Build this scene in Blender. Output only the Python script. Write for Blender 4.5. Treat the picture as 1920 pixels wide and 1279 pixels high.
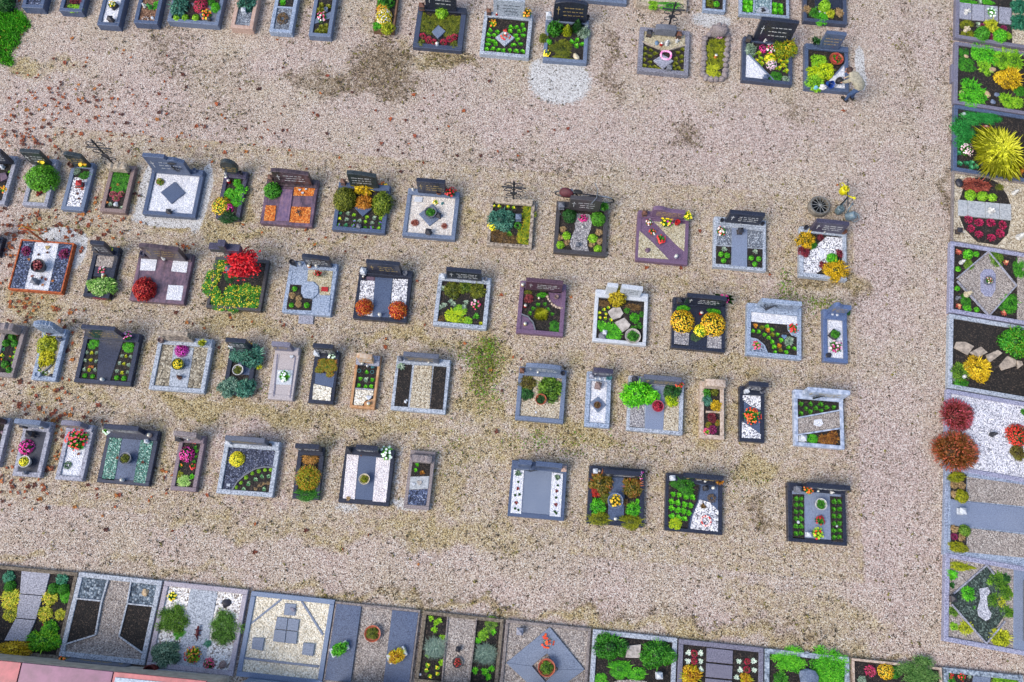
import bpy, bmesh, math, random
import numpy as np
from mathutils import Vector, Matrix

for o_ in list(bpy.data.objects): bpy.data.objects.remove(o_)
scene = bpy.context.scene
COL = scene.collection
R = math.radians

# ------------------------------------------------------------------ camera
CAM_H = 21.5
M = Matrix(((0.9955599, 0.0927832, 0.0158661), (0.0935002, -0.9552842, -0.2805172), (-0.0108707, 0.2807551, -0.9597179)))
cam_d = bpy.data.cameras.new('camera'); cam = bpy.data.objects.new('camera', cam_d); COL.objects.link(cam)
cam_d.sensor_width = 36.0; cam_d.lens = 36.0 * 1500.0 / 1920.0
cam_d.clip_start = 0.1; cam_d.clip_end = 2000
rt = Matrix((M[0], -M[1], -M[2])).transposed()
cam.matrix_world = Matrix.Translation((0, 0, CAM_H)) @ rt.to_4x4()
scene.camera = cam

# ------------------------------------------------------------------ sky, sun, exposure
SUN_EL, SUN_AZ = R(48), R(236)          # soft bright overcast, light from the left
world = bpy.data.worlds.new('World'); scene.world = world; world.use_nodes = True
nt = world.node_tree; bgn = nt.nodes['Background']
sky = nt.nodes.new('ShaderNodeTexSky'); sky.sky_type = 'NISHITA'; sky.sun_disc = False
sky.sun_elevation = SUN_EL; sky.sun_rotation = SUN_AZ; sky.air_density = 1.0; sky.dust_density = 2.4; sky.ozone_density = 1.0
nt.links.new(sky.outputs[0], bgn.inputs[0]); bgn.inputs[1].default_value = 0.14
sd = bpy.data.lights.new('sun', 'SUN'); sd.energy = 1.35; sd.angle = R(30); sd.color = (1.0, 0.93, 0.84)
sun = bpy.data.objects.new('sun', sd); COL.objects.link(sun)
dirv = Vector((math.sin(SUN_AZ) * math.cos(SUN_EL), math.cos(SUN_AZ) * math.cos(SUN_EL), math.sin(SUN_EL)))
sun.rotation_euler = dirv.to_track_quat('Z', 'Y').to_euler()
vs = scene.view_settings; vs.view_transform = 'Standard'; vs.look = 'None'; vs.gamma = 1.0; vs.use_curve_mapping = False
vs.exposure = 1.0

# ------------------------------------------------------------------ helpers
def lin(c, k=1.0):
    r = []
    for v in c[:3]:
        v = v / 255.0
        r.append((v / 12.92 if v <= 0.04045 else ((v + 0.055) / 1.055) ** 2.4) * k)
    return (r[0], r[1], r[2], 1.0)

ALB = 0.62
MATS = {}
def new_mat(name):
    m = bpy.data.materials.new(name); m.use_nodes = True
    n = m.node_tree.nodes; b = n['Principled BSDF']
    return m, m.node_tree, n, b

def ramp(nt, fac, stops, const=False):
    r = nt.nodes.new('ShaderNodeValToRGB'); cr = r.color_ramp
    if const: cr.interpolation = 'CONSTANT'
    while len(cr.elements) < len(stops): cr.elements.new(0.5)
    for e, (p, c) in zip(cr.elements, stops): e.position = p; e.color = c
    nt.links.new(fac, r.inputs[0]); return r.outputs[0]

def noise(nt, vec, scale, detail=4, rough=0.6):
    n = nt.nodes.new('ShaderNodeTexNoise'); n.inputs['Scale'].default_value = scale
    n.inputs['Detail'].default_value = detail; n.inputs['Roughness'].default_value = rough
    if vec is not None: nt.links.new(vec, n.inputs['Vector'])
    return n.outputs[0]

def voro(nt, vec, scale):
    n = nt.nodes.new('ShaderNodeTexVoronoi'); n.inputs['Scale'].default_value = scale
    nt.links.new(vec, n.inputs['Vector']); return n

def mixc(nt, fac, a, b, mode='MIX'):
    n = nt.nodes.new('ShaderNodeMix'); n.data_type = 'RGBA'; n.blend_type = mode
    for s, v in ((n.inputs[0], fac), (n.inputs[6], a), (n.inputs[7], b)):
        if isinstance(v, (int, float)): s.default_value = v
        elif isinstance(v, tuple): s.default_value = v
        else: nt.links.new(v, s)
    return n.outputs[2]

def math_(nt, op, a, b=0.0, clamp=False):
    n = nt.nodes.new('ShaderNodeMath'); n.operation = op; n.use_clamp = clamp
    for s, v in ((n.inputs[0], a), (n.inputs[1], b)):
        if isinstance(v, (int, float)): s.default_value = v
        else: nt.links.new(v, s)
    return n.outputs[0]

def bump(nt, b, h, strength=0.5, dist=0.01):
    n = nt.nodes.new('ShaderNodeBump'); n.inputs['Strength'].default_value = strength; n.inputs['Distance'].default_value = dist
    nt.links.new(h, n.inputs['Height']); nt.links.new(n.outputs[0], b.inputs['Normal'])

def coords(nt):
    # world position, so that two slabs of one stone never show the same grain
    return nt.nodes.new('ShaderNodeNewGeometry').outputs['Position']

# stone: name -> (dark grain, base, light grain, roughness, grain scale, veins)
STONE = {
 'dk': ((16, 18, 26), (42, 46, 62), (70, 76, 96), .22, 60, 0), 'dk2': ((18, 21, 32), (50, 56, 78), (78, 86, 110), .22, 60, 0),
 'dkb': ((26, 30, 42), (70, 80, 105), (98, 108, 132), .3, 60, 0), 'dkg': ((20, 24, 24), (48, 56, 58), (86, 98, 100), .25, 50, 0),
 'dkp': ((30, 26, 36), (70, 66, 88), (108, 104, 128), .28, 50, 0), 'dkb2': ((36, 32, 32), (72, 68, 70), (110, 106, 108), .35, 70, 0),
 'bd': ((36, 44, 66), (84, 100, 132), (120, 138, 168), .3, 60, 0), 'bd2': ((44, 54, 76), (84, 100, 132), (118, 134, 164), .28, 60, 0),
 'bd3': ((84, 100, 124), (122, 142, 174), (156, 174, 202), .45, 50, 0), 'blu': ((40, 54, 90), (92, 114, 160), (146, 166, 200), .28, 60, 0),
 'lg': ((92, 100, 112), (176, 186, 200), (226, 234, 244), .5, 30, 0), 'lgb': ((84, 98, 118), (156, 174, 200), (210, 222, 240), .5, 30, 0),
 'lgb2': ((90, 100, 120), (150, 162, 186), (204, 216, 238), .5, 30, 0), 'lgp': ((92, 92, 104), (160, 162, 178), (212, 214, 226), .55, 30, 0),
 'lgp2': ((98, 98, 120), (160, 162, 192), (210, 212, 232), .55, 30, 0), 'lgr': ((80, 92, 104), (150, 166, 184), (220, 232, 240), .6, 14, 0),
 'mg': ((60, 62, 70), (112, 116, 128), (160, 164, 176), .5, 70, 0), 'mg2': ((50, 54, 66), (94, 100, 118), (136, 142, 158), .4, 70, 0),
 'mgb': ((62, 74, 96), (112, 128, 156), (156, 170, 194), .42, 60, 0), 'mgp': ((70, 68, 82), (124, 122, 142), (166, 164, 182), .5, 60, 0),
 'rg': ((70, 70, 80), (132, 132, 146), (182, 182, 192), .75, 30, 0), 'pk': ((150, 112, 96), (212, 178, 160), (236, 212, 196), .7, 22, 1),
 'pkg': ((120, 112, 124), (184, 176, 188), (214, 208, 218), .6, 50, 0), 'be': ((110, 96, 78), (188, 172, 150), (222, 208, 188), .75, 18, 0),
 'bei': ((150, 126, 106), (206, 184, 164), (232, 214, 198), .75, 16, 0), 'bew': ((84, 74, 66), (172, 156, 138), (222, 208, 188), .8, 12, 0),
 'brg': ((84, 74, 74), (148, 136, 136), (190, 178, 176), .65, 40, 0), 'brn': ((78, 58, 56), (138, 114, 110), (186, 164, 158), .55, 55, 0),
 'brw': ((64, 56, 46), (122, 110, 94), (160, 148, 130), .85, 20, 0), 'brw2': ((84, 76, 74), (142, 132, 128), (180, 170, 166), .8, 25, 0),
 'cor': ((130, 52, 18), (196, 92, 40), (222, 128, 70), .75, 12, 0), 'cor2': ((160, 92, 40), (208, 156, 106), (230, 194, 152), .7, 10, 1),
 'wor': ((190, 120, 50), (222, 190, 150), (240, 228, 214), .65, 6, 1), 'ltb': ((140, 130, 132), (198, 188, 188), (226, 218, 218), .6, 60, 0),
 'pu': ((62, 48, 60), (112, 92, 112), (170, 130, 140), .32, 6, 1), 'pud': ((40, 30, 34), (78, 64, 70), (128, 104, 112), .25, 6, 1),
 'pu2': ((70, 48, 72), (122, 94, 124), (150, 122, 150), .4, 60, 0), 'pud2': ((54, 34, 44), (92, 64, 80), (122, 94, 108), .28, 60, 0),
 'pur': ((80, 66, 74), (134, 116, 126), (172, 152, 160), .5, 50, 0), 'wh': ((176, 184, 196), (216, 222, 230), (240, 244, 248), .45, 30, 0),
 'whb': ((140, 154, 180), (186, 200, 224), (222, 230, 244), .45, 8, 0), 'wood': ((70, 46, 30), (128, 92, 64), (164, 126, 94), .8, 10, 1),
 'bl': ((92, 104, 126), (136, 150, 178), (170, 182, 204), .4, 60, 0), 'bl2': ((88, 100, 122), (126, 140, 164), (158, 170, 190), .42, 50, 0),
 'pul': ((80, 60, 86), (122, 100, 134), (176, 136, 150), .32, 5, 1), 'pale': ((150, 156, 162), (186, 192, 196), (212, 216, 220), .6, 20, 0),
}
def stone(key):
    nm = 'stone_' + key
    if nm in MATS: return MATS[nm]
    d, b0, l, rough, sc, vein = STONE[key]
    m, nt, n, b = new_mat(nm); p = coords(nt)
    v = noise(nt, p, sc, 3, .75)
    col = ramp(nt, v, [(.36, lin(d, ALB)), (.5, lin(b0, ALB)), (.66, lin(l, ALB))])
    if vein:
        mp = nt.nodes.new('ShaderNodeMapping'); mp.inputs['Scale'].default_value = (1, .22, 1); mp.inputs['Rotation'].default_value = (0, 0, .6)
        nt.links.new(p, mp.inputs[0]); v2 = noise(nt, mp.outputs[0], sc * 1.6, 6, .7)
        col = mixc(nt, .6, col, ramp(nt, v2, [(.35, lin(d, ALB)), (.52, lin(b0, ALB)), (.7, lin(l, ALB))]))
    w = noise(nt, p, 2.2, 5, .65)                      # weathering, lime bloom and damp
    col = mixc(nt, math_(nt, 'MULTIPLY', ramp(nt, w, [(.48, (0, 0, 0, 1)), (.75, (1, 1, 1, 1))]), .14 if rough < .4 else .3), col, lin(l, ALB * .9))
    nt.links.new(col, b.inputs['Base Color'])
    rr = nt.nodes.new('ShaderNodeMapRange'); rr.inputs[3].default_value = max(.12, rough - .08); rr.inputs[4].default_value = min(.95, rough + .22)
    nt.links.new(w, rr.inputs[0]); nt.links.new(rr.outputs[0], b.inputs['Roughness'])
    bump(nt, b, v, .12 if rough < .5 else .3, .004)
    MATS[nm] = m; return m

# loose fills: name -> (grain colours, grain scale per metre, gap colour)
FILL = {
 'soil': ([(20, 17, 16), (34, 28, 25), (50, 41, 36), (82, 70, 60)], 34, (9, 8, 7)), 'white': ([(205, 208, 216), (232, 234, 240), (246, 247, 250), (190, 192, 200)], 46, (176, 178, 186)),
 'white2': ([(214, 208, 190), (236, 230, 214), (245, 242, 232), (170, 160, 142)], 26, (120, 112, 96)), 'white3': ([(220, 216, 212), (240, 238, 234), (250, 250, 248), (140, 130, 120)], 26, (90, 82, 76)),
 'pale': ([(206, 200, 194), (226, 220, 212), (238, 234, 226), (190, 180, 170)], 42, (168, 160, 150)), 'greygrav': ([(110, 118, 130), (150, 160, 172), (196, 204, 214), (90, 96, 108)], 36, (66, 70, 80)),
 'greygrav2': ([(150, 140, 120), (186, 176, 154), (214, 206, 186), (110, 102, 86)], 24, (72, 64, 52)), 'greygrav3': ([(92, 108, 122), (130, 146, 160), (176, 188, 198), (62, 76, 90)], 22, (38, 46, 56)),
 'bluegrav': ([(54, 66, 94), (96, 110, 146), (160, 172, 200), (30, 36, 54)], 32, (24, 30, 44)), 'bluegrav2': ([(120, 136, 160), (160, 174, 196), (200, 210, 226), (86, 98, 122)], 26, (60, 70, 90)),
 'darkgrav': ([(58, 66, 90), (90, 98, 124), (140, 148, 170), (36, 40, 58)], 34, (30, 34, 48)), 'browngrav': ([(120, 84, 62), (156, 116, 90), (186, 148, 120), (90, 60, 44)], 28, (58, 40, 30)),
 'mixed': ([(220, 220, 224), (244, 244, 246), (150, 150, 158), (96, 96, 104)], 32, (84, 84, 92)), 'mixed2': ([(150, 148, 152), (190, 186, 188), (112, 110, 116), (222, 218, 216)], 34, (82, 80, 84)),
 'mixed3': ([(200, 200, 210), (228, 228, 236), (246, 246, 250), (140, 142, 152)], 34, (110, 112, 122)), 'pinkgrav': ([(166, 156, 150), (190, 180, 172), (214, 206, 198), (132, 122, 116)], 36, (96, 88, 82)),
 'pinkwhite': ([(214, 206, 208), (234, 228, 228), (244, 240, 240), (190, 180, 182)], 40, (166, 158, 158)), 'sand': ([(196, 184, 150), (216, 206, 176), (232, 224, 200), (166, 154, 122)], 34, (126, 116, 90)),
 'sand2': ([(196, 182, 156), (220, 208, 184), (236, 228, 208), (152, 136, 112)], 32, (112, 100, 80)), 'cream': ([(218, 208, 186), (234, 226, 206), (244, 238, 222), (190, 178, 154)], 32, (146, 136, 114)),
 'orange': ([(224, 120, 36), (238, 144, 58), (246, 172, 92), (190, 90, 24)], 26, (128, 56, 14)), 'glass': ([(120, 150, 158), (160, 186, 190), (200, 218, 220), (90, 118, 128)], 24, (60, 82, 90)),
 'glassg': ([(56, 120, 104), (98, 160, 142), (176, 214, 200), (30, 80, 70)], 30, (20, 56, 48)), 'glassd': ([(48, 66, 60), (72, 92, 84), (110, 130, 120), (32, 44, 40)], 28, (20, 28, 26)),
 'lightgrav': ([(170, 172, 182), (190, 192, 202), (208, 210, 218), (150, 152, 164)], 30, (124, 126, 136)), 'green': ([(40, 70, 40), (60, 90, 56), (84, 110, 76), (30, 52, 30)], 30, (20, 36, 20)),
}
def fill(key):
    nm = 'fill_' + key
    if nm in MATS: return MATS[nm]
    cols, sc, gap = FILL[key]
    ALB = .9 if key in ('white', 'white2', 'white3', 'pale', 'pinkwhite', 'cream', 'mixed3', 'mixed', 'lightgrav') else .7
    m, nt, n, b = new_mat(nm); p = coords(nt)
    v = voro(nt, p, sc); sep = nt.nodes.new('ShaderNodeSeparateColor'); nt.links.new(v.outputs['Color'], sep.inputs[0])
    col = ramp(nt, sep.outputs[0], [(0, lin(cols[3], ALB)), (.14, lin(cols[0], ALB)), (.5, lin(cols[1], ALB)), (.85, lin(cols[2], ALB))], True)
    gapf = ramp(nt, v.outputs['Distance'], [(.5, (0, 0, 0, 1)), (.85, (.8, .8, .8, 1))])
    col = mixc(nt, gapf, col, lin(gap, ALB))
    w = noise(nt, p, 3.0, 4, .6)
    col = mixc(nt, math_(nt, 'MULTIPLY', ramp(nt, w, [(.45, (0, 0, 0, 1)), (.72, (1, 1, 1, 1))]), .28), col, lin([(x + y) / 2 for x, y in zip(cols[3], gap)], ALB))
    nt.links.new(col, b.inputs['Base Color']); b.inputs['Roughness'].default_value = .9 if key != 'glassg' else .35
    inv = math_(nt, 'SUBTRACT', 1.0, v.outputs['Distance'])
    bump(nt, b, inv, .9, .02)
    MATS[nm] = m; return m

def plain(key, col, rough=.5, metal=0.0, var=.12, sc=18):
    nm = 'plain_' + key
    if nm in MATS: return MATS[nm]
    m, nt, n, b = new_mat(nm); p = coords(nt); v = noise(nt, p, sc, 4, .65)
    lo = [max(0, c * (1 - 1.6 * var)) for c in col]; hi = [min(255, c * (1 + var)) for c in col]
    nt.links.new(ramp(nt, v, [(.35, lin(lo, ALB)), (.65, lin(hi, ALB))]), b.inputs['Base Color'])
    b.inputs['Roughness'].default_value = rough; b.inputs['Metallic'].default_value = metal
    bump(nt, b, v, .15, .004)
    MATS[nm] = m; return m
OBJC = {
 'wh': (226, 228, 230), 'white': (232, 230, 224), 'whp': (224, 222, 218), 'dk': (44, 44, 54), 'rust': (120, 78, 58), 'red': (196, 24, 24), 'rd': (104, 18, 24), 'or': (230, 140, 70),
 'yel': (238, 210, 130), 'lil': (160, 130, 190), 'gr': (130, 140, 140), 'tan': (196, 170, 132), 'cream': (222, 208, 178), 'terra': (190, 92, 58), 'teal': (70, 130, 134), 'brass': (190, 160, 80),
 'gd': (196, 170, 110), 'green': (70, 160, 60), 'iron': (44, 46, 54), 'cr': (230, 214, 180), 'sh': (200, 184, 176), 'wr': (190, 90, 110), 'dg': (36, 70, 40), 'stone': (196, 188, 180), 'stone2': (186, 172, 156), 'pk': (206, 130, 120), 'brn': (112, 76, 62), 'bl': (110, 140, 170), 'pu': (120, 92, 112),
}
def objmat(key, rough=.5, metal=0.0):
    if key in STONE and key not in ('dk', 'bl', 'pu'): return stone(key)
    return plain(key, OBJC.get(key, (120, 120, 125)), rough, metal)

def link(o, parent=None):
    COL.objects.link(o)
    if parent is not None: o.parent = parent
    return o
def empty(name, loc=(0, 0, 0), rz=0.0):
    o = bpy.data.objects.new(name, None); o.empty_display_size = .1; o.location = loc; o.rotation_euler = (0, 0, rz); COL.objects.link(o); return o
def tag(o, label, cat, group=None, kind=None):
    if label: o['label'] = label
    if cat: o['category'] = cat
    if group: o['group'] = group
    if kind: o['kind'] = kind
    return o
def mesh_obj(name, bm, mat, parent=None, loc=(0, 0, 0), smooth=False):
    me = bpy.data.meshes.new(name); bm.normal_update(); bm.to_mesh(me); bm.free()
    if mat is not None: me.materials.append(mat)
    if smooth:
        for p in me.polygons: p.use_smooth = True
    o = bpy.data.objects.new(name, me); o.location = loc; return link(o, parent)
def bm_box(bm, x0, x1, y0, y1, z0, z1, bev=0.0):
    vs_ = [bm.verts.new(v) for v in ((x0, y0, z0), (x1, y0, z0), (x1, y1, z0), (x0, y1, z0), (x0, y0, z1), (x1, y0, z1), (x1, y1, z1), (x0, y1, z1))]
    fs = [bm.faces.new([vs_[i] for i in f]) for f in ((0, 3, 2, 1), (4, 5, 6, 7), (0, 1, 5, 4), (1, 2, 6, 5), (2, 3, 7, 6), (3, 0, 4, 7))]
    if bev: bmesh.ops.bevel(bm, geom=list({e for f in fs for e in f.edges}), offset=bev, segments=1, affect='EDGES', profile=.5)
def bm_prism(bm, pts, z0, z1, bev=0.0):
    a = sum(pts[i][0] * pts[(i + 1) % len(pts)][1] - pts[(i + 1) % len(pts)][0] * pts[i][1] for i in range(len(pts)))
    if a < 0: pts = pts[::-1]
    lo = [bm.verts.new((x, y, z0)) for x, y in pts]; hi = [bm.verts.new((x, y, z1)) for x, y in pts]
    fs = [bm.faces.new(hi), bm.faces.new(lo[::-1])]; n = len(pts)
    for i in range(n): fs.append(bm.faces.new((lo[i], lo[(i + 1) % n], hi[(i + 1) % n], hi[i])))
    if bev: bmesh.ops.bevel(bm, geom=list(fs[0].edges), offset=bev, segments=1, affect='EDGES', profile=.5)
def bm_lathe(bm, prof, n=12, c=(0, 0, 0)):
    rings = []
    for r, z in prof:
        rings.append([bm.verts.new((c[0] + r * math.cos(2 * math.pi * i / n), c[1] + r * math.sin(2 * math.pi * i / n), c[2] + z)) for i in range(n)])
    for a, b in zip(rings, rings[1:]):
        for i in range(n): bm.faces.new((a[i], a[(i + 1) % n], b[(i + 1) % n], b[i]))
    bm.faces.new(rings[0][::-1]); bm.faces.new(rings[-1])
def bm_tube(bm, pts, r, n=6, taper=1.0):
    pts = [Vector(p) for p in pts]; rings = []
    for i, p in enumerate(pts):
        d = (pts[min(i + 1, len(pts) - 1)] - pts[max(i - 1, 0)]).normalized()
        a = d.orthogonal().normalized() if i == 0 else (rings_a - d * rings_a.dot(d)).normalized()
        rings_a = a; b = d.cross(a); rr = r * (1 + (taper - 1) * i / max(1, len(pts) - 1))
        rings.append([bm.verts.new(p + (a * math.cos(2 * math.pi * k / n) + b * math.sin(2 * math.pi * k / n)) * rr) for k in range(n)])
    for a, b in zip(rings, rings[1:]):
        for k in range(n): bm.faces.new((a[k], a[(k + 1) % n], b[(k + 1) % n], b[k]))
    bm.faces.new(rings[0][::-1]); bm.faces.new(rings[-1])
def bm_blob(bm, c, r, seed, sub=2, amp=.18, sq=1.0):
    rs = random.Random(seed); g = bmesh.ops.create_icosphere(bm, subdivisions=sub, radius=1.0)
    k = [Vector((rs.uniform(-1, 1), rs.uniform(-1, 1), rs.uniform(-1, 1))) * 2.2 for _ in range(4)]
    for v in g['verts']:
        d = v.co.normalized(); s = 1 + amp * sum(math.sin(d.dot(q) * 2 + i) for i, q in enumerate(k)) / 2
        v.co = Vector(c) + Vector((d.x * r[0] * s, d.y * r[1] * s, d.z * r[2] * s * sq))

# ------------------------------------------------------------------ measured layout in metres (x to the right, y up the picture)
SP_WHITE = [(0.45,14.83,0.91,0.81,1.0),(0.17,15.22,0.67,0.39,0.9),(-9.72,9.78,0.22,1.09,1.0),(-10.62,8.97,0.96,0.24,1.0),(-11.46,9.78,0.14,0.91,0.9),(-9.7,10.22,0.22,0.44,0.9),(-13.52,8.17,0.55,0.27,1.0),(-12.86,7.77,0.2,0.54,0.9),(9.79,16.42,0.15,0.59,1.0),(-4.15,1.32,0.36,0.14,0.6),(-2.46,1.56,0.59,0.18,0.7),(-2.92,2.44,0.13,0.86,0.5),(5.11,17.52,0.68,0.32,0.7),(-10.72,10.91,0.63,0.14,0.5),(-0.27,6.59,0.9,0.31,0.25),(9.87,15.81,0.13,0.43,0.8)]
SP_DIRT = [(-5.01,14.64,1.02,1.12,1.0),(-6.08,14.05,1.31,0.49,0.9),(-7.38,13.92,0.98,0.27,0.8),(-2.91,15.21,1.0,0.35,0.7),(1.93,15.66,0.23,1.22,0.8),(2.2,14.72,0.46,0.5,0.7),(4.48,13.28,0.62,0.63,0.8),(7.73,14.54,0.3,0.85,0.6),(-0.13,11.99,2.73,0.36,0.5),(-2.06,11.97,1.44,0.25,0.5),(3.88,11.86,1.44,0.36,0.3),(11.36,16.74,0.31,3.49,0.5),(10.14,13.04,0.23,1.48,0.2),(8.46,8.98,0.85,0.26,0.7),(9.38,8.83,0.77,0.33,0.6),(6.8,2.24,0.31,0.67,0.8),(-11.68,14.62,0.82,0.98,0.6),(-10.2,13.91,1.31,0.77,0.5),(-9.3,12.69,0.97,0.75,0.5),(-7.85,15.71,0.5,0.8,0.4),(-11.0,12.23,0.48,0.65,0.5),(12.58,16.09,0.13,3.65,0.6),(12.3,12.01,0.16,1.08,0.9),(10.1,3.68,0.29,0.88,0.4),(-13.67,13.17,0.65,0.57,0.5),(4.51,12.28,0.97,0.18,0.3),(-0.4,15.12,0.33,0.39,0.3),(7.36,-0.65,1.23,0.26,0.6),(9.65,-1.08,0.82,0.15,0.6),(3.41,-0.63,2.73,0.16,0.6),(-1.78,-0.72,2.73,0.16,0.6),(-8.67,-0.7,2.04,0.11,0.5),(-2.34,13.03,0.97,0.55,0.3)]
SP_MOSS = [(-0.91,5.44,0.62,0.93,1.0),(-0.9,6.06,0.27,0.25,1.0),(-0.86,4.31,0.66,0.52,0.8),(0.54,4.15,0.87,0.3,0.7),(1.88,3.8,0.8,0.41,0.9),(-8.88,3.64,1.08,0.33,0.9),(-6.68,3.61,1.3,0.3,0.8),(-3.48,3.62,2.17,0.26,0.7),(-2.93,6.14,1.94,0.19,0.7),(-8.03,6.07,1.34,0.35,0.7),(-9.17,8.77,2.0,0.27,0.7),(-5.44,8.76,1.39,0.17,0.5),(-2.03,8.85,1.39,0.23,0.4),(-0.82,3.22,1.29,0.58,0.6),(-1.58,2.29,0.43,0.85,0.6),(5.34,4.39,0.88,0.59,0.7),(6.44,3.19,0.65,0.43,0.8),(-1.28,0.93,2.37,0.41,0.6),(-6.14,0.61,3.05,0.34,0.5),(5.59,6.08,1.64,0.34,0.6),(4.02,8.38,0.77,0.26,0.5),(-13.79,6.13,1.04,0.57,0.7),(-13.3,8.39,1.38,0.34,0.6),(-11.44,6.45,0.9,0.32,0.5),(-10.43,4.67,0.23,0.93,0.6),(-12.11,3.67,1.44,0.33,0.6),(-8.37,4.72,0.2,0.93,0.7),(-6.06,5.09,0.21,0.93,0.7),(-4.7,4.92,0.15,0.92,0.6),(-1.7,7.25,0.21,0.97,0.3),(1.56,5.23,0.29,0.92,0.6),(2.81,5.2,0.21,0.91,0.6),(4.88,4.94,0.21,0.75,0.6),(5.91,4.89,0.18,0.75,0.6),(1.04,9.16,0.93,0.5,0.3),(0.55,7.63,0.91,0.98,0.3),(2.38,10.14,0.22,1.03,0.5),(-2.55,3.2,0.2,0.88,0.6),(-5.1,2.81,0.29,1.17,0.6),(-12.26,1.98,0.28,0.87,0.6),(-11.28,2.07,0.2,0.87,0.6),(-9.31,2.26,0.23,0.87,0.6),(-8.02,2.24,0.11,0.87,0.4),(1.99,2.2,0.2,0.85,0.3),(8.77,8.93,1.08,0.33,0.7),(7.54,9.64,0.31,1.02,0.5),(-6.28,10.13,0.19,1.05,0.4),(-4.05,10.01,0.19,1.04,0.5),(-1.77,10.06,0.22,1.04,0.6),(-8.45,9.91,0.22,1.05,0.7),(-11.85,9.91,0.22,1.06,0.7),(-12.75,9.99,0.16,1.07,0.6),(-3.25,15.21,1.0,0.31,0.7),(-15.12,13.68,0.65,0.39,0.4),(-16.12,13.67,0.49,0.39,0.7),(-12.52,-0.8,0.81,0.13,0.6),(-3.14,-0.84,4.09,0.13,0.6),(5.05,-0.86,4.09,0.18,0.6),(2.34,-0.92,1.63,0.13,0.6),(9.11,-1.06,1.63,0.13,0.6),(8.59,-0.28,1.24,0.52,0.5),(6.95,-0.04,1.1,0.53,0.4),(5.32,15.91,0.34,1.18,0.3),(-7.98,16.49,0.34,0.81,0.5),(-5.75,16.33,0.34,0.8,0.4),(-4.62,15.46,0.2,0.59,0.5),(-8.69,-0.57,1.91,0.13,0.5),(3.93,6.69,0.3,0.95,0.4),(6.1,7.54,0.3,0.97,0.4),(8.14,7.42,0.24,0.96,0.4),(-5.17,7.06,0.3,0.97,0.3),(-7.12,6.87,0.24,0.81,0.5),(-9.34,7.3,0.18,0.82,0.4),(-11.44,7.09,0.21,0.66,0.4),(-12.18,5.11,0.12,0.79,0.5),(-12.68,4.76,0.2,0.94,0.5)]
SP_PINK = [(-6.85,2.14,1.34,1.23,1.0),(6.31,8.61,1.08,0.36,0.7),(9.81,3.37,1.59,2.97,0.6),(3.83,13.3,4.9,1.11,0.5),(-1.87,13.27,2.44,0.74,0.5),(-13.18,12.47,3.22,1.13,0.5),(9.28,5.07,0.59,1.52,0.6),(10.02,9.55,0.94,2.59,0.5),(10.46,2.03,0.85,2.13,0.5),(3.41,2.06,0.85,0.42,0.4),(-8.64,14.45,0.99,0.77,0.3)]
SP_LAWN = [(-16.86,14.56,0.56,0.9,1.0),(-17.51,14.49,0.98,1.1,1.0),(-17.18,15.12,0.66,0.4,1.0)]
SP_LEAF = [(-14.82,12.49,2.09,1.04,95),(-15.48,11.32,0.87,0.46,45),(-12.22,12.57,1.93,1.32,45),(-13.91,8.33,1.68,0.51,70),(-14.87,7.57,0.33,1.01,28),(-12.66,8.97,0.62,0.52,14),(-9.74,11.63,2.39,0.91,26),(-13.75,5.98,1.19,0.4,30),(-13.15,3.43,0.86,0.68,40),(-11.93,2.95,1.43,0.37,22),(-12.48,1.18,1.12,0.64,36),(-10.34,1.11,1.67,0.35,14),(-10.11,8.04,0.46,0.33,8),(-5.98,12.29,3.22,1.48,26),(-1.44,12.21,3.54,1.46,14),(-4.1,5.9,3.27,0.94,9),(-0.32,5.5,1.33,1.56,6),(5.5,10.8,4.76,3.6,8),(-16.67,14.48,0.43,0.79,18),(-6.7,8.89,3.09,0.34,9),(-12.54,4.77,0.29,0.94,14),(-14.07,4.93,0.29,0.95,10),(-8.34,6.12,1.79,0.4,10),(-14.38,10.18,0.22,1.08,8),(-11.85,10.26,0.22,1.07,8),(-5.34,14.61,3.3,1.56,8),(-12.12,1.99,0.23,0.87,14),(-15.53,9.71,0.25,1.07,10),(-8.88,1.59,1.12,0.28,6),(-6.12,0.47,4.16,0.55,8)]
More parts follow.
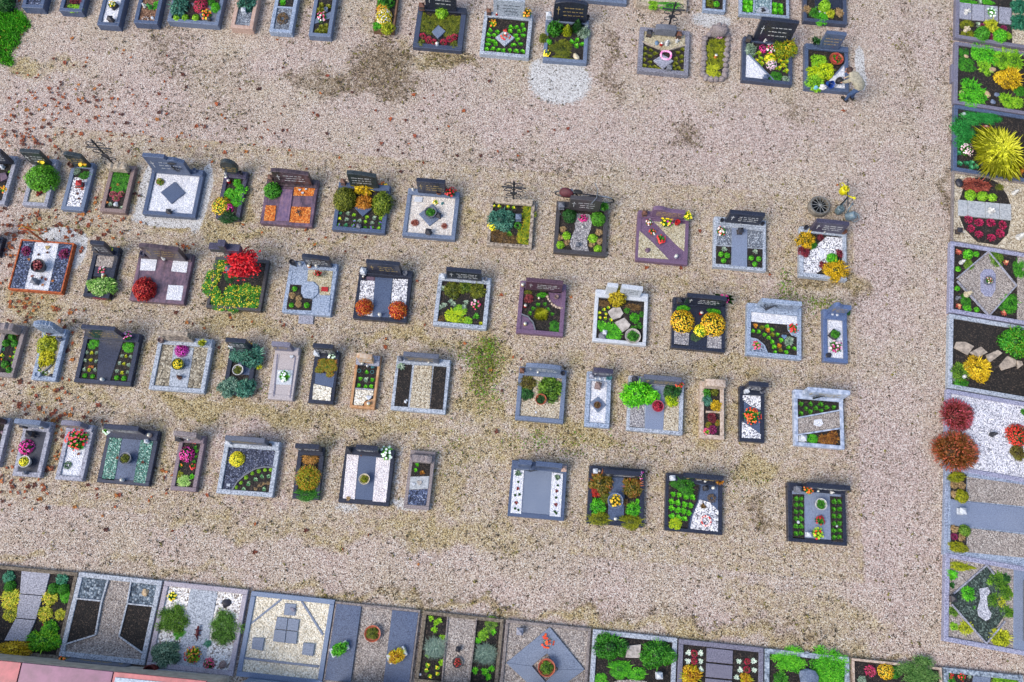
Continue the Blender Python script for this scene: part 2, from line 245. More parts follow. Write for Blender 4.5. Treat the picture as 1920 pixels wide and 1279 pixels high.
GRAVES = [
('hedge-filled grave by the lawn corner','dk',-17.363,16.286,.905,1.626,.0609,.2,.12,'soil',None,None,[],[]),
('dark grave with blue-grey gravel beside the lawn','bd',-16.156,16.293,.673,1.547,.0471,.2717,.12,'bluegrav','auto',None,[],[]),
('dark grave with lime cushion and burgundy flowers','bd',-14.959,16.351,.717,1.646,.0401,.2534,.12,'soil','auto',None,[],[]),
('slim anthracite grave with octagonal white gravel','bd',-13.683,15.996,.685,1.707,.031,.2551,.12,'white','auto',None,[],[]),
('small dark grave with toy figures and brown gravel','bd',-12.556,16.154,.741,1.628,.0317,.2468,.12,'browngrav','auto',None,[],[]),
('wide grey grave with crimson flowers by blue-green cabbage','mgb',-11.1,16.414,1.606,1.796,.0047,.2285,.12,'soil','auto',None,[('slab_mg',0,[(-.233,-.138),(.743,-.068),(.743,-.838),(.308,-.813),(.137,-.524)])],[]),
('pink sandstone grave with grey gravel and juniper','pk',-9.558,16.442,.695,1.936,.0162,.2502,.12,'greygrav','auto',None,[],[]),
('narrow pale granite grave with wreath on gravel','lgb',-8.356,16.619,.713,2.275,.018,.2119,.12,'greygrav','auto',None,[('soil',0,[(-.297,.929),(.113,.932),(.234,-.162),(-.282,-.176)]),('kerb_lgb',.03,[(-.297,-.187),(.274,-.172),(.274,-.225),(-.297,-.24)])],[]),
('narrow blue-grey grave with diagonal slab and bouquet','mgb',-7.132,16.558,.696,2.193,.023,.22,.12,'soil','auto',None,[('slab_mgb',0,[(-.216,-.438),(.288,-.085),(.288,-.351),(-.288,-.665)])],[]),
('wooden flower box grave full of yellow and white flowers','wood',-5.192,16.697,.657,1.604,.0219,.2017,.05,'soil','auto',None,[],[]),
('rounded anthracite grave with crimson heather chevron','dkb',-3.441,16.216,1.535,1.562,.0041,.1534,.16,'soil',('rect',-.509,.463,.67,.75,'dk'),('dk',.22),[('slab_mgb',.06,[(-.058,.074),(.191,-.127),(-.012,-.412),(-.229,-.189)])],[]),
('pale grey grave with diamond plate and rosette bed','lg',-1.343,16.177,1.539,1.552,-.001,.1551,.12,'soil',('rect',-.472,.501,.696,.62,'lg'),('lg',.2),[('slab_lg',.05,[(-.06,.146),(.266,-.096),(-.012,-.42),(-.334,-.148)])],[]),
('dark grave full of conifers behind white gravel spill','mgb',.532,16.166,1.367,1.565,.0181,.1568,.12,'soil',('arch',-.46,.586,.702,.78,'dk'),('mgb',.18),[],[]),
('far grave with reddish slab at the top edge','mgb',1.62,18.471,1.453,1.495,.0028,.1585,.12,'soil','auto',None,[('slab_pu',0,[(-.667,-.572),(.171,-.598),(.161,-.688),(-.656,-.688)])],[]),
('far pale-kerbed grave with green cushion at the top edge','be',3.459,18.501,1.615,1.56,-.0038,.1602,.12,'sand','auto',None,[],[]),
('rough grey grave with pink ball wreath on diamond plate','rg',3.602,16.101,1.571,1.613,-.0055,.1619,.14,'soil',('lowarch',-.331,.32,.639,.28,'mg'),None,[('sand',0,[(-.681,.689),(.669,.707),(.666,.284),(.025,.008),(-.685,.266)]),('slab_lgp',.05,[(-.024,-.149),(.312,-.35),(.007,-.663),(-.309,-.388)])],[('be',[(-.685,.266),(.026,-.005)]),('be',[(.026,-.005),(.666,.284)])]),
('small pale grave with ball shrubs at the top edge','lgb',5.143,18.693,.716,1.872,-.0059,.15,.08,'soil','auto',None,[],[]),
('wide pale grave with glass gravel at the top edge','lgb',6.734,18.652,1.584,1.839,.0033,.1517,.09,'soil','auto',None,[('glass',0,[(-.291,.636),(.21,.663),(.192,-.802),(-.305,-.805)]),('kerb_lgb',.02,[(-.34,.631),(-.291,.636),(-.305,-.819),(-.357,-.815)]),('kerb_lgb',.02,[(.21,.663),(.263,.668),(.232,-.812),(.183,-.807)]),('slab_lg',.02,[(-.245,-.702),(-.164,-.598),(-.043,-.551),(.079,-.573),(.159,-.685),(.167,-.799),(-.253,-.804)])],[]),
('dark grave with tan heathers at the top edge','dkb',8.672,18.591,1.386,1.808,-.0002,.1534,.12,'soil','auto',None,[('slab_dk',0,[(-.312,.21),(.626,.261),(.633,-.297),(-.319,-.35)])],[]),
('rock-bordered child grave overgrown with moss','none',5.247,16.134,.709,1.639,.0261,.1051,.12,'soil','auto0',None,[],[]),
('dark grave with white gravel triangle and golden shrub','dkb',6.832,16.078,1.565,1.565,-.0132,.1568,.12,'soil',('rect',-.501,.64,.702,.85,'dk'),('dkb',.18),[('white',0,[(-.701,.305),(.194,-.648),(-.709,-.663)])],[('mgb',[(-.714,.318),(.202,-.661)])]),
('dark grave with leaning headstone where the person kneels','bd',8.681,16.019,1.366,1.606,-.0092,.1585,.12,'soil',('rect',-.281,.334,.693,.62,'bd'),('bd',.2),[('white',0,[(.59,.244),(.596,-.692),(-.129,-.729),(.229,-.234)])],[('mgb',[(.61,.269),(.249,-.231)])]),
('cluttered dark grave at the left edge with square plate','lgp',-15.565,9.685,.625,1.557,.0131,.1602,.12,'soil',('rect',-.227,.277,.537,.6,'dk'),('lgp',.22),[('slab_pu',.05,[(-.069,.186),(.083,.23),(.207,.061),(.026,-.074)])],[]),
('pale grave with huge round green bush','lgp',-14.397,9.712,.731,1.514,.0256,.1619,.12,'sand',('rect',-.342,.237,.576,.62,'dkg'),('lgp',.22),[],[]),
('narrow grave with slanted headstone and black-white gravel','mgb',-13.294,9.704,.67,1.541,.0188,.15,.12,'soil',('slope',-.224,.26,.642,.6,'dkg'),('mgb',.2),[('mixed',0,[(-.242,.293),(.257,.275),(.268,-.678),(-.216,-.668)])],[]),
('brown granite grave with tall iron cross and green carpet','brn',-12.126,9.751,.749,1.524,.0169,.1517,.12,'soil',('rough',-.353,.232,.593,.25,'be'),None,[],[]),
('white-gravel grave with blue-grey diamond plate','bd',-10.492,9.796,1.542,1.524,.0153,.1534,.12,'white',('notch',-.667,.43,.618,.78,'bd'),('bd',.2),[('slab_bd',.03,[(-.043,.333),(.332,.003),(.003,-.373),(-.379,-.038)])],[]),
('slim grave with disc headstone and pansies','dkp',-8.79,9.876,.692,1.542,.0111,.1551,.12,'soil',('disc',-.326,.17,.691,.6,'dkg'),('dkp',.25),[],[]),
('purple granite grave with orange gravel squares','pu',-7.091,9.832,1.514,1.495,.0254,.1568,.12,'slab_pu',('slope',-.447,.615,.583,.62,'pud'),('pud',.28),[('orange',0,[(.074,.53),(.68,.54),(.669,.227),(.082,.197)]),('orange',0,[(.079,-.156),(.652,-.136),(.676,-.651),(.086,-.657)]),('orange',0,[(-.669,-.169),(-.362,-.16),(-.341,-.654),(-.655,-.658)]),('slab_pul',.02,[(-.268,.379),(.056,.373),(.083,-.637),(-.288,-.65)])],[]),
('anthracite grave with two olive ball bushes and azalea','bd',-4.98,9.851,1.532,1.52,.0164,.1585,.12,'soil',('slope',-.395,.433,.68,.66,'dkg'),('bd',.2),[('slab_bd',.06,[(.022,.239),(.31,-.016),(.077,-.285),(-.193,-.03)])],[]),
('pale gravel grave with round grey pot on diamond','mgb',-2.937,9.854,1.531,1.503,.0105,.1602,.12,'pale',('rect',-.451,.377,.671,.6,'dk'),('mgb',.2),[('slab_mgb',.03,[(-.01,.32),(.337,-.03),(-.012,-.382),(-.364,-.035)])],[]),
('weathered stone grave with iron cross and blue spruce','bew',-.604,9.792,1.311,1.478,.0196,.1619,.1,'soil',('rough',-.499,.583,.659,.14,'be'),None,[],[]),
('brown-black grave with curved gravel path','dkb2',1.44,9.832,1.516,1.617,.0129,.15,.12,'soil',('rect',-.402,.487,.591,.6,'dkb2'),('dkb2',.22),[('mixed2',0,[(-.17,.478),(.22,.483),(.311,.285),(.284,.021),(.193,-.277),(.206,-.506),(.282,-.7),(-.208,-.7),(-.3,-.493),(-.249,-.229),(-.168,-.019),(-.196,.241)])],[]),
('purple grave with diagonal band and beige gravel','pu2',3.813,9.789,1.502,1.568,-.0017,.1517,.12,'slab_pu2',('curl',-.384,.549,.65,.42,'pu2'),('pu2',.22),[('sand',0,[(-.281,.479),(.647,.489),(.645,-.375),(.379,-.172),(.036,.172)]),('sand',0,[(-.682,.141),(-.278,-.197),(.205,-.669),(-.679,-.697)])],[]),
('light granite grave with blue slab between four beds','lg',6.057,9.814,1.517,1.575,.0035,.1534,.12,'slab_lg',('rect',-.464,.536,.662,.52,'dk'),('lg',.22),[('slab_bl',.01,[(-.239,.48),(.216,.473),(.213,-.707),(-.236,-.701)]),('greygrav',0,[(-.679,.45),(-.251,.47),(-.252,-.078),(-.669,-.098)]),('greygrav',0,[(.228,.453),(.664,.453),(.657,-.074),(.22,-.083)]),('soil',0,[(-.688,-.141),(-.251,-.129),(-.256,-.682),(-.686,-.694)]),('soil',0,[(.22,-.125),(.657,-.116),(.646,-.69),(.213,-.699)])],[]),
('grey grave with yellow shrubs in opposite corners','lg',8.468,9.749,1.364,1.55,-.0136,.1551,.12,'soil',('rect',-.418,.506,.695,.52,'dkp'),('lg',.18),[('mixed',0,[(.109,.559),(.595,.573),(.571,.107),(-.202,-.653),(-.615,-.671),(-.587,-.192),(-.202,.229)]),('white',.012,[(-.066,.16),(.088,.094),(.107,-.113),(-.067,-.174),(-.163,-.019)])],[]),
('dark grave cut by the left edge','dk',-15.314,7.617,.644,.594,.0164,.1568,.12,'soil','auto',None,[],[]),
('rust-edged grave with white strip and blue gravel','cor',-13.711,7.153,1.529,1.527,.0156,.1585,.04,'white',None,None,[('bluegrav',0,[(-.732,.719),(-.375,.721),(-.325,-.701),(-.689,-.704)]),('bluegrav',0,[(.312,.732),(.697,.729),(.745,-.722),(.357,-.718)])],[]),
('narrow black grave with variegated bush','dk',-11.975,7.145,.74,1.532,.0166,.1602,.12,'soil',('rect',-.118,.269,.566,.6,'dk'),('dk',.28),[('pinkgrav',0,[(-.251,.501),(.233,.5),(.251,.162),(-.238,.162)]),('slab_dk',0,[(-.243,.148),(.254,.149),(.285,-.145),(-.232,-.147)])],[]),
('purple slab grave with white squares and red bush','pu',-10.265,7.156,1.538,1.509,.018,.1619,.12,'slab_pu',('slope',-.427,.634,.568,.7,'pud'),('pud',.24),[('white',0,[(.223,.524),(.65,.522),(.665,.186),(.228,.194)]),('white',0,[(.234,-.22),(.661,-.214),(.679,-.655),(.246,-.656)]),('white',0,[(-.684,.497),(-.233,.51),(-.223,.166),(-.65,.151)]),('white',0,[(-.565,-.299),(-.205,-.298),(-.192,-.692),(-.551,-.693)])],[]),
('grave with stone cross red maple and yellow groundcover','dkb2',-8.105,7.174,1.541,1.54,.0181,.15,.09,'soil',('cross',-.315,-.035,.69,1.15,'dkp'),None,[],[]),
('grey granite grave with octagon slab','lgb',-6.056,7.244,1.375,1.554,.0102,.1517,.12,'slab_lgb',('slope',-.208,.543,.697,.52,'dk'),('lgb',.22),[('sand',0,[(-.146,.539),(.559,.559),(.585,-.167),(.292,-.179),(.241,.072),(.101,.197),(-.112,.184)]),('soil',0,[(-.581,.056),(-.267,.061),(-.244,-.17),(-.141,-.316),(.107,-.331),(.121,-.667),(-.566,-.691)]),('slab_lgb',.02,[(.255,-.144),(.138,-.301),(-.059,-.318),(-.221,-.186),(-.253,.018),(-.136,.177),(.062,.194),(.224,.061)]),('slab_lgb',.008,[(.125,-.307),(.611,-.165),(.628,-.683),(.156,-.683)])],[]),
('anthracite grave with blue slab and two red-gold bushes','dk',-3.987,7.254,1.518,1.549,.0071,.1534,.12,'slab_dk',('rect',-.471,.46,.668,.58,'dk'),('dk',.22),[('slab_bd',.01,[(-.29,.492),(.215,.502),(.245,-.661),(-.216,-.689)]),('mixed',0,[(-.681,.356),(-.287,.387),(-.218,-.675),(-.632,-.657)]),('mixed',0,[(.222,.491),(.64,.512),(.699,-.645),(.269,-.645)]),('slab_pu',.012,[(-.538,.49),(-.295,.492),(-.287,.392),(-.529,.384)])],[]),
('light grey grave with olive heathers and lime cushion','lg',-1.742,7.266,1.506,1.531,.0057,.1551,.12,'soil',('rect',-.498,.482,.685,.5,'dk'),('lg',.2),[],[]),
('plum granite grave with yellow grass tuft','pu2',.497,7.281,1.318,1.544,.0059,.1568,.12,'soil',('rect',-.502,.525,.563,.52,'pud2'),('pu2',.2),[('slab_pu2',0,[(.17,.505),(.599,.522),(.595,.025),(.363,.109),(.21,.308)]),('slab_pu2',0,[(-.576,-.242),(-.358,-.301),(-.192,-.496),(-.155,-.649),(-.589,-.676)])],[('mg',[(-.553,-.219),(-.36,-.28),(-.21,-.432),(-.13,-.647)])]),
('white marble grave with stepping stones and golden ball','wh',2.734,7.234,1.498,1.536,.0008,.1585,.1,'soil',('twin',-.491,.499,.682,.5,'wh'),('wh',.24),[('stone',.03,[(-.366,.135),(-.235,.267),(-.023,.293),(.074,.125),(-.007,-.002),(-.227,-.09)]),('stone',.03,[(-.161,-.162),(.106,.003),(.29,-.184),(.234,-.307),(.078,-.427)])],[]),
('black grave with two yellow chrysanthemum domes','dk',4.932,7.234,1.494,1.494,-.002,.1602,.12,'slab_dk',('rect',-.479,.617,.603,.5,'dk'),('dk',.22),[('mixed2',0,[(-.678,-.244),(-.256,-.284),(-.275,-.659),(-.668,-.666)]),('mixed2',0,[(.257,-.265),(.647,-.275),(.648,-.642),(.246,-.656)]),('green',.006,[(-.223,-.346),(-.117,-.237),(.057,-.318),(.09,-.412),(-.062,-.518),(-.203,-.474)])],[]),
('blue-grey grave with tree-carved headstone','lgb',7.05,7.249,1.537,1.531,-.004,.1619,.12,'soil',('rect',-.52,.6,.677,.42,'lgb'),('lgb',.26),[('white',0,[(-.688,.506),(.693,.548),(.676,.249),(-.685,.225)]),('bluegrav2',0,[(-.708,-.269),(-.476,-.294),(-.272,-.452),(-.178,-.684),(-.708,-.697)]),('slab_lgb',0,[(.379,.235),(.66,.238),(.65,-.098),(.504,-.063),(.395,.073)])],[('lgb',[(-.708,-.269),(-.476,-.294),(-.272,-.452),(-.178,-.684)])]),
('slim blue granite grave with two dark planters','blu',8.773,7.279,.675,1.535,.0029,.15,.12,'white',('curl',-.243,.267,.687,.5,'blu'),('blu',.3),[],[]),
('brown-grey grave with green balls at the left edge','brg',-13.972,4.633,.637,1.471,.0008,.1517,.12,'soil',('rough',-.299,.249,.537,.45,'brg'),('brg',.25),[],[]),
('narrow pale grave with ribbed curved headstone','lgb',-12.825,4.636,.675,1.477,.019,.1534,.12,'sand',('ribs',-.293,.276,.645,.66,'lgb'),('lgb',.22),[],[('mg',[(.112,-.131),(.105,-.308),(-.027,-.468)])]),
('dark grave with tapered slab between bedding rows','dk2',-11.225,4.691,1.551,1.485,.0209,.1551,.12,'soil',('rect',-.448,.447,.567,.72,'dk2'),('dk2',.26),[('slab_dk2',0,[(-.37,.492),(.305,.506),(.181,-.64),(-.18,-.655)])],[]),
('pale grave with magenta and yellow chrysanthemums','lg',-9.192,4.705,1.518,1.52,.0209,.1568,.12,'greygrav2',('rect',-.568,.257,.68,.5,'bew'),('lg',.24),[('slab_lg',0,[(-.322,.499),(.24,.502),(.269,-.659),(-.239,-.671)])],[]),
('narrow grave swallowed by blue-green junipers','dk',-7.567,4.71,.76,1.423,.0208,.1585,.12,'soil',('rect',-.328,.219,.631,.5,'dk'),('dk',.22),[('slab_bd',0,[(-.085,.266),(.309,.242),(.293,-.134),(-.151,-.114)])],[]),
('pale stone slab grave with white plate bouquet','ltb',-6.363,4.727,.677,1.489,.0203,.1602,.14,'slab_ltb',('rect',-.318,.183,.665,.4,'mgp'),('ltb',.22),[('slab_wh',.02,[(-.19,.075),(.235,.094),(.253,-.316),(-.165,-.335)])],[('mgp',[(-.258,.514),(-.176,-.675)]),('mgp',[(.24,.498),(.268,-.675)])]),
('narrow anthracite grave with white gravel foot','dk',-5.257,4.731,.682,1.504,.022,.1619,.12,'slab_dk',('rect',-.273,.274,.672,.52,'dk'),('dk',.24),[('slab_bd',.006,[(-.247,.099),(.281,.089),(.281,-.285),(-.229,-.218)]),('white2',.01,[(-.254,-.22),(.242,-.294),(.257,-.656),(-.232,-.653)])],[]),
('orange sandstone grave with rosette bed','cor2',-4.12,4.712,.679,1.49,.0176,.15,.07,'soil',('slope',-.222,.178,.555,.48,'wor'),('lgp',.3),[('white2',0,[(-.248,-.235),(.248,-.235),(.246,-.367),(.049,-.54),(-.033,-.704),(-.243,-.707)]),('slab_cor2',.012,[(.027,-.568),(.304,-.44),(.304,-.71),(.047,-.71)])],[('lgp',[(-.25,-.216),(.253,-.214)])]),
('granite grave with two bare soil strips','lg',-2.602,4.768,1.494,1.517,.0097,.1517,.12,'slab_lg',('rect',-.511,.444,.678,.42,'mg2'),('lg',.2),[('soil',0,[(-.674,.524),(-.309,.529),(-.285,-.649),(-.652,-.655)]),('sand2',0,[(-.243,.522),(.25,.551),(.307,-.65),(-.232,-.657)]),('soil',0,[(.29,.542),(.642,.545),(.666,-.645),(.319,-.649)])],[]),
('grey grave with terracotta pot and low shrubs','mgb',.689,4.801,1.313,1.486,.0067,.1534,.12,'sand2',('arch',-.484,.479,.663,.42,'mgb'),('mgb',.24),[],[]),
('narrow grave with dark flower on small diamond','lgb',2.251,4.822,.68,1.535,.0147,.1551,.12,'white',('slope',-.214,.32,.687,.4,'dkp'),('lgb',.26),[('slab_mgb',.03,[(-.013,.082),(.224,-.141),(.008,-.367),(-.222,-.108)])],[]),
('granite grave with big lime-green boxwood and red pot','lg',3.82,4.819,1.517,1.527,.0043,.1568,.12,'slab_lg',('rect',-.429,.583,.619,.42,'mg2'),('lgp',.22),[('mixed2',0,[(-.698,.448),(-.326,.455),(-.279,-.666),(-.676,-.675)]),('slab_bl',.006,[(-.275,.544),(.248,.536),(.231,-.674),(-.265,-.679)]),('sand2',0,[(.248,.536),(.633,.544),(.636,-.665),(.236,-.674)])],[]),
('beige block-bordered grave with spruce and heather','bei',5.364,4.83,.659,1.585,.0206,.1585,.11,'soil',('lowarch',-.237,.309,.683,.28,'bei'),None,[('slab_bei',.03,[(-.164,-.034),(.274,-.012),(.274,-.068),(-.172,-.09)])],[]),
('slim black grave with orange-red flower bush','dk',6.449,4.816,.676,1.528,.0085,.1602,.12,'slab_bd',('rect',-.26,.274,.684,.48,'dk'),('dk',.24),[('mixed',.006,[(-.256,.508),(.238,.523),(.231,.145),(-.009,.208),(-.255,.382)]),('mixed',.006,[(-.267,-.23),(-.009,-.373),(.235,-.543),(.229,-.658),(-.278,-.67)])],[]),
('bluish marble grave with diagonal gravel strip','whb',8.276,4.857,1.343,1.55,.0108,.1619,.1,'soil',('rect',-.499,.644,.644,.45,'whb'),('whb',.26),[('pinkgrav',0,[(-.59,-.04),(.581,.268),(.571,-.189),(-.598,-.467)]),('white',.012,[(-.122,-.028),(.069,.016),(.12,-.118),(.009,-.21),(-.153,-.169)])],[('whb',[(-.59,-.018),(.582,.296)]),('whb',[(-.598,-.486),(.571,-.206)])]),
('grey grave cut by the left edge of the lowest row','lgp',-13.651,2.138,.526,1.302,.0319,.15,.12,'soil','auto',None,[],[]),
('grey grave with black slab pink flowers and yellow mum','lgp',-12.611,2.052,.746,1.472,.0244,.1517,.12,'slab_dk',('slope',-.353,.305,.61,.42,'mgb'),('lgp',.28),[],[]),
('grey grave with scarlet-flowered plant on white gravel','lgp',-11.485,2.069,.732,1.493,.0217,.1534,.12,'white',('arch',-.298,.241,.666,.42,'mgp'),('lgp',.2),[],[]),
('dark grave with green glass gravel strips','dk2',-10.055,2.089,1.379,1.469,.0131,.1551,.12,'slab_bd',('rect',-.574,.34,.655,.42,'dk2'),('dk2',.28),[('glassg',0,[(-.604,.53),(-.279,.521),(-.235,-.654),(-.565,-.646)]),('glassg',0,[(.232,.528),(.566,.526),(.583,-.668),(.271,-.659)])],[]),
('brownish narrow grave with magenta flower ball','pur',-8.459,2.072,.683,1.48,.0185,.1568,.11,'soil',('slope',-.322,.256,.66,.42,'brg'),('pur',.22),[],[]),
('granite grave with dark gravel and curved plant bed','lg',-6.844,2.103,1.483,1.458,.0199,.1585,.12,'darkgrav',('rect',-.588,.447,.649,.4,'mg2'),('lg',.24),[('soil',.006,[(-.346,-.636),(-.248,-.407),(-.082,-.209),(.164,-.029),(.379,.037),(.666,.046),(.674,-.638)])],[('mg',[(-.346,-.636),(-.248,-.407),(-.082,-.209),(.164,-.029),(.379,.037),(.666,.046)])]),
('narrow black grave with fiery heather and green hedge','dk',-5.253,2.112,.7,1.382,.0399,.1602,.12,'soil',('rect',-.325,.305,.611,.38,'dk'),('dk',.24),[],[]),
('dark grave with white gravel strips and cream pot','dk',-3.709,2.174,1.329,1.483,.013,.1619,.12,'slab_bd',('rect',-.307,.262,.662,.38,'dk'),('dk',.22),[('pinkwhite',0,[(-.605,.576),(-.294,.578),(-.241,-.647),(-.553,-.636)]),('pinkwhite',0,[(.183,.503),(.562,.497),(.578,-.642),(.231,-.646)])],[]),
('narrow brown grave with two stone hearts','brg',-2.317,2.209,.673,1.528,-.0003,.15,.1,'slab_brg',('rough',-.268,.268,.53,.2,'brg'),None,[('soil',0,[(-.247,.489),(.232,.497),(.253,.123),(-.242,.064)]),('slab_pale',.012,[(-.253,.05),(.241,.115),(.251,-.212),(-.235,-.283)]),('bluegrav',0,[(-.246,-.296),(.245,-.225),(.249,-.654),(-.234,-.671)])],[]),
('blue granite grave with two white planted strips','bd2',.813,2.233,1.481,1.467,.0057,.1517,.12,'slab_bl2',('twin',-.571,.576,.615,.38,'bd2'),('bd2',.22),[('white',.01,[(-.676,.474),(-.4,.479),(-.386,-.65),(-.665,-.652)]),('white',.01,[(.342,.491),(.636,.484),(.649,-.64),(.361,-.64)])],[]),
('dark grave with paired red-green bushes and golden box','dk',2.887,2.273,1.488,1.515,.0157,.1534,.12,'soil',('rect',-.397,.548,.551,.36,'dk'),('dk',.22),[('slab_bd',0,[(-.193,.488),(.229,.506),(.229,-.698),(-.188,-.698)])],[]),
('dark grave with rosette grid and red wreath','dk',4.94,2.269,1.507,1.497,.0086,.1551,.12,'slab_bd',('rect',-.38,.662,.659,.34,'dk'),('dk',.22),[('soil',0,[(-.675,.579),(.139,.504),(.066,.066),(-.118,-.361),(-.15,-.662),(-.671,-.659)]),('mixed',0,[(.146,.121),(.421,.065),(.649,-.138),(.639,-.666),(-.08,-.656),(-.023,-.321)])],[('dk',[(.149,.489),(.082,.067),(-.102,-.36),(-.137,-.66)])]),
('dark grave with two columns of bedding plants','dk',8.186,2.316,1.529,1.531,.0137,.1568,.12,'slab_bl',('rect',-.403,.731,.669,.34,'dk'),('dk',.22),[('soil',0,[(-.639,.456),(-.329,.471),(-.345,-.676),(-.654,-.68)]),('soil',0,[(.356,.482),(.677,.486),(.66,-.676),(.347,-.684)])],[]),
('planted grave with three square pavers','brw',-11.853,-1.981,2.371,2.073,.0042,.1085,.09,'soil',None,None,[('slab_lgp',.02,[(-.266,.991),(.47,.974),(.47,.42),(-.162,.407)]),('slab_lgp',.02,[(-.17,.39),(.425,.399),(.394,-.17),(-.097,-.173)]),('slab_lgp',.02,[(-.105,-.19),(.391,-.189),(.291,-.692),(-.252,-.721)])],[]),
('pale grave with funnel gravel path and dark soil beds','lg',-9.593,-1.937,2.149,2.018,-.0087,.1102,.12,'pinkgrav',('bot',.4,'mg2'),None,[('greygrav3',0,[(-.993,.926),(-.312,.922),(-.33,.375),(-.981,.381)]),('greygrav3',0,[(.304,.924),(.996,.921),(.991,.388),(.318,.38)]),('soil',0,[(-.987,.356),(-.34,.366),(-.308,-.421),(-.988,-.712)]),('soil',0,[(.321,.368),(.993,.377),(.971,-.725),(.305,-.406)])],[('lg',[(-.986,.368),(-.334,.372)]),('lg',[(-.296,.911),(-.333,.338),(-.293,-.431),(-.985,-.723)]),('lg',[(.289,.929),(.318,.38),(.298,-.407),(.987,-.739)]),('lg',[(.319,.375),(.992,.381)])]),
('pink-grey grave with lizard statue and spreading junipers','pkg',-7.387,-1.968,2.154,2.05,-.0087,.1119,.12,'white3',('bot',.4,'lgp'),None,[('slab_lg',0,[(-.39,.932),(.303,.926),(.329,-.965),(-.36,-.965)])],[]),
('blue-edged cream gravel grave with square tiles','bd3',-5.157,-1.993,2.135,2.024,-.0087,.1,.12,'cream',('bot',1.0,'bd3'),None,[('slab_bl2',0,[(-.316,.901),(-.262,.874),(-.994,.155),(-1.008,.201)]),('slab_bl2',0,[(.194,.889),(.271,.884),(.921,.165),(.882,.129)]),('slab_bl2',0,[(-.987,-.556),(.912,-.567),(.908,-.621),(-.99,-.61)]),('slab_bl2',.012,[(-.176,.801),(.107,.804),(.124,.526),(-.16,.522)]),('slab_bl2',.012,[(-.314,.456),(-.041,.458),(-.027,.177),(-.321,.173)]),('slab_bl2',.012,[(-.024,.455),(.251,.45),(.262,.174),(-.011,.177)]),('slab_bl2',.012,[(-.323,.158),(-.03,.162),(-.014,-.129),(-.314,-.122)]),('slab_bl2',.012,[(-.014,.161),(.262,.159),(.278,-.124),(.002,-.13)]),('slab_bl2',.012,[(-.827,-.086),(-.537,-.069),(-.533,-.367),(-.809,-.345)]),('slab_bl2',.012,[(.452,-.082),(.738,-.078),(.74,-.363),(.46,-.354)])],[]),
('grave with two blue slabs and gravel between','brw2',-2.982,-1.974,2.169,1.892,-.0087,.1017,.07,'pinkgrav',('bot',1.0,'mg'),None,[('slab_bd',.04,[(-1.049,.886),(-.416,.885),(-.406,-.911),(-1.049,-.911)]),('slab_bd',.04,[(.373,.876),(1.04,.884),(1.032,-.853),(.395,-.87)])],[]),
('grave with two blue fescue tufts','brw',-.791,-1.896,2.053,1.692,-.0087,.1034,.09,'soil',('bot',1.0,'be'),None,[('pinkgrav',0,[(-.402,.769),(.327,.793),(.318,-.801),(-.354,-.801)])],[('brw2',[(-.402,.769),(-.354,-.801)]),('brw2',[(.327,.793),(.318,-.801)])]),
('grave with large diamond frame of slabs round a pot','brw2',1.364,-1.961,2.163,1.789,-.0087,.1051,.08,'pinkgrav',('bot',1.0,'mg'),None,[('slab_bl2',.04,[(.034,.824),(.987,-.089),(.331,-.143),(.023,.197)]),('slab_bl2',.04,[(.034,.824),(.023,.197),(-.33,-.135),(-.979,-.126)]),('slab_bl2',.04,[(.987,-.089),(.056,-.854),(.043,-.465),(.331,-.143)]),('slab_bl2',.04,[(-.979,-.126),(-.33,-.135),(.043,-.465),(.056,-.854)])],[]),
('granite-edged grave with two boxwood balls','lg',3.561,-1.97,2.13,1.749,-.0087,.1068,.12,'soil',('bot',1.0,'mg'),None,[('stone',.03,[(-.195,.56),(.16,.633),(.152,.309),(-.205,.285)]),('pinkgrav',.02,[(-.458,-.306),(-.355,-.259),(-.042,-.215),(.352,-.212),(.425,-.582),(-.489,-.625)])],[]),
('purple-grey grave with pavers and white cabbages','mgp',5.737,-1.919,2.139,1.584,-.0087,.1085,.12,'soil',('bot',1.0,'dk'),None,[('slab_mgp',.02,[(-.359,.65),(.302,.647),(.298,.327),(-.355,.325)]),('slab_mgp',.02,[(-.359,.288),(.299,.29),(.294,-.025),(-.365,-.035)]),('slab_mgp',.02,[(-.369,-.067),(.293,-.059),(.286,-.374),(-.373,-.377)]),('slab_mgp',.02,[(-.374,-.409),(.287,-.405),(.275,-.708),(-.378,-.718)])],[]),
('grave under bright green creeping juniper','lgr',7.9,-1.834,2.121,1.362,-.0087,.1102,.12,'soil',('bot',1.0,'mg'),None,[],[]),
('grave with pink heather and big green yew ball','bei',10.155,-1.885,2.246,1.407,-.0087,.1119,.06,'soil',('bot',1.0,'mg'),None,[],[]),
('rough granite grave with red begonias at the corner','lgr',12.317,-1.762,1.983,1.149,-.0087,.12,.12,'soil',('bot',1.0,'mg'),None,[('slab_bl2',.02,[(-.246,.446),(.184,.454),(.136,.182),(-.292,.174)])],[]),
('right-hand plot with paver path and green balls','mgp',14.185,18.654,2.622,2.363,-.0803,.1417,.12,'soil',('right',1.0,'dk'),None,[('slab_lgp',.02,[(-1.196,.188),(-.81,.21),(-.803,-.406),(-1.192,-.429)]),('slab_lgp',.02,[(-.788,.204),(-.391,.231),(-.386,-.382),(-.783,-.409)]),('slab_lgp',.02,[(-.368,.232),(.034,.257),(.036,-.356),(-.364,-.384)]),('slab_lgp',.02,[(.084,.249),(.461,.27),(.46,-.353),(.072,-.376)]),('sand2',0,[(.505,.926),(1.251,1.006),(1.242,-1.051),(.5,-1.059)])],[]),
('right-hand plot with lime cushions on bare soil','mgp',13.956,16.214,2.548,2.272,-.0803,.1234,.12,'soil',('right',1.0,'mg'),None,[],[]),
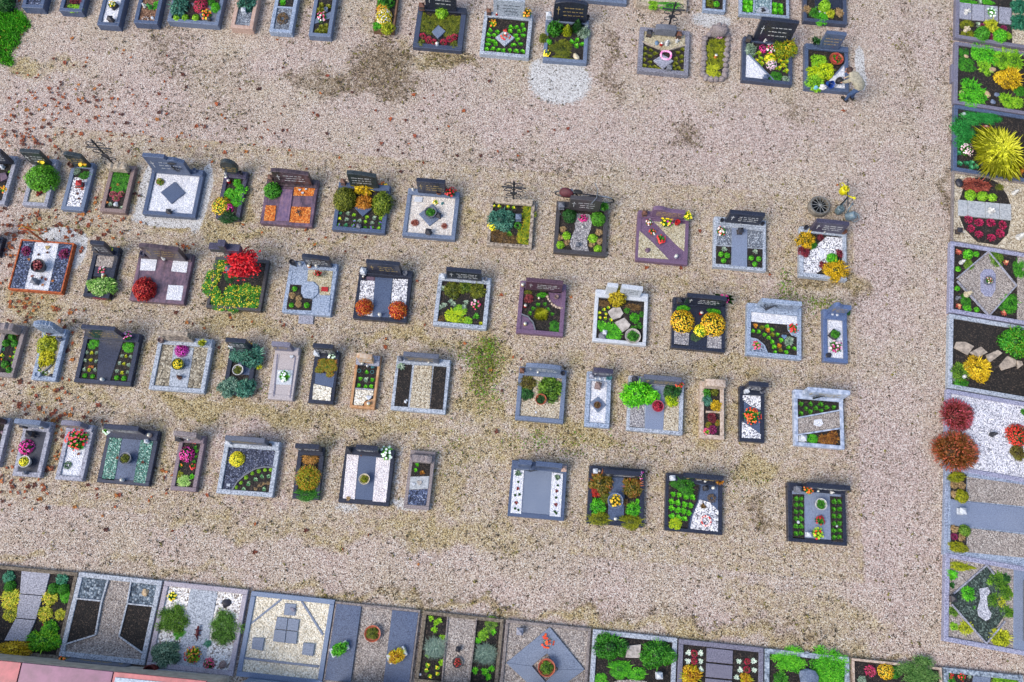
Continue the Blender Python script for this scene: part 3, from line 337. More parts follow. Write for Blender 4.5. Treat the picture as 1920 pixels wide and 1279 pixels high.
('right-hand plot with huge yellow grass mound','bd',13.873,13.894,2.714,2.285,-.0803,.1251,.12,'soil',('right',1.0,'bd'),None,[],[]),
('right-hand plot with oval bed and pink heathers','brw2',13.69,11.588,2.701,2.365,-.0803,.0868,.06,'sand2',('right',1.0,'be'),None,[('soil',0,[(-1.114,.248),(-.999,.659),(-.691,1.068),(-.344,1.153),(.005,1.039),(.283,.698),(.393,.369)]),('soil',0,[(-1.105,-.289),(.392,-.168),(.317,-.6),(.011,-1.013),(-.566,-1.024),(-.945,-.679)]),('slab_pale',.02,[(-1.159,.24),(-.883,.26),(-.876,-.255),(-1.15,-.278)]),('slab_pale',.02,[(-.869,.262),(-.372,.303),(-.368,-.219),(-.862,-.256)]),('slab_pale',.02,[(-.358,.301),(.049,.333),(.057,-.184),(-.355,-.221)]),('slab_pale',.02,[(.062,.332),(.393,.362),(.399,-.159),(.07,-.185)])],[]),
('right-hand plot with gravel diamond and oval slab','lgp2',13.406,9.311,2.595,2.217,-.0803,.1485,.12,'soil',('right',1.0,'mg'),None,[('pinkgrav',0,[(-.195,.968),(.607,.053),(-.166,-1.008),(-1.074,-.018)]),('slab_lgp2',.02,[(-.3,.408),(-.084,.435),(.024,.298),(.015,-.19),(-.098,-.423),(-.276,-.435),(-.402,-.304),(-.417,.237)]),('pinkgrav',0,[(.654,.984),(1.238,1.049),(1.238,-.955),(.639,-.995)])],[('lgp',[(-.195,.98),(.614,.054)]),('lgp',[(.614,.054),(-.166,-1.019)]),('lgp',[(-.166,-1.019),(-1.083,-.117)]),('lgp',[(-1.084,-.02),(-.195,.98)])]),
('right-hand plot with flat stepping stones on soil','lg',13.219,7.071,2.556,2.185,-.0803,.1502,.12,'soil',('right',1.0,'mg'),None,[('stone2',.03,[(-1.13,.109),(-1.063,.288),(-.818,.332),(-.573,.246),(-.744,-.043)]),('stone2',.03,[(-.692,.04),(-.381,.27),(-.195,.129),(-.465,-.085)]),('stone2',.03,[(-.229,.05),(.09,.254),(.219,.185),(-.151,-.175)]),('stone2',.03,[(.126,-.199),(.352,.124),(.595,.05),(.577,-.136),(.213,-.322)]),('stone2',.03,[(.605,.034),(.751,.042),(.785,-.062),(.646,-.197)])],[]),
('right-hand plot with two big red heathers on white gravel','lgp2',13.152,4.833,2.83,2.232,-.0803,.1319,.12,'mixed3',('right',1.0,'mg'),None,[],[]),
('right-hand plot with blue slab between gravel strips','lgb2',12.966,2.611,2.776,2.282,-.0803,.12,.1,'slab_lgb',('right',1.0,'mg'),None,[('pinkgrav',0,[(-.809,.997),(1.148,1.066),(1.142,.515),(-.801,.355)]),('slab_bl',.008,[(-1.237,.314),(1.141,.46),(1.133,-.2),(-1.224,-.336)]),('pinkgrav',0,[(-.791,-.349),(1.133,-.243),(1.126,-.828),(-.793,-.978)]),('soil',0,[(-1.251,1.049),(-.828,1.05),(-.837,.348),(-1.237,.332)]),('soil',0,[(-1.224,-.353),(-.809,-.352),(-.818,-.993),(-1.211,-1.009)])],[]),
('right-hand plot with diamond edging and green gravel','lgp2',12.543,.451,2.205,2.196,-.0803,.1417,.12,'pinkgrav',('right',1.0,'mg'),None,[('slab_bl',.01,[(.682,.993),(1.042,1.031),(1.042,-1.009),(.663,-.98)]),('glassd',0,[(-.028,.96),(.161,.77),(.321,.434),(.507,-.1),(-.028,-.963),(-.919,-.144),(-.871,.096)]),('lightgrav',.012,[(-.21,.341),(.002,.417),(.069,.312),(-.023,.167),(.006,-.085),(.099,-.222),(.06,-.356),(-.045,-.425),(-.23,-.33),(-.258,-.182),(-.181,.088)])],[('lgp',[(-.876,.095),(-.028,.974)]),('lgp',[(-.028,.974),(.161,.765)]),('lgp',[(-.919,-.169),(-.028,-.97)]),('lgp',[(-.028,-.97),(.441,-.353)])]),
]
ITEMS = [
(0,'ball','dg',-17.11,15.64,.335,.292),
(2,'mound','lg',-14.81,15.67,.271,.162,.5),
(2,'heath','bu',-14.97,15.9,.077,.093),
(2,'heath','bu',-14.83,15.92,.077,.093),
(2,'heath','bu',-14.69,15.93,.077,.093),
(2,'heath','bu',-14.91,16.04,.077,.093),
(3,'planter_bowl','dk/wyf',-13.64,15.87,.16,.193,1,0,'dark square planter bowl of white and yellow flowers'),
(3,'lantern','dk',-13.58,15.32,.083,.099),
(4,'mound','bg',-12.35,16.07,.128,.193,.4),
(4,'figure','green',-12.51,15.93,.109,.131,1,0,'green and white frog figurine'),
(4,'figure','white',-12.69,15.96,.09,.108,1,0,'white kneeling figurine'),
(4,'pebble','wh',-12.38,15.59,.07,.084,1,0,'round white stone ball'),
(4,'shell','sh',-12.57,15.49,.121,.145,1,0,'ring of pale shells'),
(5,'bush','bl',-11.62,16.04,.305,.367,1,0,'large blue-green leafy plant'),
(5,'mum','cr',-10.98,16.19,.231,.278,1,0,'crimson heather cushion'),
(5,'ball','lg',-11.63,15.67,.108,.13),
(5,'ball','lg',-11.36,15.69,.109,.13),
(5,'ball','lg',-11.05,15.73,.109,.13),
(5,'ball','bg',-10.49,16.15,.154,.185),
(5,'bush','g',-10.67,16.34,.129,.155),
(5,'bouquet','ryf',-10.72,15.87,.186,.222),
(5,'lantern','dk',-10.6,15.69,.057,.069),
(6,'bush','bl',-9.52,16.42,.29,.348,1,0,'dark blue-green juniper'),
(6,'lantern','wh',-9.57,16.08,.071,.084),
(7,'rosette','bg',-8.46,16.58,.119,.143),
(7,'wreath','br',-8.36,16.0,.178,.212,1,0,'brown moss wreath'),
(8,'rosette','ol',-7.24,16.62,.112,.134),
(8,'rosette','ol',-7.01,16.58,.112,.133),
(8,'rosette','ol',-7.3,16.41,.112,.133),
(8,'rosette','ol',-7.15,16.43,.112,.133),
(8,'rosette','ol',-7.21,15.65,.111,.131),
(8,'rosette','ol',-7.11,15.81,.111,.131),
(8,'rosette','ol',-7.06,15.64,.111,.131),
(8,'rosette','ol',-6.95,15.72,.111,.131),
(8,'rosette','ol',-6.97,15.87,.111,.131),
(8,'bouquet','pwf',-7.16,16.16,.178,.212),
(8,'vase','mgb',-7.04,16.42,.06,.071),
(9,'mum','or',-5.29,16.69,.206,.245,1,0,'orange flower cushion'),
(9,'mum','wy',-5.23,16.39,.268,.318,1,0,'white and yellow flower cushion'),
(9,'bush','bg',-5.39,16.04,.148,.175),
(9,'bush','yg',-5.06,15.98,.215,.254),
(9,'bush','g',-5.26,16.9,.27,.322),
(10,'tuft','ol',-3.99,16.51,.202,.239,.5,0,'olive heath ground cover'),
(10,'tuft','ol',-3.77,16.37,.218,.258,.5,0,'olive heath ground cover'),
(10,'tuft','ol',-3.58,16.52,.202,.239,.5,0,'olive heath ground cover'),
(10,'tuft','ol',-3.34,16.46,.219,.258,.5,0,'olive heath ground cover'),
(10,'tuft','ol',-3.07,16.49,.219,.258,.5,0,'olive heath ground cover'),
(10,'tuft','ol',-2.88,16.56,.162,.191,.5,0,'olive heath ground cover'),
(10,'tuft','ol',-3.98,16.2,.168,.198,.5,0,'olive heath ground cover'),
(10,'tuft','ol',-3.77,16.12,.167,.197,.5,0,'olive heath ground cover'),
(10,'tuft','ol',-3.11,16.19,.218,.257,.5,0,'olive heath ground cover'),
(10,'tuft','ol',-2.88,16.26,.168,.198,.5,0,'olive heath ground cover'),
(10,'tuft','ol',-3.19,16.05,.134,.157,.5,0,'olive heath ground cover'),
(10,'ball','lg',-3.44,16.78,.209,.248),
(10,'heath','cr',-3.94,15.87,.114,.133),
(10,'heath','cr',-3.74,15.76,.113,.133),
(10,'heath','cr',-3.58,15.68,.113,.133),
(10,'heath','cr',-3.27,15.7,.113,.133),
(10,'heath','cr',-3.08,15.85,.114,.133),
(10,'heath','cr',-2.96,15.94,.114,.133),
(10,'tuft','ol',-3.96,15.6,.133,.156,1,0,'small olive heath tuft'),
(10,'tuft','ol',-2.93,15.65,.133,.156,1,0,'small olive heath tuft'),
(10,'candle','wh',-3.45,15.58,.06,.07),
(10,'lantern','rust',-4.07,16.82,.088,.104,1,1),
(11,'rosette','bg',-1.87,16.31,.087,.103),
(11,'rosette','bg',-1.9,16.13,.087,.102),
(11,'rosette','bg',-1.88,15.95,.087,.102),
(11,'rosette','bg',-1.88,15.78,.087,.101),
(11,'rosette','bg',-1.9,15.6,.087,.101),
(11,'rosette','bg',-1.71,15.64,.087,.101),
(11,'rosette','bg',-1.54,15.62,.087,.101),
(11,'rosette','bg',-1.38,15.61,.087,.101),
(11,'rosette','bg',-1.18,15.64,.087,.101),
(11,'rosette','bg',-.98,15.64,.087,.101),
(11,'rosette','bg',-.78,15.65,.087,.101),
(11,'rosette','bg',-1.09,15.85,.087,.102),
(11,'rosette','bg',-.87,15.9,.087,.102),
(11,'rosette','bg',-.98,16.06,.087,.102),
(11,'rosette','bg',-.82,16.22,.087,.102),
(11,'rosette','bg',-1.05,16.2,.087,.102),
(11,'rosette','bg',-.96,16.37,.087,.103),
(11,'rosette','bg',-.81,16.43,.087,.103),
(11,'rosette','bg',-1.06,16.51,.088,.103),
(11,'rosette','bg',-.88,16.61,.088,.103),
(11,'rosette','bg',-1.23,16.49,.087,.103),
(11,'rosette','bg',-1.24,16.33,.087,.103),
(11,'rosette','bg',-1.63,16.27,.087,.103),
(11,'rosette','bg',-1.72,16.14,.087,.102),
(11,'rosette','bg',-1.74,15.92,.087,.102),
(11,'rosette','bg',-1.65,15.83,.087,.102),
(11,'bouquet','oyf',-1.8,16.55,.128,.151,1,0,'small yellow-orange flower clump'),
(11,'bouquet','rwf',-1.37,16.16,.184,.217),
(11,'lantern','rust',-1.96,16.85,.074,.088,1,1),
(11,'candle','red',-1.71,16.83,.047,0,1,1),
(11,'cross','rust',-1.36,16.88,.068,.08,1,1),
(11,'vaseflower','or',-.78,16.86,.186,.221,1,1,'vase of orange flowers'),
(12,'bush','g',.14,16.53,.255,.3,1.5),
(12,'cone','yg',.55,16.5,.157,.185,2.2),
(12,'cone','dg',.85,16.67,.18,.212,2.2),
(12,'bush','gy',1.08,16.5,.206,.242,1,0,'grey-green lavender bush'),
(12,'bush','ol',-.18,16.16,.157,.183),
(12,'mound','ol',.42,15.87,.409,.325,.4),
(12,'ball','bg',.01,16.07,.097,.113),
(12,'rosette','bg',.72,16.15,.097,.113),
(12,'rosette','bg',.88,16.23,.097,.113),
(12,'rosette','bg',.87,16.02,.097,.113),
(12,'rosette','bg',1.04,16.1,.097,.113),
(12,'bouquet','yf',-.03,15.62,.133,.155),
(12,'pebble','cr',.89,15.62,.126,.147,1,0,'pale stone with red figurine'),
(12,'lantern','wh',-.08,16.9,.09,.107,1,1),
(12,'mound','mo',.44,15.52,.407,.095,.3),
(12,'vase','dk',1.14,16.96,.068,.08,1,1),
(14,'mound','bg',3.74,17.8,.456,.171,.6),
(14,'bush','lg',3.19,17.77,.16,.189),
(15,'ringwreath','pk',3.67,15.93,.216,.251,1,0,'wreath of pink balls'),
(15,'rosette','ol',3.02,16.14,.082,.096),
(15,'rosette','ol',3.2,16.1,.082,.095),
(15,'rosette','ol',3.34,16.0,.082,.095),
(15,'rosette','ol',3.01,15.94,.082,.095),
(15,'rosette','ol',3.18,15.88,.082,.095),
(15,'rosette','ol',3.01,15.74,.082,.095),
(15,'rosette','ol',3.19,15.66,.082,.095),
(15,'rosette','ol',3.02,15.52,.081,.094),
(15,'rosette','ol',3.21,15.49,.081,.094),
(15,'rosette','ol',3.35,15.51,.081,.094),
(15,'rosette','ol',3.46,15.45,.081,.094),
(15,'rosette','ol',4.2,16.23,.082,.096),
(15,'rosette','ol',4.04,16.1,.082,.095),
(15,'rosette','ol',4.16,15.97,.082,.095),
(15,'rosette','ol',3.99,15.87,.082,.095),
(15,'rosette','ol',4.17,15.79,.082,.095),
(15,'rosette','ol',3.99,15.7,.082,.095),
(15,'rosette','ol',3.92,15.58,.082,.094),
(15,'rosette','ol',4.09,15.55,.081,.094),
(15,'rosette','ol',3.96,15.47,.081,.094),
(15,'rosette','ol',4.21,15.45,.081,.094),
(15,'ironcross','iron',3.72,17.04,.226,.266,1.05),
(15,'lantern','dk',3.11,16.64,.098,.114),
(15,'lantern','rust',4.04,16.67,.098,.114),
(15,'figure','white',3.67,16.35,.12,.14,1,0,'white angel plaque figurine'),
(15,'candle','red',3.51,16.31,.067,.078),
(15,'pebble','bl',3.37,16.38,.097,.114),
(15,'figure','white',3.99,16.48,.082,.096,1,0,'small white praying figurine'),
(15,'lantern','mg',3.78,15.44,.081,.094),
(16,'ball','bg',5.2,18.03,.106,.125),
(16,'bush','ol',5.0,18.05,.138,.164),
(17,'figure','dk',6.68,17.92,.089,.106,1,0,'dark bronze figurine'),
(17,'rosette','bg',6.13,18.17,.13,.155),
(17,'rosette','bg',6.29,18.18,.13,.155),
(17,'rosette','bg',6.12,17.98,.13,.154),
(17,'rosette','bg',6.28,17.97,.13,.154),
(17,'rosette','bg',6.2,17.85,.13,.154),
(17,'rosette','bg',7.06,18.18,.13,.155),
(17,'rosette','bg',7.25,18.16,.13,.155),
(17,'rosette','bg',7.06,17.96,.13,.154),
(17,'rosette','bg',7.25,17.97,.13,.154),
(18,'ball','lg',8.66,18.3,.196,.233),
(18,'tuft','tan',8.08,18.13,.147,.174),
(18,'tuft','tan',9.13,18.13,.147,.174),
(18,'bush','g',8.32,18.03,.163,.193),
(18,'mound','bg',8.57,17.83,.223,.264,.6),
(18,'bush','yg',8.85,18.05,.138,.164),
(18,'pebble','wh',8.52,18.12,.053,.063),
(18,'pebble','wh',8.68,18.1,.049),
(18,'rosette','gy',8.27,17.94,.089,.106),
(19,'tuft','mo',5.15,16.51,.22,.257,.35,0,'mossy ground cover'),
(19,'tuft','mo',5.37,16.63,.221,.258,.35,0,'mossy ground cover'),
(19,'tuft','mo',5.19,16.28,.26,.302,.35,0,'mossy ground cover'),
(19,'tuft','mo',5.39,16.31,.2,.232,.35,0,'mossy ground cover'),
(19,'tuft','mo',5.12,15.95,.219,.254,.35,0,'mossy ground cover'),
(19,'tuft','mo',5.32,15.97,.199,.231,.35,0,'mossy ground cover'),
(19,'mound','yg',5.17,15.6,.246,.284,.5),
(19,'heath','pk',5.32,16.96,.169,.198,1,0,'pale pink heather'),
(19,'candle','or',5.23,16.09,.064,.074),
(20,'bush','ygo',7.38,16.57,.353,.412,1.2,0,'large green and gold spotted shrub'),
(20,'bush','gy',6.3,16.42,.192,.223),
(20,'mum','mg',6.7,16.52,.12,.14),
(20,'bouquet','pwf',6.92,16.51,.168,.196),
(20,'mum','yl',6.93,16.16,.183,.213),
(20,'mum','pw',6.97,15.98,.167,.193,1,0,'pale pink chrysanthemum'),
(20,'mound','g',7.1,15.53,.257,.191,.5),
(20,'tuft','gy',7.42,15.49,.119,.137),
(20,'rosette','lgo',6.57,16.34,.104,.121),
(20,'rosette','lgo',6.63,16.16,.104,.12),
(20,'rosette','lgo',6.51,16.07,.103,.12),
(20,'rosette','lgo',6.67,15.98,.103,.12),
(20,'rosette','lgo',6.37,16.24,.104,.12),
(20,'rosette','lgo',7.22,15.87,.103,.119),
(20,'rosette','lgo',7.34,15.98,.103,.12),
(20,'rosette','lgo',7.44,16.13,.104,.12),
(20,'rosette','lgo',7.08,15.88,.103,.119),
(20,'rosette','lgo',7.43,15.79,.103,.119),
(20,'rosette','lgo',7.24,16.13,.104,.12),
(20,'lantern','dk',6.21,16.71,.12,.141,1,1),
(20,'figure','white',6.72,16.73,.072,.084,1,1),
(20,'lantern','bd',6.76,15.43,.071,.082),
(21,'bush','lg',8.43,16.22,.247,.287,.8),
(21,'bush','ylg',8.59,15.9,.298,.345,.8),
(21,'bush','ylg',8.23,15.8,.206,.238,.8),
(21,'bush','lg',8.32,15.45,.297,.341,.7),
(21,'bowl','terra/rgf2',8.96,16.32,.216,.251,1,0,'wide terracotta bowl with red flowers'),
(21,'vaseflower','dg',8.28,16.8,.181,.212,1,1,'green leafy plant in vase'),
(21,'candle','yel',8.62,16.71,.056,.066,1,1),
(21,'candle','red',8.82,16.7,.064,.075,1,1),
(22,'bouquet','oyf',-15.4,9.38,.106,.12),
(22,'rosette','lg',-15.4,9.96,.059),
(22,'rosette','lg',-15.31,9.68,.058),
(22,'lantern','wh',-15.62,10.08,.053),
(22,'pebble','wh',-15.37,9.51,.053),
(22,'figure','dk',-15.56,10.23,.059,0,1,1),
(23,'ball','gy2',-14.35,9.82,.484,.422,1.0,0,'huge round green and olive bush'),
(23,'rosette','bu',-14.35,9.39,.119,.134,1,0,'wilted brown plant'),
(23,'vaseflower','sun',-14.36,10.31,.166,.189,1,1,'yellow sunflower bunch'),
(23,'vase','dk',-14.72,10.28,.069,.079,1,1),
(24,'mound','g',-13.16,10.08,.213,.127),
(24,'bush','gy',-13.47,10.18,.107,.121),
(24,'vase','rust',-13.57,10.28,.08,.091,1,1),
(24,'vaseflower','sun',-13.19,10.34,.155,.177,1,1,'yellow sunflower bunch'),
(24,'lantern','red',-13.22,9.75,.106,.12),
(25,'tuft','g',-12.32,10.13,.16,.181,.45,0,'dense green carpet plant'),
(25,'tuft','g',-12.11,10.16,.16,.181,.45,0,'dense green carpet plant'),
(25,'tuft','g',-11.98,10.14,.128,.144,.45,0,'dense green carpet plant'),
(25,'tuft','g',-12.3,9.93,.146,.165,.45,0,'dense green carpet plant'),
(25,'tuft','g',-12.11,9.92,.16,.18,.45,0,'dense green carpet plant'),
(25,'tuft','g',-11.95,9.94,.128,.144,.45,0,'dense green carpet plant'),
(25,'tuft','g',-12.21,9.75,.133,.149,.45,0,'dense green carpet plant'),
(25,'tuft','g',-11.99,9.75,.133,.149,.45,0,'dense green carpet plant'),
(25,'heath','pkr',-12.12,9.45,.101,.113),
(25,'heath','pkr',-12.25,9.57,.101,.113),
(25,'heath','pkr',-12.01,9.59,.101,.113),
(25,'ironcross','iron',-12.37,10.45,.241,.273,1.45),
(25,'pebble','wh',-12.1,9.27,.079),
(25,'figure','white',-12.04,9.22,.058),
(25,'rosette','gy',-12.25,9.25,.074),
(25,'rosette','gy',-11.9,9.17,.069),
(26,'heath','pkg',-10.97,10.09,.128,.144,1,0,'pink and green heather'),
(26,'lantern','dk',-10.47,9.14,.069),
(26,'lantern','mgb',-11.12,10.43,.075,.085,1,1),
(26,'vase','bd',-9.96,10.49,.054,0,1,1),
(26,'ornament','heron',-10.41,10.47,.107,.121,1,1,'iron wreath with bird ornament'),
(27,'bouquet','yf',-8.82,10.52,.121,.135),
(27,'bush','bg',-8.74,10.29,.128,.144,.8),
(27,'bush','bg',-8.55,10.07,.16,.178,.8),
(27,'bush','bg',-8.88,9.92,.155,.172,.8),
(27,'bush','bg',-8.6,9.74,.191,.212,.7),
(27,'mum','ymr',-9.04,9.49,.286,.317,.7,0,'yellow and maroon pansy cushion'),
(27,'mum','mg',-8.8,9.47,.127,.141),
(27,'mound','dg',-8.78,9.16,.343,.181),
(27,'candle','lil',-9.04,10.39,.059),
(27,'candle','red',-8.95,10.28,.064),
(27,'figure','white',-9.07,10.48,.054,0,1,1),
(27,'vase','dk',-8.62,10.54,.054,0,1,1),
(28,'ball','g',-7.62,10.1,.262,0,1.0,0,'square clipped green shrub'),
(28,'cross','dk',-6.69,9.38,.127,.14,1,0,'dark bronze lying cross'),
(28,'heart','wh',-6.85,10.22,.043),
(28,'heart','wh',-6.75,10.13,.043),
(28,'vase','brass',-6.61,10.55,.059,0,1,1),
(28,'lantern','rust',-7.72,10.46,.075,0,1,1),
(28,'heart','wh',-6.67,10.26,.037),
(29,'ball','ol',-5.5,10.04,.342,.378,1.1),
(29,'ball','ol2',-4.39,10.02,.299,.388,1.1),
(29,'bush','ora',-4.93,9.99,.246,.271,1.1,0,'orange-brown dwarf conifer'),
(29,'bush','yel',-5.0,10.47,.336,.238,1.2,0,'golden yellow azalea'),
(29,'bouquet','ryf',-4.48,10.6,.14,.155),
(29,'lantern','rust',-5.59,10.54,.075,0,1,1),
(29,'lantern','mg',-4.96,9.23,.063),
(29,'rosette','mix',-5.57,9.62,.069),
(29,'rosette','mix',-5.17,9.61,.069),
(29,'rosette','mix',-4.79,9.58,.069),
(29,'rosette','mix',-4.39,9.59,.069),
(29,'rosette','mix',-5.57,9.46,.069),
(29,'rosette','mix',-5.13,9.43,.069),
(29,'rosette','mix',-4.81,9.43,.069),
(29,'rosette','mix',-4.61,9.42,.069),
(29,'rosette','mix',-4.38,9.43,.069),
(29,'rosette','mix',-5.56,9.26,.069),
(29,'rosette','mix',-5.36,9.27,.069),
(29,'rosette','mix',-5.14,9.27,.069),
(29,'rosette','mix',-4.8,9.25,.069),
(29,'rosette','mix',-4.61,9.26,.069),
(29,'rosette','mix',-4.4,9.27,.069),
(29,'rosette','gy',-5.35,9.64,.08),
(29,'rosette','gy',-4.57,9.58,.08),
(29,'rosette','gy',-5.36,9.45,.08),
(29,'rosette','gy',-4.98,9.44,.08),
(30,'potplant','mg/g',-2.95,9.84,.176,.193),
(30,'lantern','dk',-2.71,9.8,.069),
(30,'heath','rbr',-3.38,9.54,.106,.116),
(30,'heath','rbr',-2.52,9.52,.101),
(30,'book','wh',-3.37,10.29,.118,.13),
(30,'bouquet','ywf',-2.86,10.24,.086),
(30,'vaseflower','rdk',-2.44,10.48,.188,.208,1,1,'deep red flower bunch'),
(30,'pebble','teal',-2.66,10.23,.059),
(30,'lantern','dk',-2.94,9.24,.085),
(30,'figure','white',-3.55,10.53,.065,0,1,1),
(30,'pot','rust',-2.78,10.5,.086,0,1,1),
(31,'bush','bl',-.88,9.88,.374,0,.9,0,'broad blue spruce mound'),
(31,'mum','yl',-1.12,9.64,.133,.145),
(31,'tuft','ygo',-.15,10.32,.161,.176,.4,0,'yellow-green moss cushion'),
(31,'tuft','ygo',-.07,10.15,.161,.176,.4,0,'yellow-green moss cushion'),
(31,'tuft','ygo',-.18,10.09,.147,.161,.4,0,'yellow-green moss cushion'),
(31,'tuft','ygo',-.12,9.92,.16,.175,.4,0,'yellow-green moss cushion'),
(31,'tuft','ygo',-.15,9.71,.16,.174,.4,0,'yellow-green moss cushion'),
(31,'tuft','ygo',-.27,9.49,.159,.173,.4,0,'yellow-green moss cushion'),
(31,'tuft','ygo',-.13,9.45,.146,.158,.4,0,'yellow-green moss cushion'),
(31,'tuft','ygo',-.28,9.32,.133,0,.4,0,'yellow-green moss cushion'),
(31,'tuft','ygo',-.14,9.28,.132,.143,.4,0,'yellow-green moss cushion'),
(31,'tuft','br',-1.0,9.36,.199,.216,.5,0,'brown heather patch'),
(31,'tuft','br',-.7,9.29,.238,.258,.5,0,'brown heather patch'),
(31,'tuft','br',-.51,9.29,.159,.172,.5,0,'brown heather patch'),
(31,'rosette','g',-.63,9.45,.119,.13),
(31,'lantern','mgb',-.4,9.96,.096),
(31,'wreath','or',-.4,9.75,.112,.122,1,0,'orange autumn wreath'),
(31,'rosette','yfl',-1.0,10.31,.064),
(31,'rosette','yfl',-.74,10.32,.064),
(31,'rosette','yfl',-.57,10.31,.064),
(31,'rosette','yfl',-1.15,10.31,.064),
(31,'ironcross','iron',-.6,10.51,.296,.325,1.15),
(32,'ball','dg',1.08,10.19,.209,.228),
(32,'ball','g2',1.91,10.19,.22,.24),
(32,'ball','lg',1.04,9.57,.128),
(32,'ball','lg',.88,9.26,.127),
(32,'ball','lg',1.8,9.56,.128),
(32,'ball','lg',1.97,9.25,.127),
(32,'tuft','tan',.92,9.77,.101),
(32,'tuft','tan',.84,9.49,.101),
(32,'tuft','tan',1.06,9.37,.101),
(32,'tuft','tan',1.96,9.77,.101),
(32,'tuft','tan',2.01,9.49,.101),
(32,'tuft','tan',1.79,9.37,.101),
(32,'mum','mg',1.48,10.17,.121,.132),
(32,'figure','white',1.48,9.89,.053),
(32,'lantern','mg',.81,10.42,.097,0,1,1),
(32,'vaseflower','g',2.05,10.49,.167,.183,1,1,'green leafy plant in vase'),
(32,'pebble','wh',.79,10.25,.043),
(32,'lantern','mg',1.37,9.3,.058),
(33,'bouquet','ymf',3.91,10.25,.18,.195,1,0,'yellow and magenta bouquet'),
(33,'vaseflower','yl',4.46,10.44,.165,.18,1,1,'yellow flower bunch'),
(33,'bouquet','rwf',3.39,10.21,.117),
(33,'bouquet','rwf',3.5,9.92,.124,.135),
(33,'bouquet','rdf',3.77,9.7,.147,.159),
(33,'candle','wh',4.21,9.2,.062),
(33,'pebble','pu',3.4,9.33,.085),
(33,'lantern','rust',3.24,10.43,.07,0,1,1),
(33,'vase','red',4.2,10.24,.078),
(34,'rosette','gy',5.6,9.59,.093),
(34,'rosette','gy',6.5,9.6,.093),
(34,'ball','bg',5.51,9.42,.077),
(34,'ball','bg',5.69,9.4,.077),
(34,'ball','bg',5.59,9.23,.077),
(34,'ball','bg',6.38,9.39,.077),
(34,'ball','bg',6.6,9.38,.077),
(34,'ball','bg',6.49,9.21,.077),
(34,'bouquet','rwf',5.51,10.14,.14,.152),
(34,'lantern','dk',6.03,10.16,.078),
(34,'vase','dk',5.49,10.44,.055,0,1,1),
(34,'vase','dk',6.67,10.45,.055,0,1,1),
(34,'bouquet','ywf',5.95,10.47,.078),
(34,'figure','white',6.04,10.44,.047,0,1,1),
(35,'bush','yel2',7.98,10.11,.281,.304,.9),
(35,'bush','bu',8.41,10.25,.117),
(35,'bush','bu',7.92,9.76,.163,.176),
(35,'bush','bu',8.96,9.8,.124),
(35,'bush','bu',8.47,9.39,.108),
(35,'ball','bg',8.73,9.61,.175,.188),
(35,'bush','yel2',8.82,9.27,.356,.323,.9),
(35,'bush','g',8.15,10.0,.14,.152),
(35,'vase','dk',7.93,10.45,.063,0,1,1),
(35,'pot','rust',9.04,10.43,.078,0,1,1),
(35,'figure','white',8.49,10.38,.039,0,1,1),
(37,'heath','mag',-14.26,7.56,.14,.155),
(37,'heath','mag',-13.16,7.58,.175,.193),
(37,'potplant','dk/rdd',-13.7,7.1,.199,.218,1,0,'dark round bowl of red flowers'),
(37,'lantern','mg',-13.72,6.66,.089),
(37,'heart','gd',-13.69,7.73,.07,0,1,0,'wire heart on the white gravel'),
(37,'woodcross','cor',-13.81,7.88,.151,.167,1.15),
(38,'bush','var',-11.87,6.73,.417,.282,.8,0,'green and cream variegated bush'),
(38,'bouquet','pwf',-12.0,7.2,.12),
(38,'candle','or',-11.88,7.04,.055),
(38,'vaseflower','yl',-11.8,7.76,.111,.121,1,1,'yellow flower bunch'),
(38,'lantern','dk',-12.23,7.74,.075,0,1,1),
(38,'tuft','bu',-11.93,6.43,.272,.107,.3),
(39,'ball','red',-10.63,6.72,.322,.347,1.1,0,'round dark red barberry bush'),
(39,'figure','white',-10.29,7.68,.091,0,1,1,'white dove ornament'),
(39,'candle','or',-9.9,7.79,.059,0,1,1),
(39,'candle','gr',-9.77,7.82,.053,0,1,1),
(39,'candle','or',-9.71,7.77,.043,0,1,1),
(39,'vase','dkp',-10.87,7.74,.069,0,1,1),
(40,'yflow','g',-8.68,7.69,.227,.246,.55,0,'yellow-flowered bright green groundcover clump'),
(40,'yflow','g',-8.83,7.34,.252,.273,.55,0,'yellow-flowered bright green groundcover clump'),
(40,'yflow','g',-8.89,7.02,.225,.242,.55,0,'yellow-flowered bright green groundcover clump'),
(40,'yflow','g',-8.72,6.78,.251,.269,.55,0,'yellow-flowered bright green groundcover clump'),
(40,'yflow','g',-8.46,6.55,.276,.295,.55,0,'yellow-flowered bright green groundcover clump'),
(40,'yflow','g',-8.19,6.86,.291,.311,.55,0,'yellow-flowered bright green groundcover clump'),
(40,'yflow','g',-8.11,6.53,.25,.267,.55,0,'yellow-flowered bright green groundcover clump'),
(40,'yflow','g',-7.85,6.72,.29,.31,.55,0,'yellow-flowered bright green groundcover clump'),
(40,'yflow','g',-7.86,7.04,.199,.213,.55,0,'yellow-flowered bright green groundcover clump'),
(40,'yflow','g',-7.59,6.67,.224,.239,.55,0,'yellow-flowered bright green groundcover clump'),
(40,'yflow','g',-7.55,7.02,.191,.204,.55,0,'yellow-flowered bright green groundcover clump'),
(40,'maple','red',-7.86,7.58,.4,.431),
(40,'lantern','mg',-8.42,7.56,.123),
(40,'mound','dg',-8.36,7.4,.186,.201,.4),
(41,'ball','bg',-6.48,7.17,.077),
(41,'ball','bg',-6.49,6.68,.076),
(41,'ball','bg',-6.06,6.72,.077),
(41,'tuft','tan',-6.52,6.96,.095),
(41,'tuft','tan',-6.33,6.9,.095),
(41,'tuft','tan',-6.3,6.72,.095),
(41,'vaseflower','rdk',-5.87,7.63,.123,0,1,0,'dark vase of red flowers'),
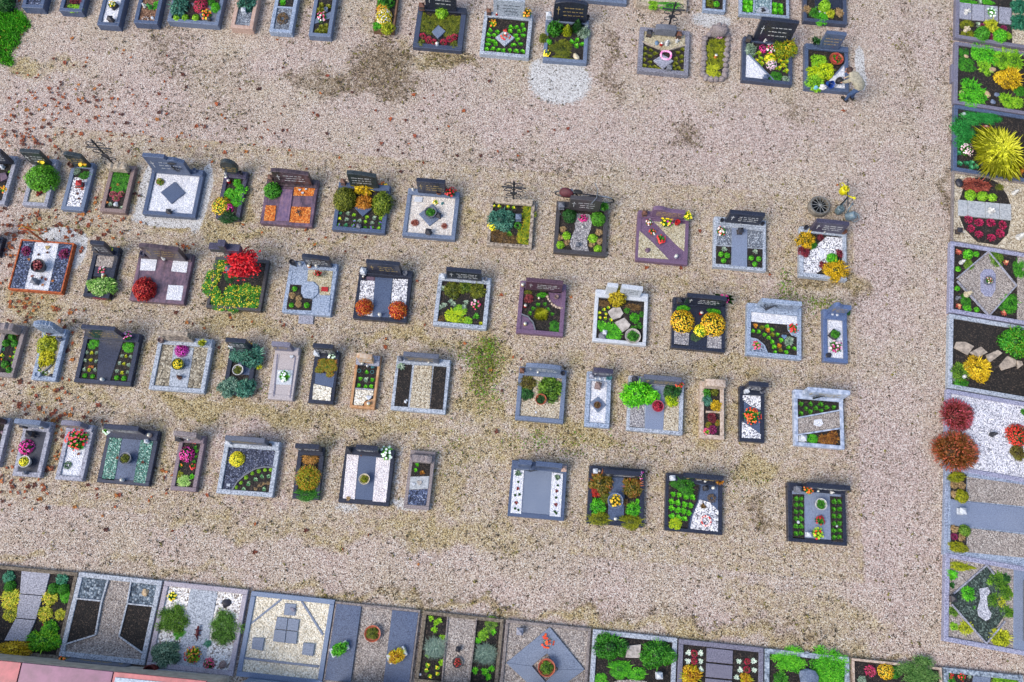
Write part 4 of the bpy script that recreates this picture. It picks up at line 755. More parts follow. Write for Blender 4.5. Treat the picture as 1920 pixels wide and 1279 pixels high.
(41,'book','red',-5.64,7.24,.096,0,1,0,'small dark red plaque'),
(41,'vase','dk',-6.64,7.9,.08,0,1,1),
(41,'candle','or',-6.16,7.85,.064,0,1,1),
(41,'candle','wh',-5.95,7.88,.059,0,1,1),
(41,'candle','wh',-6.43,7.89,.059,0,1,1),
(41,'ornament','branch',-6.53,7.92,.161,.174,1,1,'dark bronze branch sculpture'),
(42,'ball','redgold',-4.45,6.81,.264,.28,1.2,0,'clipped red and gold barberry'),
(42,'ball','redgold',-3.5,6.81,.259,0,1.2,0,'clipped red and gold barberry'),
(42,'candle','wh',-3.98,6.62,.063),
(42,'lantern','wh',-4.61,7.84,.08,0,1,1),
(42,'vase','mg',-3.43,7.9,.064,0,1,1),
(42,'candle','rust',-4.6,7.7,.043),
(43,'bush','ol',-2.05,7.59,.254,.27,.8),
(43,'bush','ol',-1.34,7.63,.246,.261,.8),
(43,'bush','ol2',-1.72,7.71,.193,0,.8),
(43,'rosette','gy',-2.24,7.12,.09),
(43,'rosette','gy',-2.34,7.05,.09),
(43,'rosette','gy',-2.34,7.62,.091),
(43,'rosette','gy',-1.98,7.17,.09),
(43,'rosette','gy',-2.07,7.25,.09),
(43,'rosette','gy',-1.64,7.26,.09),
(43,'rosette','gy',-1.68,7.12,.09),
(43,'mound','ylg',-1.91,6.83,.317,.228,.5),
(43,'mound','lg',-1.78,7.0,.199,0,.5),
(43,'mound','lg',-1.53,6.72,.132,0,.5),
(43,'bouquet','pwf',-1.36,7.21,.146,0,1,0,'pink and white cyclamen'),
(43,'rosette','g',-1.31,6.87,.106),
(43,'rosette','yg',-1.16,6.68,.074),
(43,'lantern','wh',-2.35,7.91,.07,0,1,1),
(43,'vase','mg',-1.16,7.95,.059,0,1,1),
(43,'tuft','br',-2.27,6.7,.106,0,.4),
(44,'grass','yg',.5,7.11,.213,0,1,0,'yellow-green grass tuft'),
(44,'rosette','g',.39,7.4,.07),
(44,'rosette','g',.58,7.43,.07),
(44,'rosette','g',.26,7.27,.07),
(44,'rosette','g',.19,7.12,.07),
(44,'rosette','g',.68,7.28,.07),
(44,'rosette','g',.81,7.15,.07),
(44,'bush','bur',.11,7.54,.146,0,.7,0,'burgundy leafy plant'),
(44,'mound','bg',.49,7.69,.156,.08),
(44,'mound','g',.92,6.78,.164,0,.6),
(44,'candle','red',.04,7.3,.055),
(44,'candle','yel',.08,6.77,.055),
(44,'vase','brn',.89,7.64,.06),
(44,'candle','tan',-.09,7.88,.066,0,1,1),
(44,'pebble','wh',.15,7.86,.05,0,1,1),
(44,'pebble','wh',.26,7.89,.05,0,1,1),
(44,'tuft','ol',.07,7.73,.139,.067,.4),
(44,'candle','tan',.4,7.57,.035),
(45,'ball','yel3',2.6,7.83,.273,.315,1.3,0,'clipped golden boxwood ball'),
(45,'bowl','stone/g',3.09,6.69,.219,0,1,0,'pale stone trough with green plant'),
(45,'tuft','pkr',2.9,7.46,.1,0,1,0,'pink flowering cushion'),
(45,'tuft','pkr',3.33,7.38,.1,0,1,0,'pink flowering cushion'),
(45,'tuft','pkr',3.28,7.05,.1,0,1,0,'pink flowering cushion'),
(45,'tuft','pkr',3.12,6.95,.1,0,1,0,'pink flowering cushion'),
(45,'bush','bg',3.13,7.27,.155,0,.7),
(45,'rosette','yfl',2.14,7.32,.065),
(45,'rosette','yfl',2.26,7.43,.065),
(45,'rosette','yfl',2.38,7.5,.065),
(45,'rosette','yfl',2.16,7.18,.065),
(45,'rosette','yfl',2.31,7.18,.065),
(45,'rosette','yfl',2.32,7.3,.065),
(45,'rosette','yfl',2.47,7.14,.065),
(45,'tuft','bg',2.19,6.97,.15,0,.35,0,'bright green moss cushion'),
(45,'tuft','bg',2.39,6.9,.187,0,.35,0,'bright green moss cushion'),
(45,'tuft','bg',2.57,6.87,.187,0,.35,0,'bright green moss cushion'),
(45,'tuft','bg',2.5,6.7,.187,0,.35,0,'bright green moss cushion'),
(45,'tuft','bg',2.68,6.72,.137,0,.35,0,'bright green moss cushion'),
(45,'tuft','bg',2.27,6.89,.137,0,.35,0,'bright green moss cushion'),
(45,'tuft','br',2.21,7.61,.214,.106,.4),
(45,'tuft','br',3.08,7.58,.264,.106,.4),
(45,'pebble','mg',2.26,6.65,.119),
(45,'lantern','wh',2.31,6.73,.06),
(46,'mum','yo',4.46,7.27,.345,0,1.0,0,'large golden chrysanthemum dome'),
(46,'mum','yo',5.32,7.26,.326,0,1.0,0,'large golden chrysanthemum dome'),
(46,'mum','yl',4.98,7.05,.188,0,1.0,0,'small bright yellow chrysanthemum'),
(46,'mound','bg',4.45,7.65,.205,.093),
(46,'mound','bg',5.35,7.64,.205,.099),
(46,'orchid','mg',5.55,7.95,.19,0,1,0,'magenta orchid with long leaves'),
(46,'candle','red',4.97,7.55,.057),
(46,'lantern','dk',4.34,7.84,.076,0,1,1),
(47,'rosette','bg',6.47,7.2,.078),
(47,'rosette','bg',6.63,7.2,.078),
(47,'rosette','bg',6.79,7.13,.078),
(47,'rosette','bg',6.91,7.05,.078),
(47,'rosette','bg',7.0,7.3,.078),
(47,'rosette','bg',6.86,7.38,.078),
(47,'rosette','bg',7.15,7.17,.078),
(47,'rosette','bg',7.26,7.01,.078),
(47,'rosette','bg',7.01,6.94,.078),
(47,'rosette','bg',7.06,6.8,.078),
(47,'rosette','bg',7.09,6.64,.078),
(47,'rosette','bg',7.4,6.67,.078),
(47,'rosette','bg',7.46,6.82,.078),
(47,'rosette','bg',7.63,6.81,.078),
(47,'rosette','ora',6.54,7.37,.082),
(47,'rosette','ora',6.88,7.27,.082),
(47,'rosette','ora',7.2,6.84,.081),
(47,'rosette','ol',6.72,7.34,.082),
(47,'rosette','ol',7.01,7.15,.081),
(47,'rosette','ol',7.24,6.72,.081),
(47,'bouquet','pkf',6.57,6.79,.131),
(47,'bouquet','rdf',7.59,7.39,.151,0,1,0,'red poinsettia'),
(47,'heart','bl',7.34,7.12,.075),
(47,'bush','gy',7.48,7.0,.131,0,.5),
(47,'bouquet','ywf',7.04,7.89,.095),
(47,'ornament','branch2',6.79,7.92,.19,0,1,1,'dark iron tree ornament'),
(48,'planter_bowl','dk/g',8.73,7.3,.173,0,1,0,'dark lozenge planter with green and tan plants'),
(48,'bouquet','mgf',8.78,6.97,.194,0,1,0,'green wreath with magenta flower'),
(48,'pebble','dk',8.57,6.69,.106),
(48,'pebble','wh',8.68,7.89,.041,0,1,1),
(48,'pebble','wh',8.82,7.88,.041,0,1,1),
(48,'bush','dg',9.14,8.03,.108,0,.6),
(49,'ball','g',-14.1,4.84,.111),
(49,'ball','g',-13.98,5.03,.112),
(49,'ball','g',-13.85,4.85,.111),
(49,'ball','g',-13.96,4.24,.11),
(49,'ball','g',-13.8,4.09,.11),
(49,'rosette','mix',-14.14,4.66,.063),
(49,'rosette','mix',-13.79,4.61,.063),
(49,'rosette','mix',-14.12,4.49,.063),
(49,'rosette','mix',-13.79,4.47,.063),
(49,'rosette','mix',-13.78,4.3,.062),
(49,'rosette','orf',-13.89,4.46,.053),
(49,'rosette','orf',-13.8,4.72,.053),
(49,'rosette','orf',-14.08,4.37,.053),
(49,'vase','brg',-14.16,5.09,.053),
(49,'vase','rust',-13.84,5.1,.044),
(50,'bush','yg',-12.95,4.9,.262,.278,.9,0,'yellow-green azalea'),
(50,'bush','yg2',-12.89,4.51,.246,0,.9,0,'dense yellow-green cushion shrub'),
(50,'rosette','wyf',-13.01,4.17,.053),
(50,'rosette','wyf',-12.9,4.12,.053),
(50,'rosette','wyf',-12.81,4.1,.053),
(50,'figure','mg',-12.64,5.07,.107,0,1,0,'grey stone relief sculpture'),
(50,'pot','rust',-12.92,5.21,.073,0,1,1),
(50,'pebble','dk',-12.65,4.06,.072),
(50,'pebble','wh',-12.74,4.18,.043),
(50,'pot','lgb',-12.96,4.03,.086),
(51,'mound','bg',-11.73,5.05,.17,.149,.6),
(51,'mound','bg',-10.74,5.04,.17,.149,.6),
(51,'rosette','gy',-11.85,4.79,.065),
(51,'rosette','gy',-11.58,4.81,.065),
(51,'rosette','gy',-11.84,4.57,.065),
(51,'rosette','gy',-11.54,4.57,.065),
(51,'rosette','gy',-11.8,4.31,.065),
(51,'rosette','gy',-11.51,4.33,.065),
(51,'rosette','gy',-10.87,4.79,.065),
(51,'rosette','gy',-10.63,4.79,.065),
(51,'rosette','gy',-10.89,4.58,.065),
(51,'rosette','gy',-10.63,4.55,.065),
(51,'rosette','gy',-10.91,4.35,.065),
(51,'rosette','gy',-10.61,4.35,.065),
(51,'rosette','yg',-11.71,4.79,.06),
(51,'rosette','yg',-11.69,4.59,.06),
(51,'rosette','yg',-11.67,4.31,.06),
(51,'rosette','yg',-10.76,4.79,.06),
(51,'rosette','yg',-10.77,4.57,.06),
(51,'rosette','yg',-10.76,4.32,.06),
(51,'ball','bg',-11.74,4.14,.065),
(51,'ball','bg',-11.53,4.14,.065),
(51,'ball','bg',-10.87,4.17,.065),
(51,'ball','bg',-10.67,4.17,.065),
(51,'candle','wh',-11.21,4.07,.058),
(51,'vaseflower','mwf',-10.73,5.32,.141,0,1,1,'pink and white flower bunch'),
(51,'lantern','dk',-11.8,5.28,.083,0,1,1),
(52,'mum','mag2',-9.27,5.1,.212,0,.9,0,'magenta chrysanthemum'),
(52,'potplant','dg/yf',-9.23,4.67,.17,0,1,0,'yellow chrysanthemum in dark pot'),
(52,'figure','rust',-9.16,4.33,.102,0,1,0,'brown and white duck figurine'),
(52,'vase','brn',-9.82,5.28,.078,0,1,1),
(52,'vaseflower','yg',-8.67,5.3,.143,0,1,1,'yellow-green plant in vase'),
(53,'bush','bl',-7.73,5.16,.253,0,.8,0,'blue-green juniper'),
(53,'bush','bl',-7.31,5.13,.331,0,.9,0,'blue-green juniper'),
(53,'bush','bl2',-7.79,4.19,.276,0,.9,0,'blue-green juniper'),
(53,'bush','bl',-7.34,4.2,.294,0,.9,0,'blue-green juniper'),
(53,'potplant','whp/ol',-7.59,4.67,.149,0,1,0,'white-rimmed round pot'),
(53,'lantern','wh',-7.88,5.33,.067,0,1,1),
(53,'bouquet','yrf',-7.47,5.4,.119),
(53,'candle','yel',-7.68,5.38,.036,0,1,1),
(53,'rosette','yg',-7.07,4.84,.108),
(54,'bouquet','gwf',-6.33,4.63,.18,0,1,0,'green and white bouquet on plate'),
(54,'heart','wh',-6.23,5.2,.057,0,1,0,'white star ornament'),
(55,'tuft','gred',-5.36,5.12,.16,0,.6,0,'green and red groundcover'),
(55,'tuft','gred',-5.11,5.16,.15,0,.6,0,'green and red groundcover'),
(55,'tuft','gred',-5.39,4.93,.142,0,.6,0,'green and red groundcover'),
(55,'tuft','gred',-5.21,5.0,.168,0,.6,0,'green and red groundcover'),
(55,'tuft','gred',-5.06,4.99,.124,0,.6,0,'green and red groundcover'),
(55,'tuft','gred',-5.11,4.83,.116,0,.6,0,'green and red groundcover'),
(55,'lantern','wh',-5.53,5.34,.073,0,1,1),
(55,'bouquet','gwf',-5.12,5.38,.156,0,1,0,'white and green flower bunch'),
(55,'candle','wh',-5.4,5.4,.047,0,1,1),
(56,'rosette','bg',-4.13,4.98,.07),
(56,'rosette','bg',-4.28,4.78,.07),
(56,'rosette','bg',-3.95,4.78,.07),
(56,'rosette','bg',-4.29,4.59,.069),
(56,'rosette','bg',-4.1,4.58,.069),
(56,'rosette','bg',-3.95,4.6,.069),
(56,'rosette','gy',-4.12,4.77,.088),
(56,'heart','wh',-3.97,4.28,.077,0,1,0,'white star ornament'),
(56,'candle','yel',-3.94,4.1,.061),
(56,'candle','mg',-4.25,5.17,.052,0,1,1),
(56,'candle','wh',-4.13,5.15,.041),
(56,'pebble','teal',-3.99,5.14,.057),
(56,'ring','teal',-4.34,5.0,.046),
(56,'ring','teal',-3.98,5.0,.046),
(57,'rosette','gy',-3.21,5.22,.119,0,1,0,'silver-green succulent'),
(57,'pebble','wh',-2.96,4.25,.051),
(57,'pebble','wh',-2.93,4.3,.031),
(57,'lantern','mg',-3.24,5.41,.062,0,1,1),
(57,'candle','wh',-2.32,5.42,.042,0,1,1),
(57,'candle','wh',-2.45,5.39,.026,0,1,1),
(58,'bush','br2',.3,5.09,.252,.211,.7),
(58,'bush','olg',.92,5.0,.329,0,.8,0,'olive-green spreading shrub'),
(58,'bush','dg',.3,4.81,.186,0,.7),
(58,'potplant','terra/dg',.69,4.65,.153,0,1,0,'terracotta pot lying between shrubs'),
(58,'lantern','rust',.11,5.4,.066,0,1,1),
(58,'vase','dk',1.23,5.42,.061,0,1,1),
(58,'candle','wh',.55,5.4,.033,0,1,1),
(58,'pebble','wh',.59,4.31,.043),
(59,'potplant','rust/br',2.23,4.65,.098,0,1,0,'dark dried flower pot'),
(59,'lantern','brn',2.22,5.19,.099),
(59,'pot','teal',2.5,5.43,.077,0,1,1),
(59,'bouquet','orf',2.51,5.49,.077),
(59,'pebble','wh',2.14,5.39,.036,0,1,1),
(59,'pebble','wh',2.26,5.39,.036,0,1,1),
(59,'pebble','wh',2.4,5.38,.044,0,1,1),
(59,'lantern','lgp',2.02,5.43,.061,0,1,1),
(60,'bush','bg2',3.34,5.06,.494,.406,.9,0,'large bright green boxwood'),
(60,'bush','dg',4.26,5.23,.234,0,.9),
(60,'bush','ylg',4.24,4.97,.186,0,.8),
(60,'potplant','wr/rdm',3.85,4.75,.164,0,1,0,'round pot of dark red chrysanthemum'),
(60,'vaseflower','rdg',4.4,5.4,.132,0,1,1,'red flower with green leaves'),
(60,'lantern','dk',3.2,5.45,.072,0,1,1),
(61,'bush','bl',5.22,5.09,.159,0,.8),
(61,'bush','yel',5.48,4.96,.186,0,.8),
(61,'bush','g',5.19,5.28,.132),
(61,'bush','ol',5.43,5.35,.116),
(61,'heath','bu',5.37,4.62,.131,.166),
(61,'heath','mag',5.39,4.29,.122),
(61,'bouquet','pkf',5.23,4.22,.114),
(61,'tuft','gred',5.29,4.41,.103,0,.4),
(61,'tuft','gred',5.53,4.49,.082,0,.4),
(62,'bouquet','orr',6.43,4.74,.26,0,1,0,'bushy orange-red flower bunch'),
(62,'lantern','wh',6.26,5.43,.066,0,1,1),
(62,'vase','mg',6.68,5.44,.061,0,1,1),
(63,'rosette','g',7.8,5.24,.083),
(63,'rosette','g',8.06,5.26,.083),
(63,'rosette','g',8.34,5.28,.083),
(63,'rosette','g',8.5,5.21,.082),
(63,'rosette','g',8.69,5.23,.083),
(63,'rosette','g',7.93,5.12,.082),
(63,'rosette','g',8.2,5.16,.082),
(63,'rosette','g',7.8,4.98,.082),
(63,'rosette','g',8.05,5.05,.082),
(63,'rosette','g',8.35,5.1,.082),
(63,'mound','bg',8.08,4.29,.168,0,.5),
(63,'tuft','rbo',8.43,4.3,.19,0,.5,0,'russet heath patch'),
(63,'tuft','rbo',8.64,4.39,.204,0,.5,0,'russet heath patch'),
(63,'lantern','wh',7.81,4.27,.081),
(63,'ornament','branch3',8.09,5.48,.138,0,1,1,'iron branch on the headstone'),
(64,'pebble','pu',-13.53,2.4,.07),
(65,'mum','mag3',-12.77,2.07,.198,0,.9,0,'hot pink flower bunch'),
(65,'potplant','whp/ylm',-12.64,1.68,.158,0,1,0,'yellow chrysanthemum in white pot'),
(65,'lantern','dk',-12.71,2.41,.094),
(65,'cross','dk',-12.51,2.39,.07),
(65,'lantern','mg',-12.6,1.41,.051),
(65,'candle','brass',-12.45,2.63,.066,0,1,1),
(65,'lantern','dk',-12.92,2.62,.075,0,1,1),
(66,'bouquet','rgf',-11.48,2.39,.352,0,1,0,'sprawling green plant with scarlet flowers'),
(66,'wreath','dg',-11.6,1.71,.105,0,1,0,'dark leaf garland'),
(67,'potplant','mg/ol',-10.05,2.01,.159,0,1,0,'grey pot with olive plant'),
(67,'candle','wh',-10.04,1.46,.056),
(67,'bouquet','gwf',-10.75,2.7,.118,0,1,0,'teal and white flower bunch'),
(67,'candle','pk',-9.57,2.68,.061,0,1,1),
(67,'lantern','wh',-9.63,2.52,.052),
(68,'mum','mag3',-8.55,2.29,.194,0,.9,0,'magenta chrysanthemum ball'),
(68,'bouquet','rdf',-8.43,2.69,.145),
(68,'bouquet','rdf',-8.32,1.98,.099),
(68,'rosette','orf',-8.64,1.99,.064),
(68,'mound','yol',-8.64,1.73,.128,0,.4),
(68,'bush','lgc',-8.48,1.57,.168,0,.4,0,'pale green succulent'),
(68,'rosette','bg',-8.29,1.73,.089),
(68,'rosette','g',-8.31,2.4,.055),
(68,'rosette','g',-8.3,2.25,.055),
(68,'rosette','g',-8.32,2.12,.055),
(68,'rosette','g',-8.36,2.49,.055),
(68,'lantern','dk',-8.76,2.67,.085,0,1,1),
(68,'candle','wh',-8.54,2.67,.035,0,1,1),
(69,'mum','ylm',-7.2,2.29,.214,0,.8,0,'round bright yellow chrysanthemum'),
(69,'ball','lg',-7.08,1.56,.057),
(69,'ball','lg',-6.98,1.69,.057),
(69,'ball','lg',-6.87,1.84,.057),
(69,'ball','lg',-6.73,1.96,.057),
(69,'ball','lg',-6.57,2.03,.057),
(69,'ball','lg',-6.41,2.08,.057),
(69,'ball','lg',-6.26,2.1,.057),
(69,'rosette','gw',-6.88,1.53,.084),
(69,'rosette','gw',-6.78,1.68,.084),
(69,'rosette','gw',-6.62,1.81,.084),
(69,'rosette','gw',-6.46,1.9,.084),
(69,'rosette','gw',-6.29,1.92,.084),
(69,'rosette','gw',-6.35,1.58,.084),
(69,'tuft','tan',-6.58,1.56,.064),
(69,'tuft','tan',-6.48,1.66,.064),
(69,'tuft','tan',-6.38,1.72,.064),
(69,'tuft','tan',-6.27,1.74,.064),
(69,'book','lg',-7.3,1.6,.049,0,1,0,'small square grey plate'),
(69,'lantern','wh',-7.44,2.7,.07,0,1,1),
(69,'candle','wh',-6.63,2.74,.045,0,1,1),
(69,'vase','dk',-6.35,2.73,.04,0,1,1),
(70,'mound','g',-5.19,1.55,.37,.184,.9,0,'low clipped green hedge'),
(70,'spike','fire',-5.24,1.97,.372,0,1,0,'yellow and orange spiky heather'),
(70,'bush','ora2',-5.28,2.53,.212,0,.6,0,'orange-brown mixed plant'),
(70,'candle','red',-5.56,2.71,.06,0,1,1),
(70,'candle','red',-5.3,2.7,.04,0,1,1),
(71,'potplant','cream/yol',-3.74,2.07,.144,0,1,0,'cream patterned pot with olive plant'),
(71,'bouquet','gwf',-3.27,2.82,.196,0,1,0,'pale green artificial bouquet'),
(71,'rosette','rbo',-3.93,2.76,.1),
(71,'lantern','dk',-4.26,2.8,.075,0,1,1),
(71,'rosette','tan',-4.11,1.55,.074),
(72,'heart','stone',-2.31,2.13,.07),
(72,'heart','wh',-2.46,2.07,.05),
(72,'rosette','bg',-2.43,2.59,.065),
(72,'rosette','bg',-2.45,2.45,.065),
(72,'rosette','rbo',-2.27,2.4,.08),
(72,'vase','brg',-2.57,2.8,.065),
(72,'candle','tan',-2.12,2.81,.06),
(73,'rosette','dgg',.26,2.62,.104,0,1,0,'grey-green succulent'),
(73,'rosette','dgg',1.31,2.61,.104,0,1,0,'grey-green succulent'),
(73,'rosette','dg',.28,2.39,.045),
(73,'rosette','dg',.23,2.04,.045),
(73,'rosette','dg',.34,2.07,.045),
(73,'rosette','dg',.26,1.7,.045),
(73,'rosette','dg',.35,1.67,.045),
(73,'rosette','dg',1.33,2.4,.045),
(73,'rosette','dg',1.31,2.08,.045),
(73,'rosette','dg',1.3,1.72,.045),
(73,'rosette','dg',1.35,1.68,.045),
(73,'rosette','bur',.29,2.22,.058),
(73,'rosette','bur',.28,1.85,.058),
(73,'rosette','bur',1.31,2.25,.058),
(73,'rosette','bur',1.32,1.9,.058),
(73,'lantern','pk',1.45,2.84,.072,0,1,1),
(73,'ornament','branch3',.59,2.79,.13,0,1,1,'bronze branch on the headstone'),
(74,'bush','gred2',2.45,2.58,.318,0,.9,0,'green and russet bush'),
(74,'bush','gred2',3.3,2.56,.292,0,.9,0,'green and russet bush'),
(74,'bush','rdb',2.36,2.34,.155,0,.8),
(74,'bush','ol',2.62,2.2,.155,0,.8),
(74,'bush','bg',2.43,1.96,.209,0,.8),
(74,'bush','bg',3.35,1.97,.199,0,.8),
(74,'mound','yol',2.45,1.64,.368,.194,.8,0,'golden green clipped mound'),
(74,'mound','yol',3.34,1.65,.368,.203,.8,0,'golden green clipped mound'),
(74,'potplant','mgb/yf2',2.85,2.13,.206,0,1,0,'round pot of yellow flowers'),
(74,'heath','br',3.12,2.15,.103),
(74,'candle','wh',2.9,1.68,.051),
(74,'vaseflower','mwf',3.46,2.86,.117,0,1,1,'pink and white flower bunch'),
(74,'lantern','wh',2.29,2.86,.059,0,1,1),
(74,'candle','or',2.39,2.87,.039,0,1,1),
(74,'rosette','bg',3.47,2.19,.09),
(75,'mound','g',4.66,2.72,.351,.257,.8,0,'dense green spreading shrub'),
(75,'rosette','bg',4.38,2.46,.094),
(75,'rosette','bg',4.54,2.45,.094),
(75,'rosette','bg',4.72,2.42,.094),
(75,'rosette','bg',4.9,2.43,.094),
(75,'rosette','bg',4.35,2.27,.094),
(75,'rosette','bg',4.51,2.25,.094),
(75,'rosette','bg',4.69,2.22,.094),
(75,'rosette','bg',4.85,2.21,.094),
(75,'rosette','bg',4.36,2.1,.093),
(75,'rosette','bg',4.52,2.06,.093),
(75,'rosette','bg',4.67,2.05,.093),
(75,'rosette','bg',4.81,2.01,.093),
(75,'rosette','bg',4.37,1.89,.093),
(75,'rosette','bg',4.54,1.88,.093),
(75,'rosette','bg',4.7,1.86,.093),
(75,'mound','ylg',4.47,1.7,.16,0,.7),
(75,'ringwreath','rw',5.26,1.85,.167,0,1,0,'red and white ring wreath'),
(75,'rosette','br',5.18,2.22,.097),
(75,'wreath','brh',5.4,2.45,.123,0,1,0,'brown heart wreath'),
(75,'lantern','dk',5.22,2.69,.065),
(75,'candle','wh',5.42,2.72,.052),
(75,'vaseflower','ora',5.56,2.9,.13,0,1,1,'orange-brown flower bunch'),
(75,'lantern','wh',4.33,2.87,.065,0,1,1),
(75,'lantern','wh',5.02,2.93,.065,0,1,1),
(75,'candle','wh',5.2,2.87,.039,0,1,1),
(76,'rosette','g',7.63,2.65,.082),
(76,'rosette','g',7.76,2.66,.082),
(76,'rosette','g',7.63,2.49,.082),
(76,'rosette','g',7.76,2.5,.082),
(76,'rosette','g',7.62,2.31,.082),
(76,'rosette','g',7.76,2.32,.082),
(76,'rosette','g',7.62,2.13,.081),
(76,'rosette','g',7.75,2.14,.081),
(76,'rosette','g',7.62,1.94,.081),
(76,'rosette','g',7.75,1.95,.081),
(76,'rosette','g',7.62,1.75,.081),
(76,'rosette','g',7.75,1.77,.081),
(76,'rosette','g',8.63,2.67,.082),
(76,'rosette','g',8.77,2.68,.082),
(76,'rosette','g',8.62,2.47,.082),
(76,'rosette','g',8.77,2.49,.082),
(76,'rosette','g',8.62,2.29,.082),
(76,'rosette','g',8.76,2.3,.082),
(76,'rosette','g',8.62,2.1,.081),
(76,'rosette','g',8.76,2.12,.081),
(76,'rosette','g',8.61,1.92,.081),
(76,'rosette','g',8.76,1.94,.081),
(76,'rosette','g',8.61,1.75,.081),
(76,'rosette','g',8.75,1.77,.081),
(76,'potplant','whp/g',8.23,2.55,.155,0,1,0,'white-rimmed pot of green plants'),
(76,'bouquet','rgf2',8.24,2.14,.137,0,1,0,'red and green plant bowl'),
(76,'bouquet','lrf',8.18,1.8,.167,0,1,0,'lime and red plant arrangement'),
(76,'lantern','wh',7.92,1.75,.061),
(76,'vaseflower','or2',7.87,2.88,.145,0,1,1,'orange flower bunch'),
(76,'figure','white',8.55,2.89,.071,0,1,1,'white angel figurine'),
(76,'lantern','mg',7.63,2.88,.08,0,1,1),
(76,'pebble','wh',8.7,2.04,.035),
(76,'candle','bl',8.18,2.89,.031,0,1,1),
(76,'pebble','wh',7.69,2.05,.044),
(77,'bush','bl3',-12.4,-1.21,.166,0,.8),
(77,'bush','bl3',-11.05,-1.14,.176,0,.8),
(77,'ball','g',-12.3,-1.43,.15),
(77,'ball','g',-11.2,-1.39,.15),
(77,'ball','g',-10.96,-1.38,.15),
(77,'mound','bg',-10.85,-1.56,.155),
(77,'yflow','yg',-12.22,-1.71,.269,0,.6),
(77,'yflow','yg',-11.25,-1.62,.215,0,.6),
(77,'yflow','yg',-12.12,-2.06,.218,0,.6),
(77,'yflow','yg',-11.25,-2.0,.213,0,.6),
(77,'yflow','yg',-10.88,-1.99,.159,0,.6),
(77,'bush','bgr',-11.05,-2.33,.235,0,.8),
(77,'bush','bgr',-11.11,-2.62,.418,.283,.8,0,'large green bush with red flower tips'),
(77,'bush','yel',-11.77,-2.88,.404,.223,.8,0,'large golden yellow bush'),
(77,'heath','cr',-11.22,-2.26,.064),
(77,'rosette','orf',-11.14,-2.37,.064),
(77,'rosette','orf',-11.09,-2.46,.049),
(78,'pebble','tan',-8.89,-1.26,.11,0,1,0,'round brown stone ball'),
(78,'vaseflower','or2',-10.49,-3.03,.134,0,1,0,'orange flower bunch'),
(79,'grassbush','gol',-8.08,-1.84,.422,0,.8,0,'spreading green juniper'),
(79,'grassbush','gol2',-6.71,-1.89,.4,0,.8,0,'spreading green juniper'),
(79,'bush','sil',-8.05,-2.63,.36,.316,.7,0,'silvery grey-green shrub'),
(79,'bouquet','yf',-8.19,-1.29,.122),
(79,'pebble','dk',-6.79,-1.33,.117),
(79,'lizard','rd',-7.37,-2.09,.163),
(79,'bouquet','rdy',-7.38,-2.61,.224,0,1,0,'red and gold flower arrangement'),
(79,'mum','pkr',-6.95,-2.77,.13),
(79,'pebble','brn',-6.61,-2.76,.114,0,1,0,'brown flat stone'),
(79,'pebble','wh',-6.94,-1.31,.048),
(79,'vase','rd',-8.26,-3.04,.186,0,1,0,'large dark red urn'),
(79,'grassbush','bl3',-7.09,-2.31,.126,0,.6),
(79,'grassbush','bg',-7.83,-2.13,.157,0,.6),
(80,'pebble','mgp',-5.11,-1.32,.096,0,1,0,'rough grey stone lump'),
(81,'bowl','terra/ol',-3.01,-1.7,.201,0,1,0,'terracotta bowl with olive plants'),
(81,'boxpot','wh/bg',-3.77,-2.13,.23,0,1,0,'white box planter with green plants'),
(81,'boxpot','wh/yor',-2.33,-2.14,.243,.228,1,0,'white box planter with yellow-orange plants'),
(82,'fescue','gyb',-1.42,-1.89,.329,.308),
(82,'fescue','gyb',-.15,-1.92,.329,.307),
(82,'rosette','lg',-1.6,-1.21,.093),
(82,'rosette','lg',-1.46,-1.3,.093),
(82,'rosette','lg',-1.49,-1.47,.093),
(82,'rosette','lg',-1.27,-1.64,.093),
(82,'rosette','lg',-1.57,-2.08,.092),
(82,'rosette','lg',-1.22,-2.22,.092),
(82,'rosette','lg',-1.39,-1.24,.093),
(82,'mound','olg',-.09,-1.23,.207,0,.4),
(82,'tuft','lg',-.25,-1.48,.16,0,.5),
(82,'rosette','bg',-.36,-1.63,.103),
(82,'rosette','bg',-.36,-2.33,.102),
(82,'rosette','bg',-.13,-2.33,.102),
(82,'rosette','bg',.04,-2.25,.102),
(82,'rosette','bg',-.02,-2.44,.102),
(82,'rosette','bg',.0,-1.38,.104),
(82,'rosette','yfl',-1.57,-2.43,.071),
(82,'rosette','yfl',-1.46,-2.56,.071),
(82,'rosette','yfl',-1.31,-2.35,.071),
(82,'rosette','yfl',-1.29,-2.49,.071),
(82,'rosette','yfl',-1.55,-2.31,.071),
(82,'lantern','dk',-.84,-1.87,.057),
(82,'bowl','dkb2/rd0',-.82,-2.18,.128,0,1,0,'dark bowl with a red candle'),
(82,'pebble','wh',-1.72,-2.55,.041),
(83,'potplant','terra/olg',1.39,-2.08,.216,.201,1,0,'terracotta pot with green plant'),
(83,'bouquet','ogf',1.36,-1.47,.199,0,1,0,'orange and green arrangement'),
(83,'tuft','gy',1.26,-1.62,.154,0,.5),
(83,'lantern','lgp',.66,-1.31,.09),
(84,'bush','g3',2.95,-1.47,.412,.348,.9,0,'large green boxwood'),
(84,'bush','g3',4.14,-1.53,.425,.384,.9,0,'large green boxwood'),
(84,'mound','bg',3.26,-1.96,.343,.233,.5),
(84,'mound','bg',3.68,-2.05,.263,.159,.5),
(84,'mound','bg',2.79,-2.26,.163,.151,.5),
(84,'lantern','wh',4.2,-2.02,.079),
(85,'heath','cr',5.08,-1.43,.088),
(85,'heath','cr',5.08,-1.61,.088),
(85,'heath','cr',6.41,-1.5,.088),
(85,'heath','cr',6.4,-1.69,.088),
(85,'rosette','wcab',4.93,-1.43,.081),
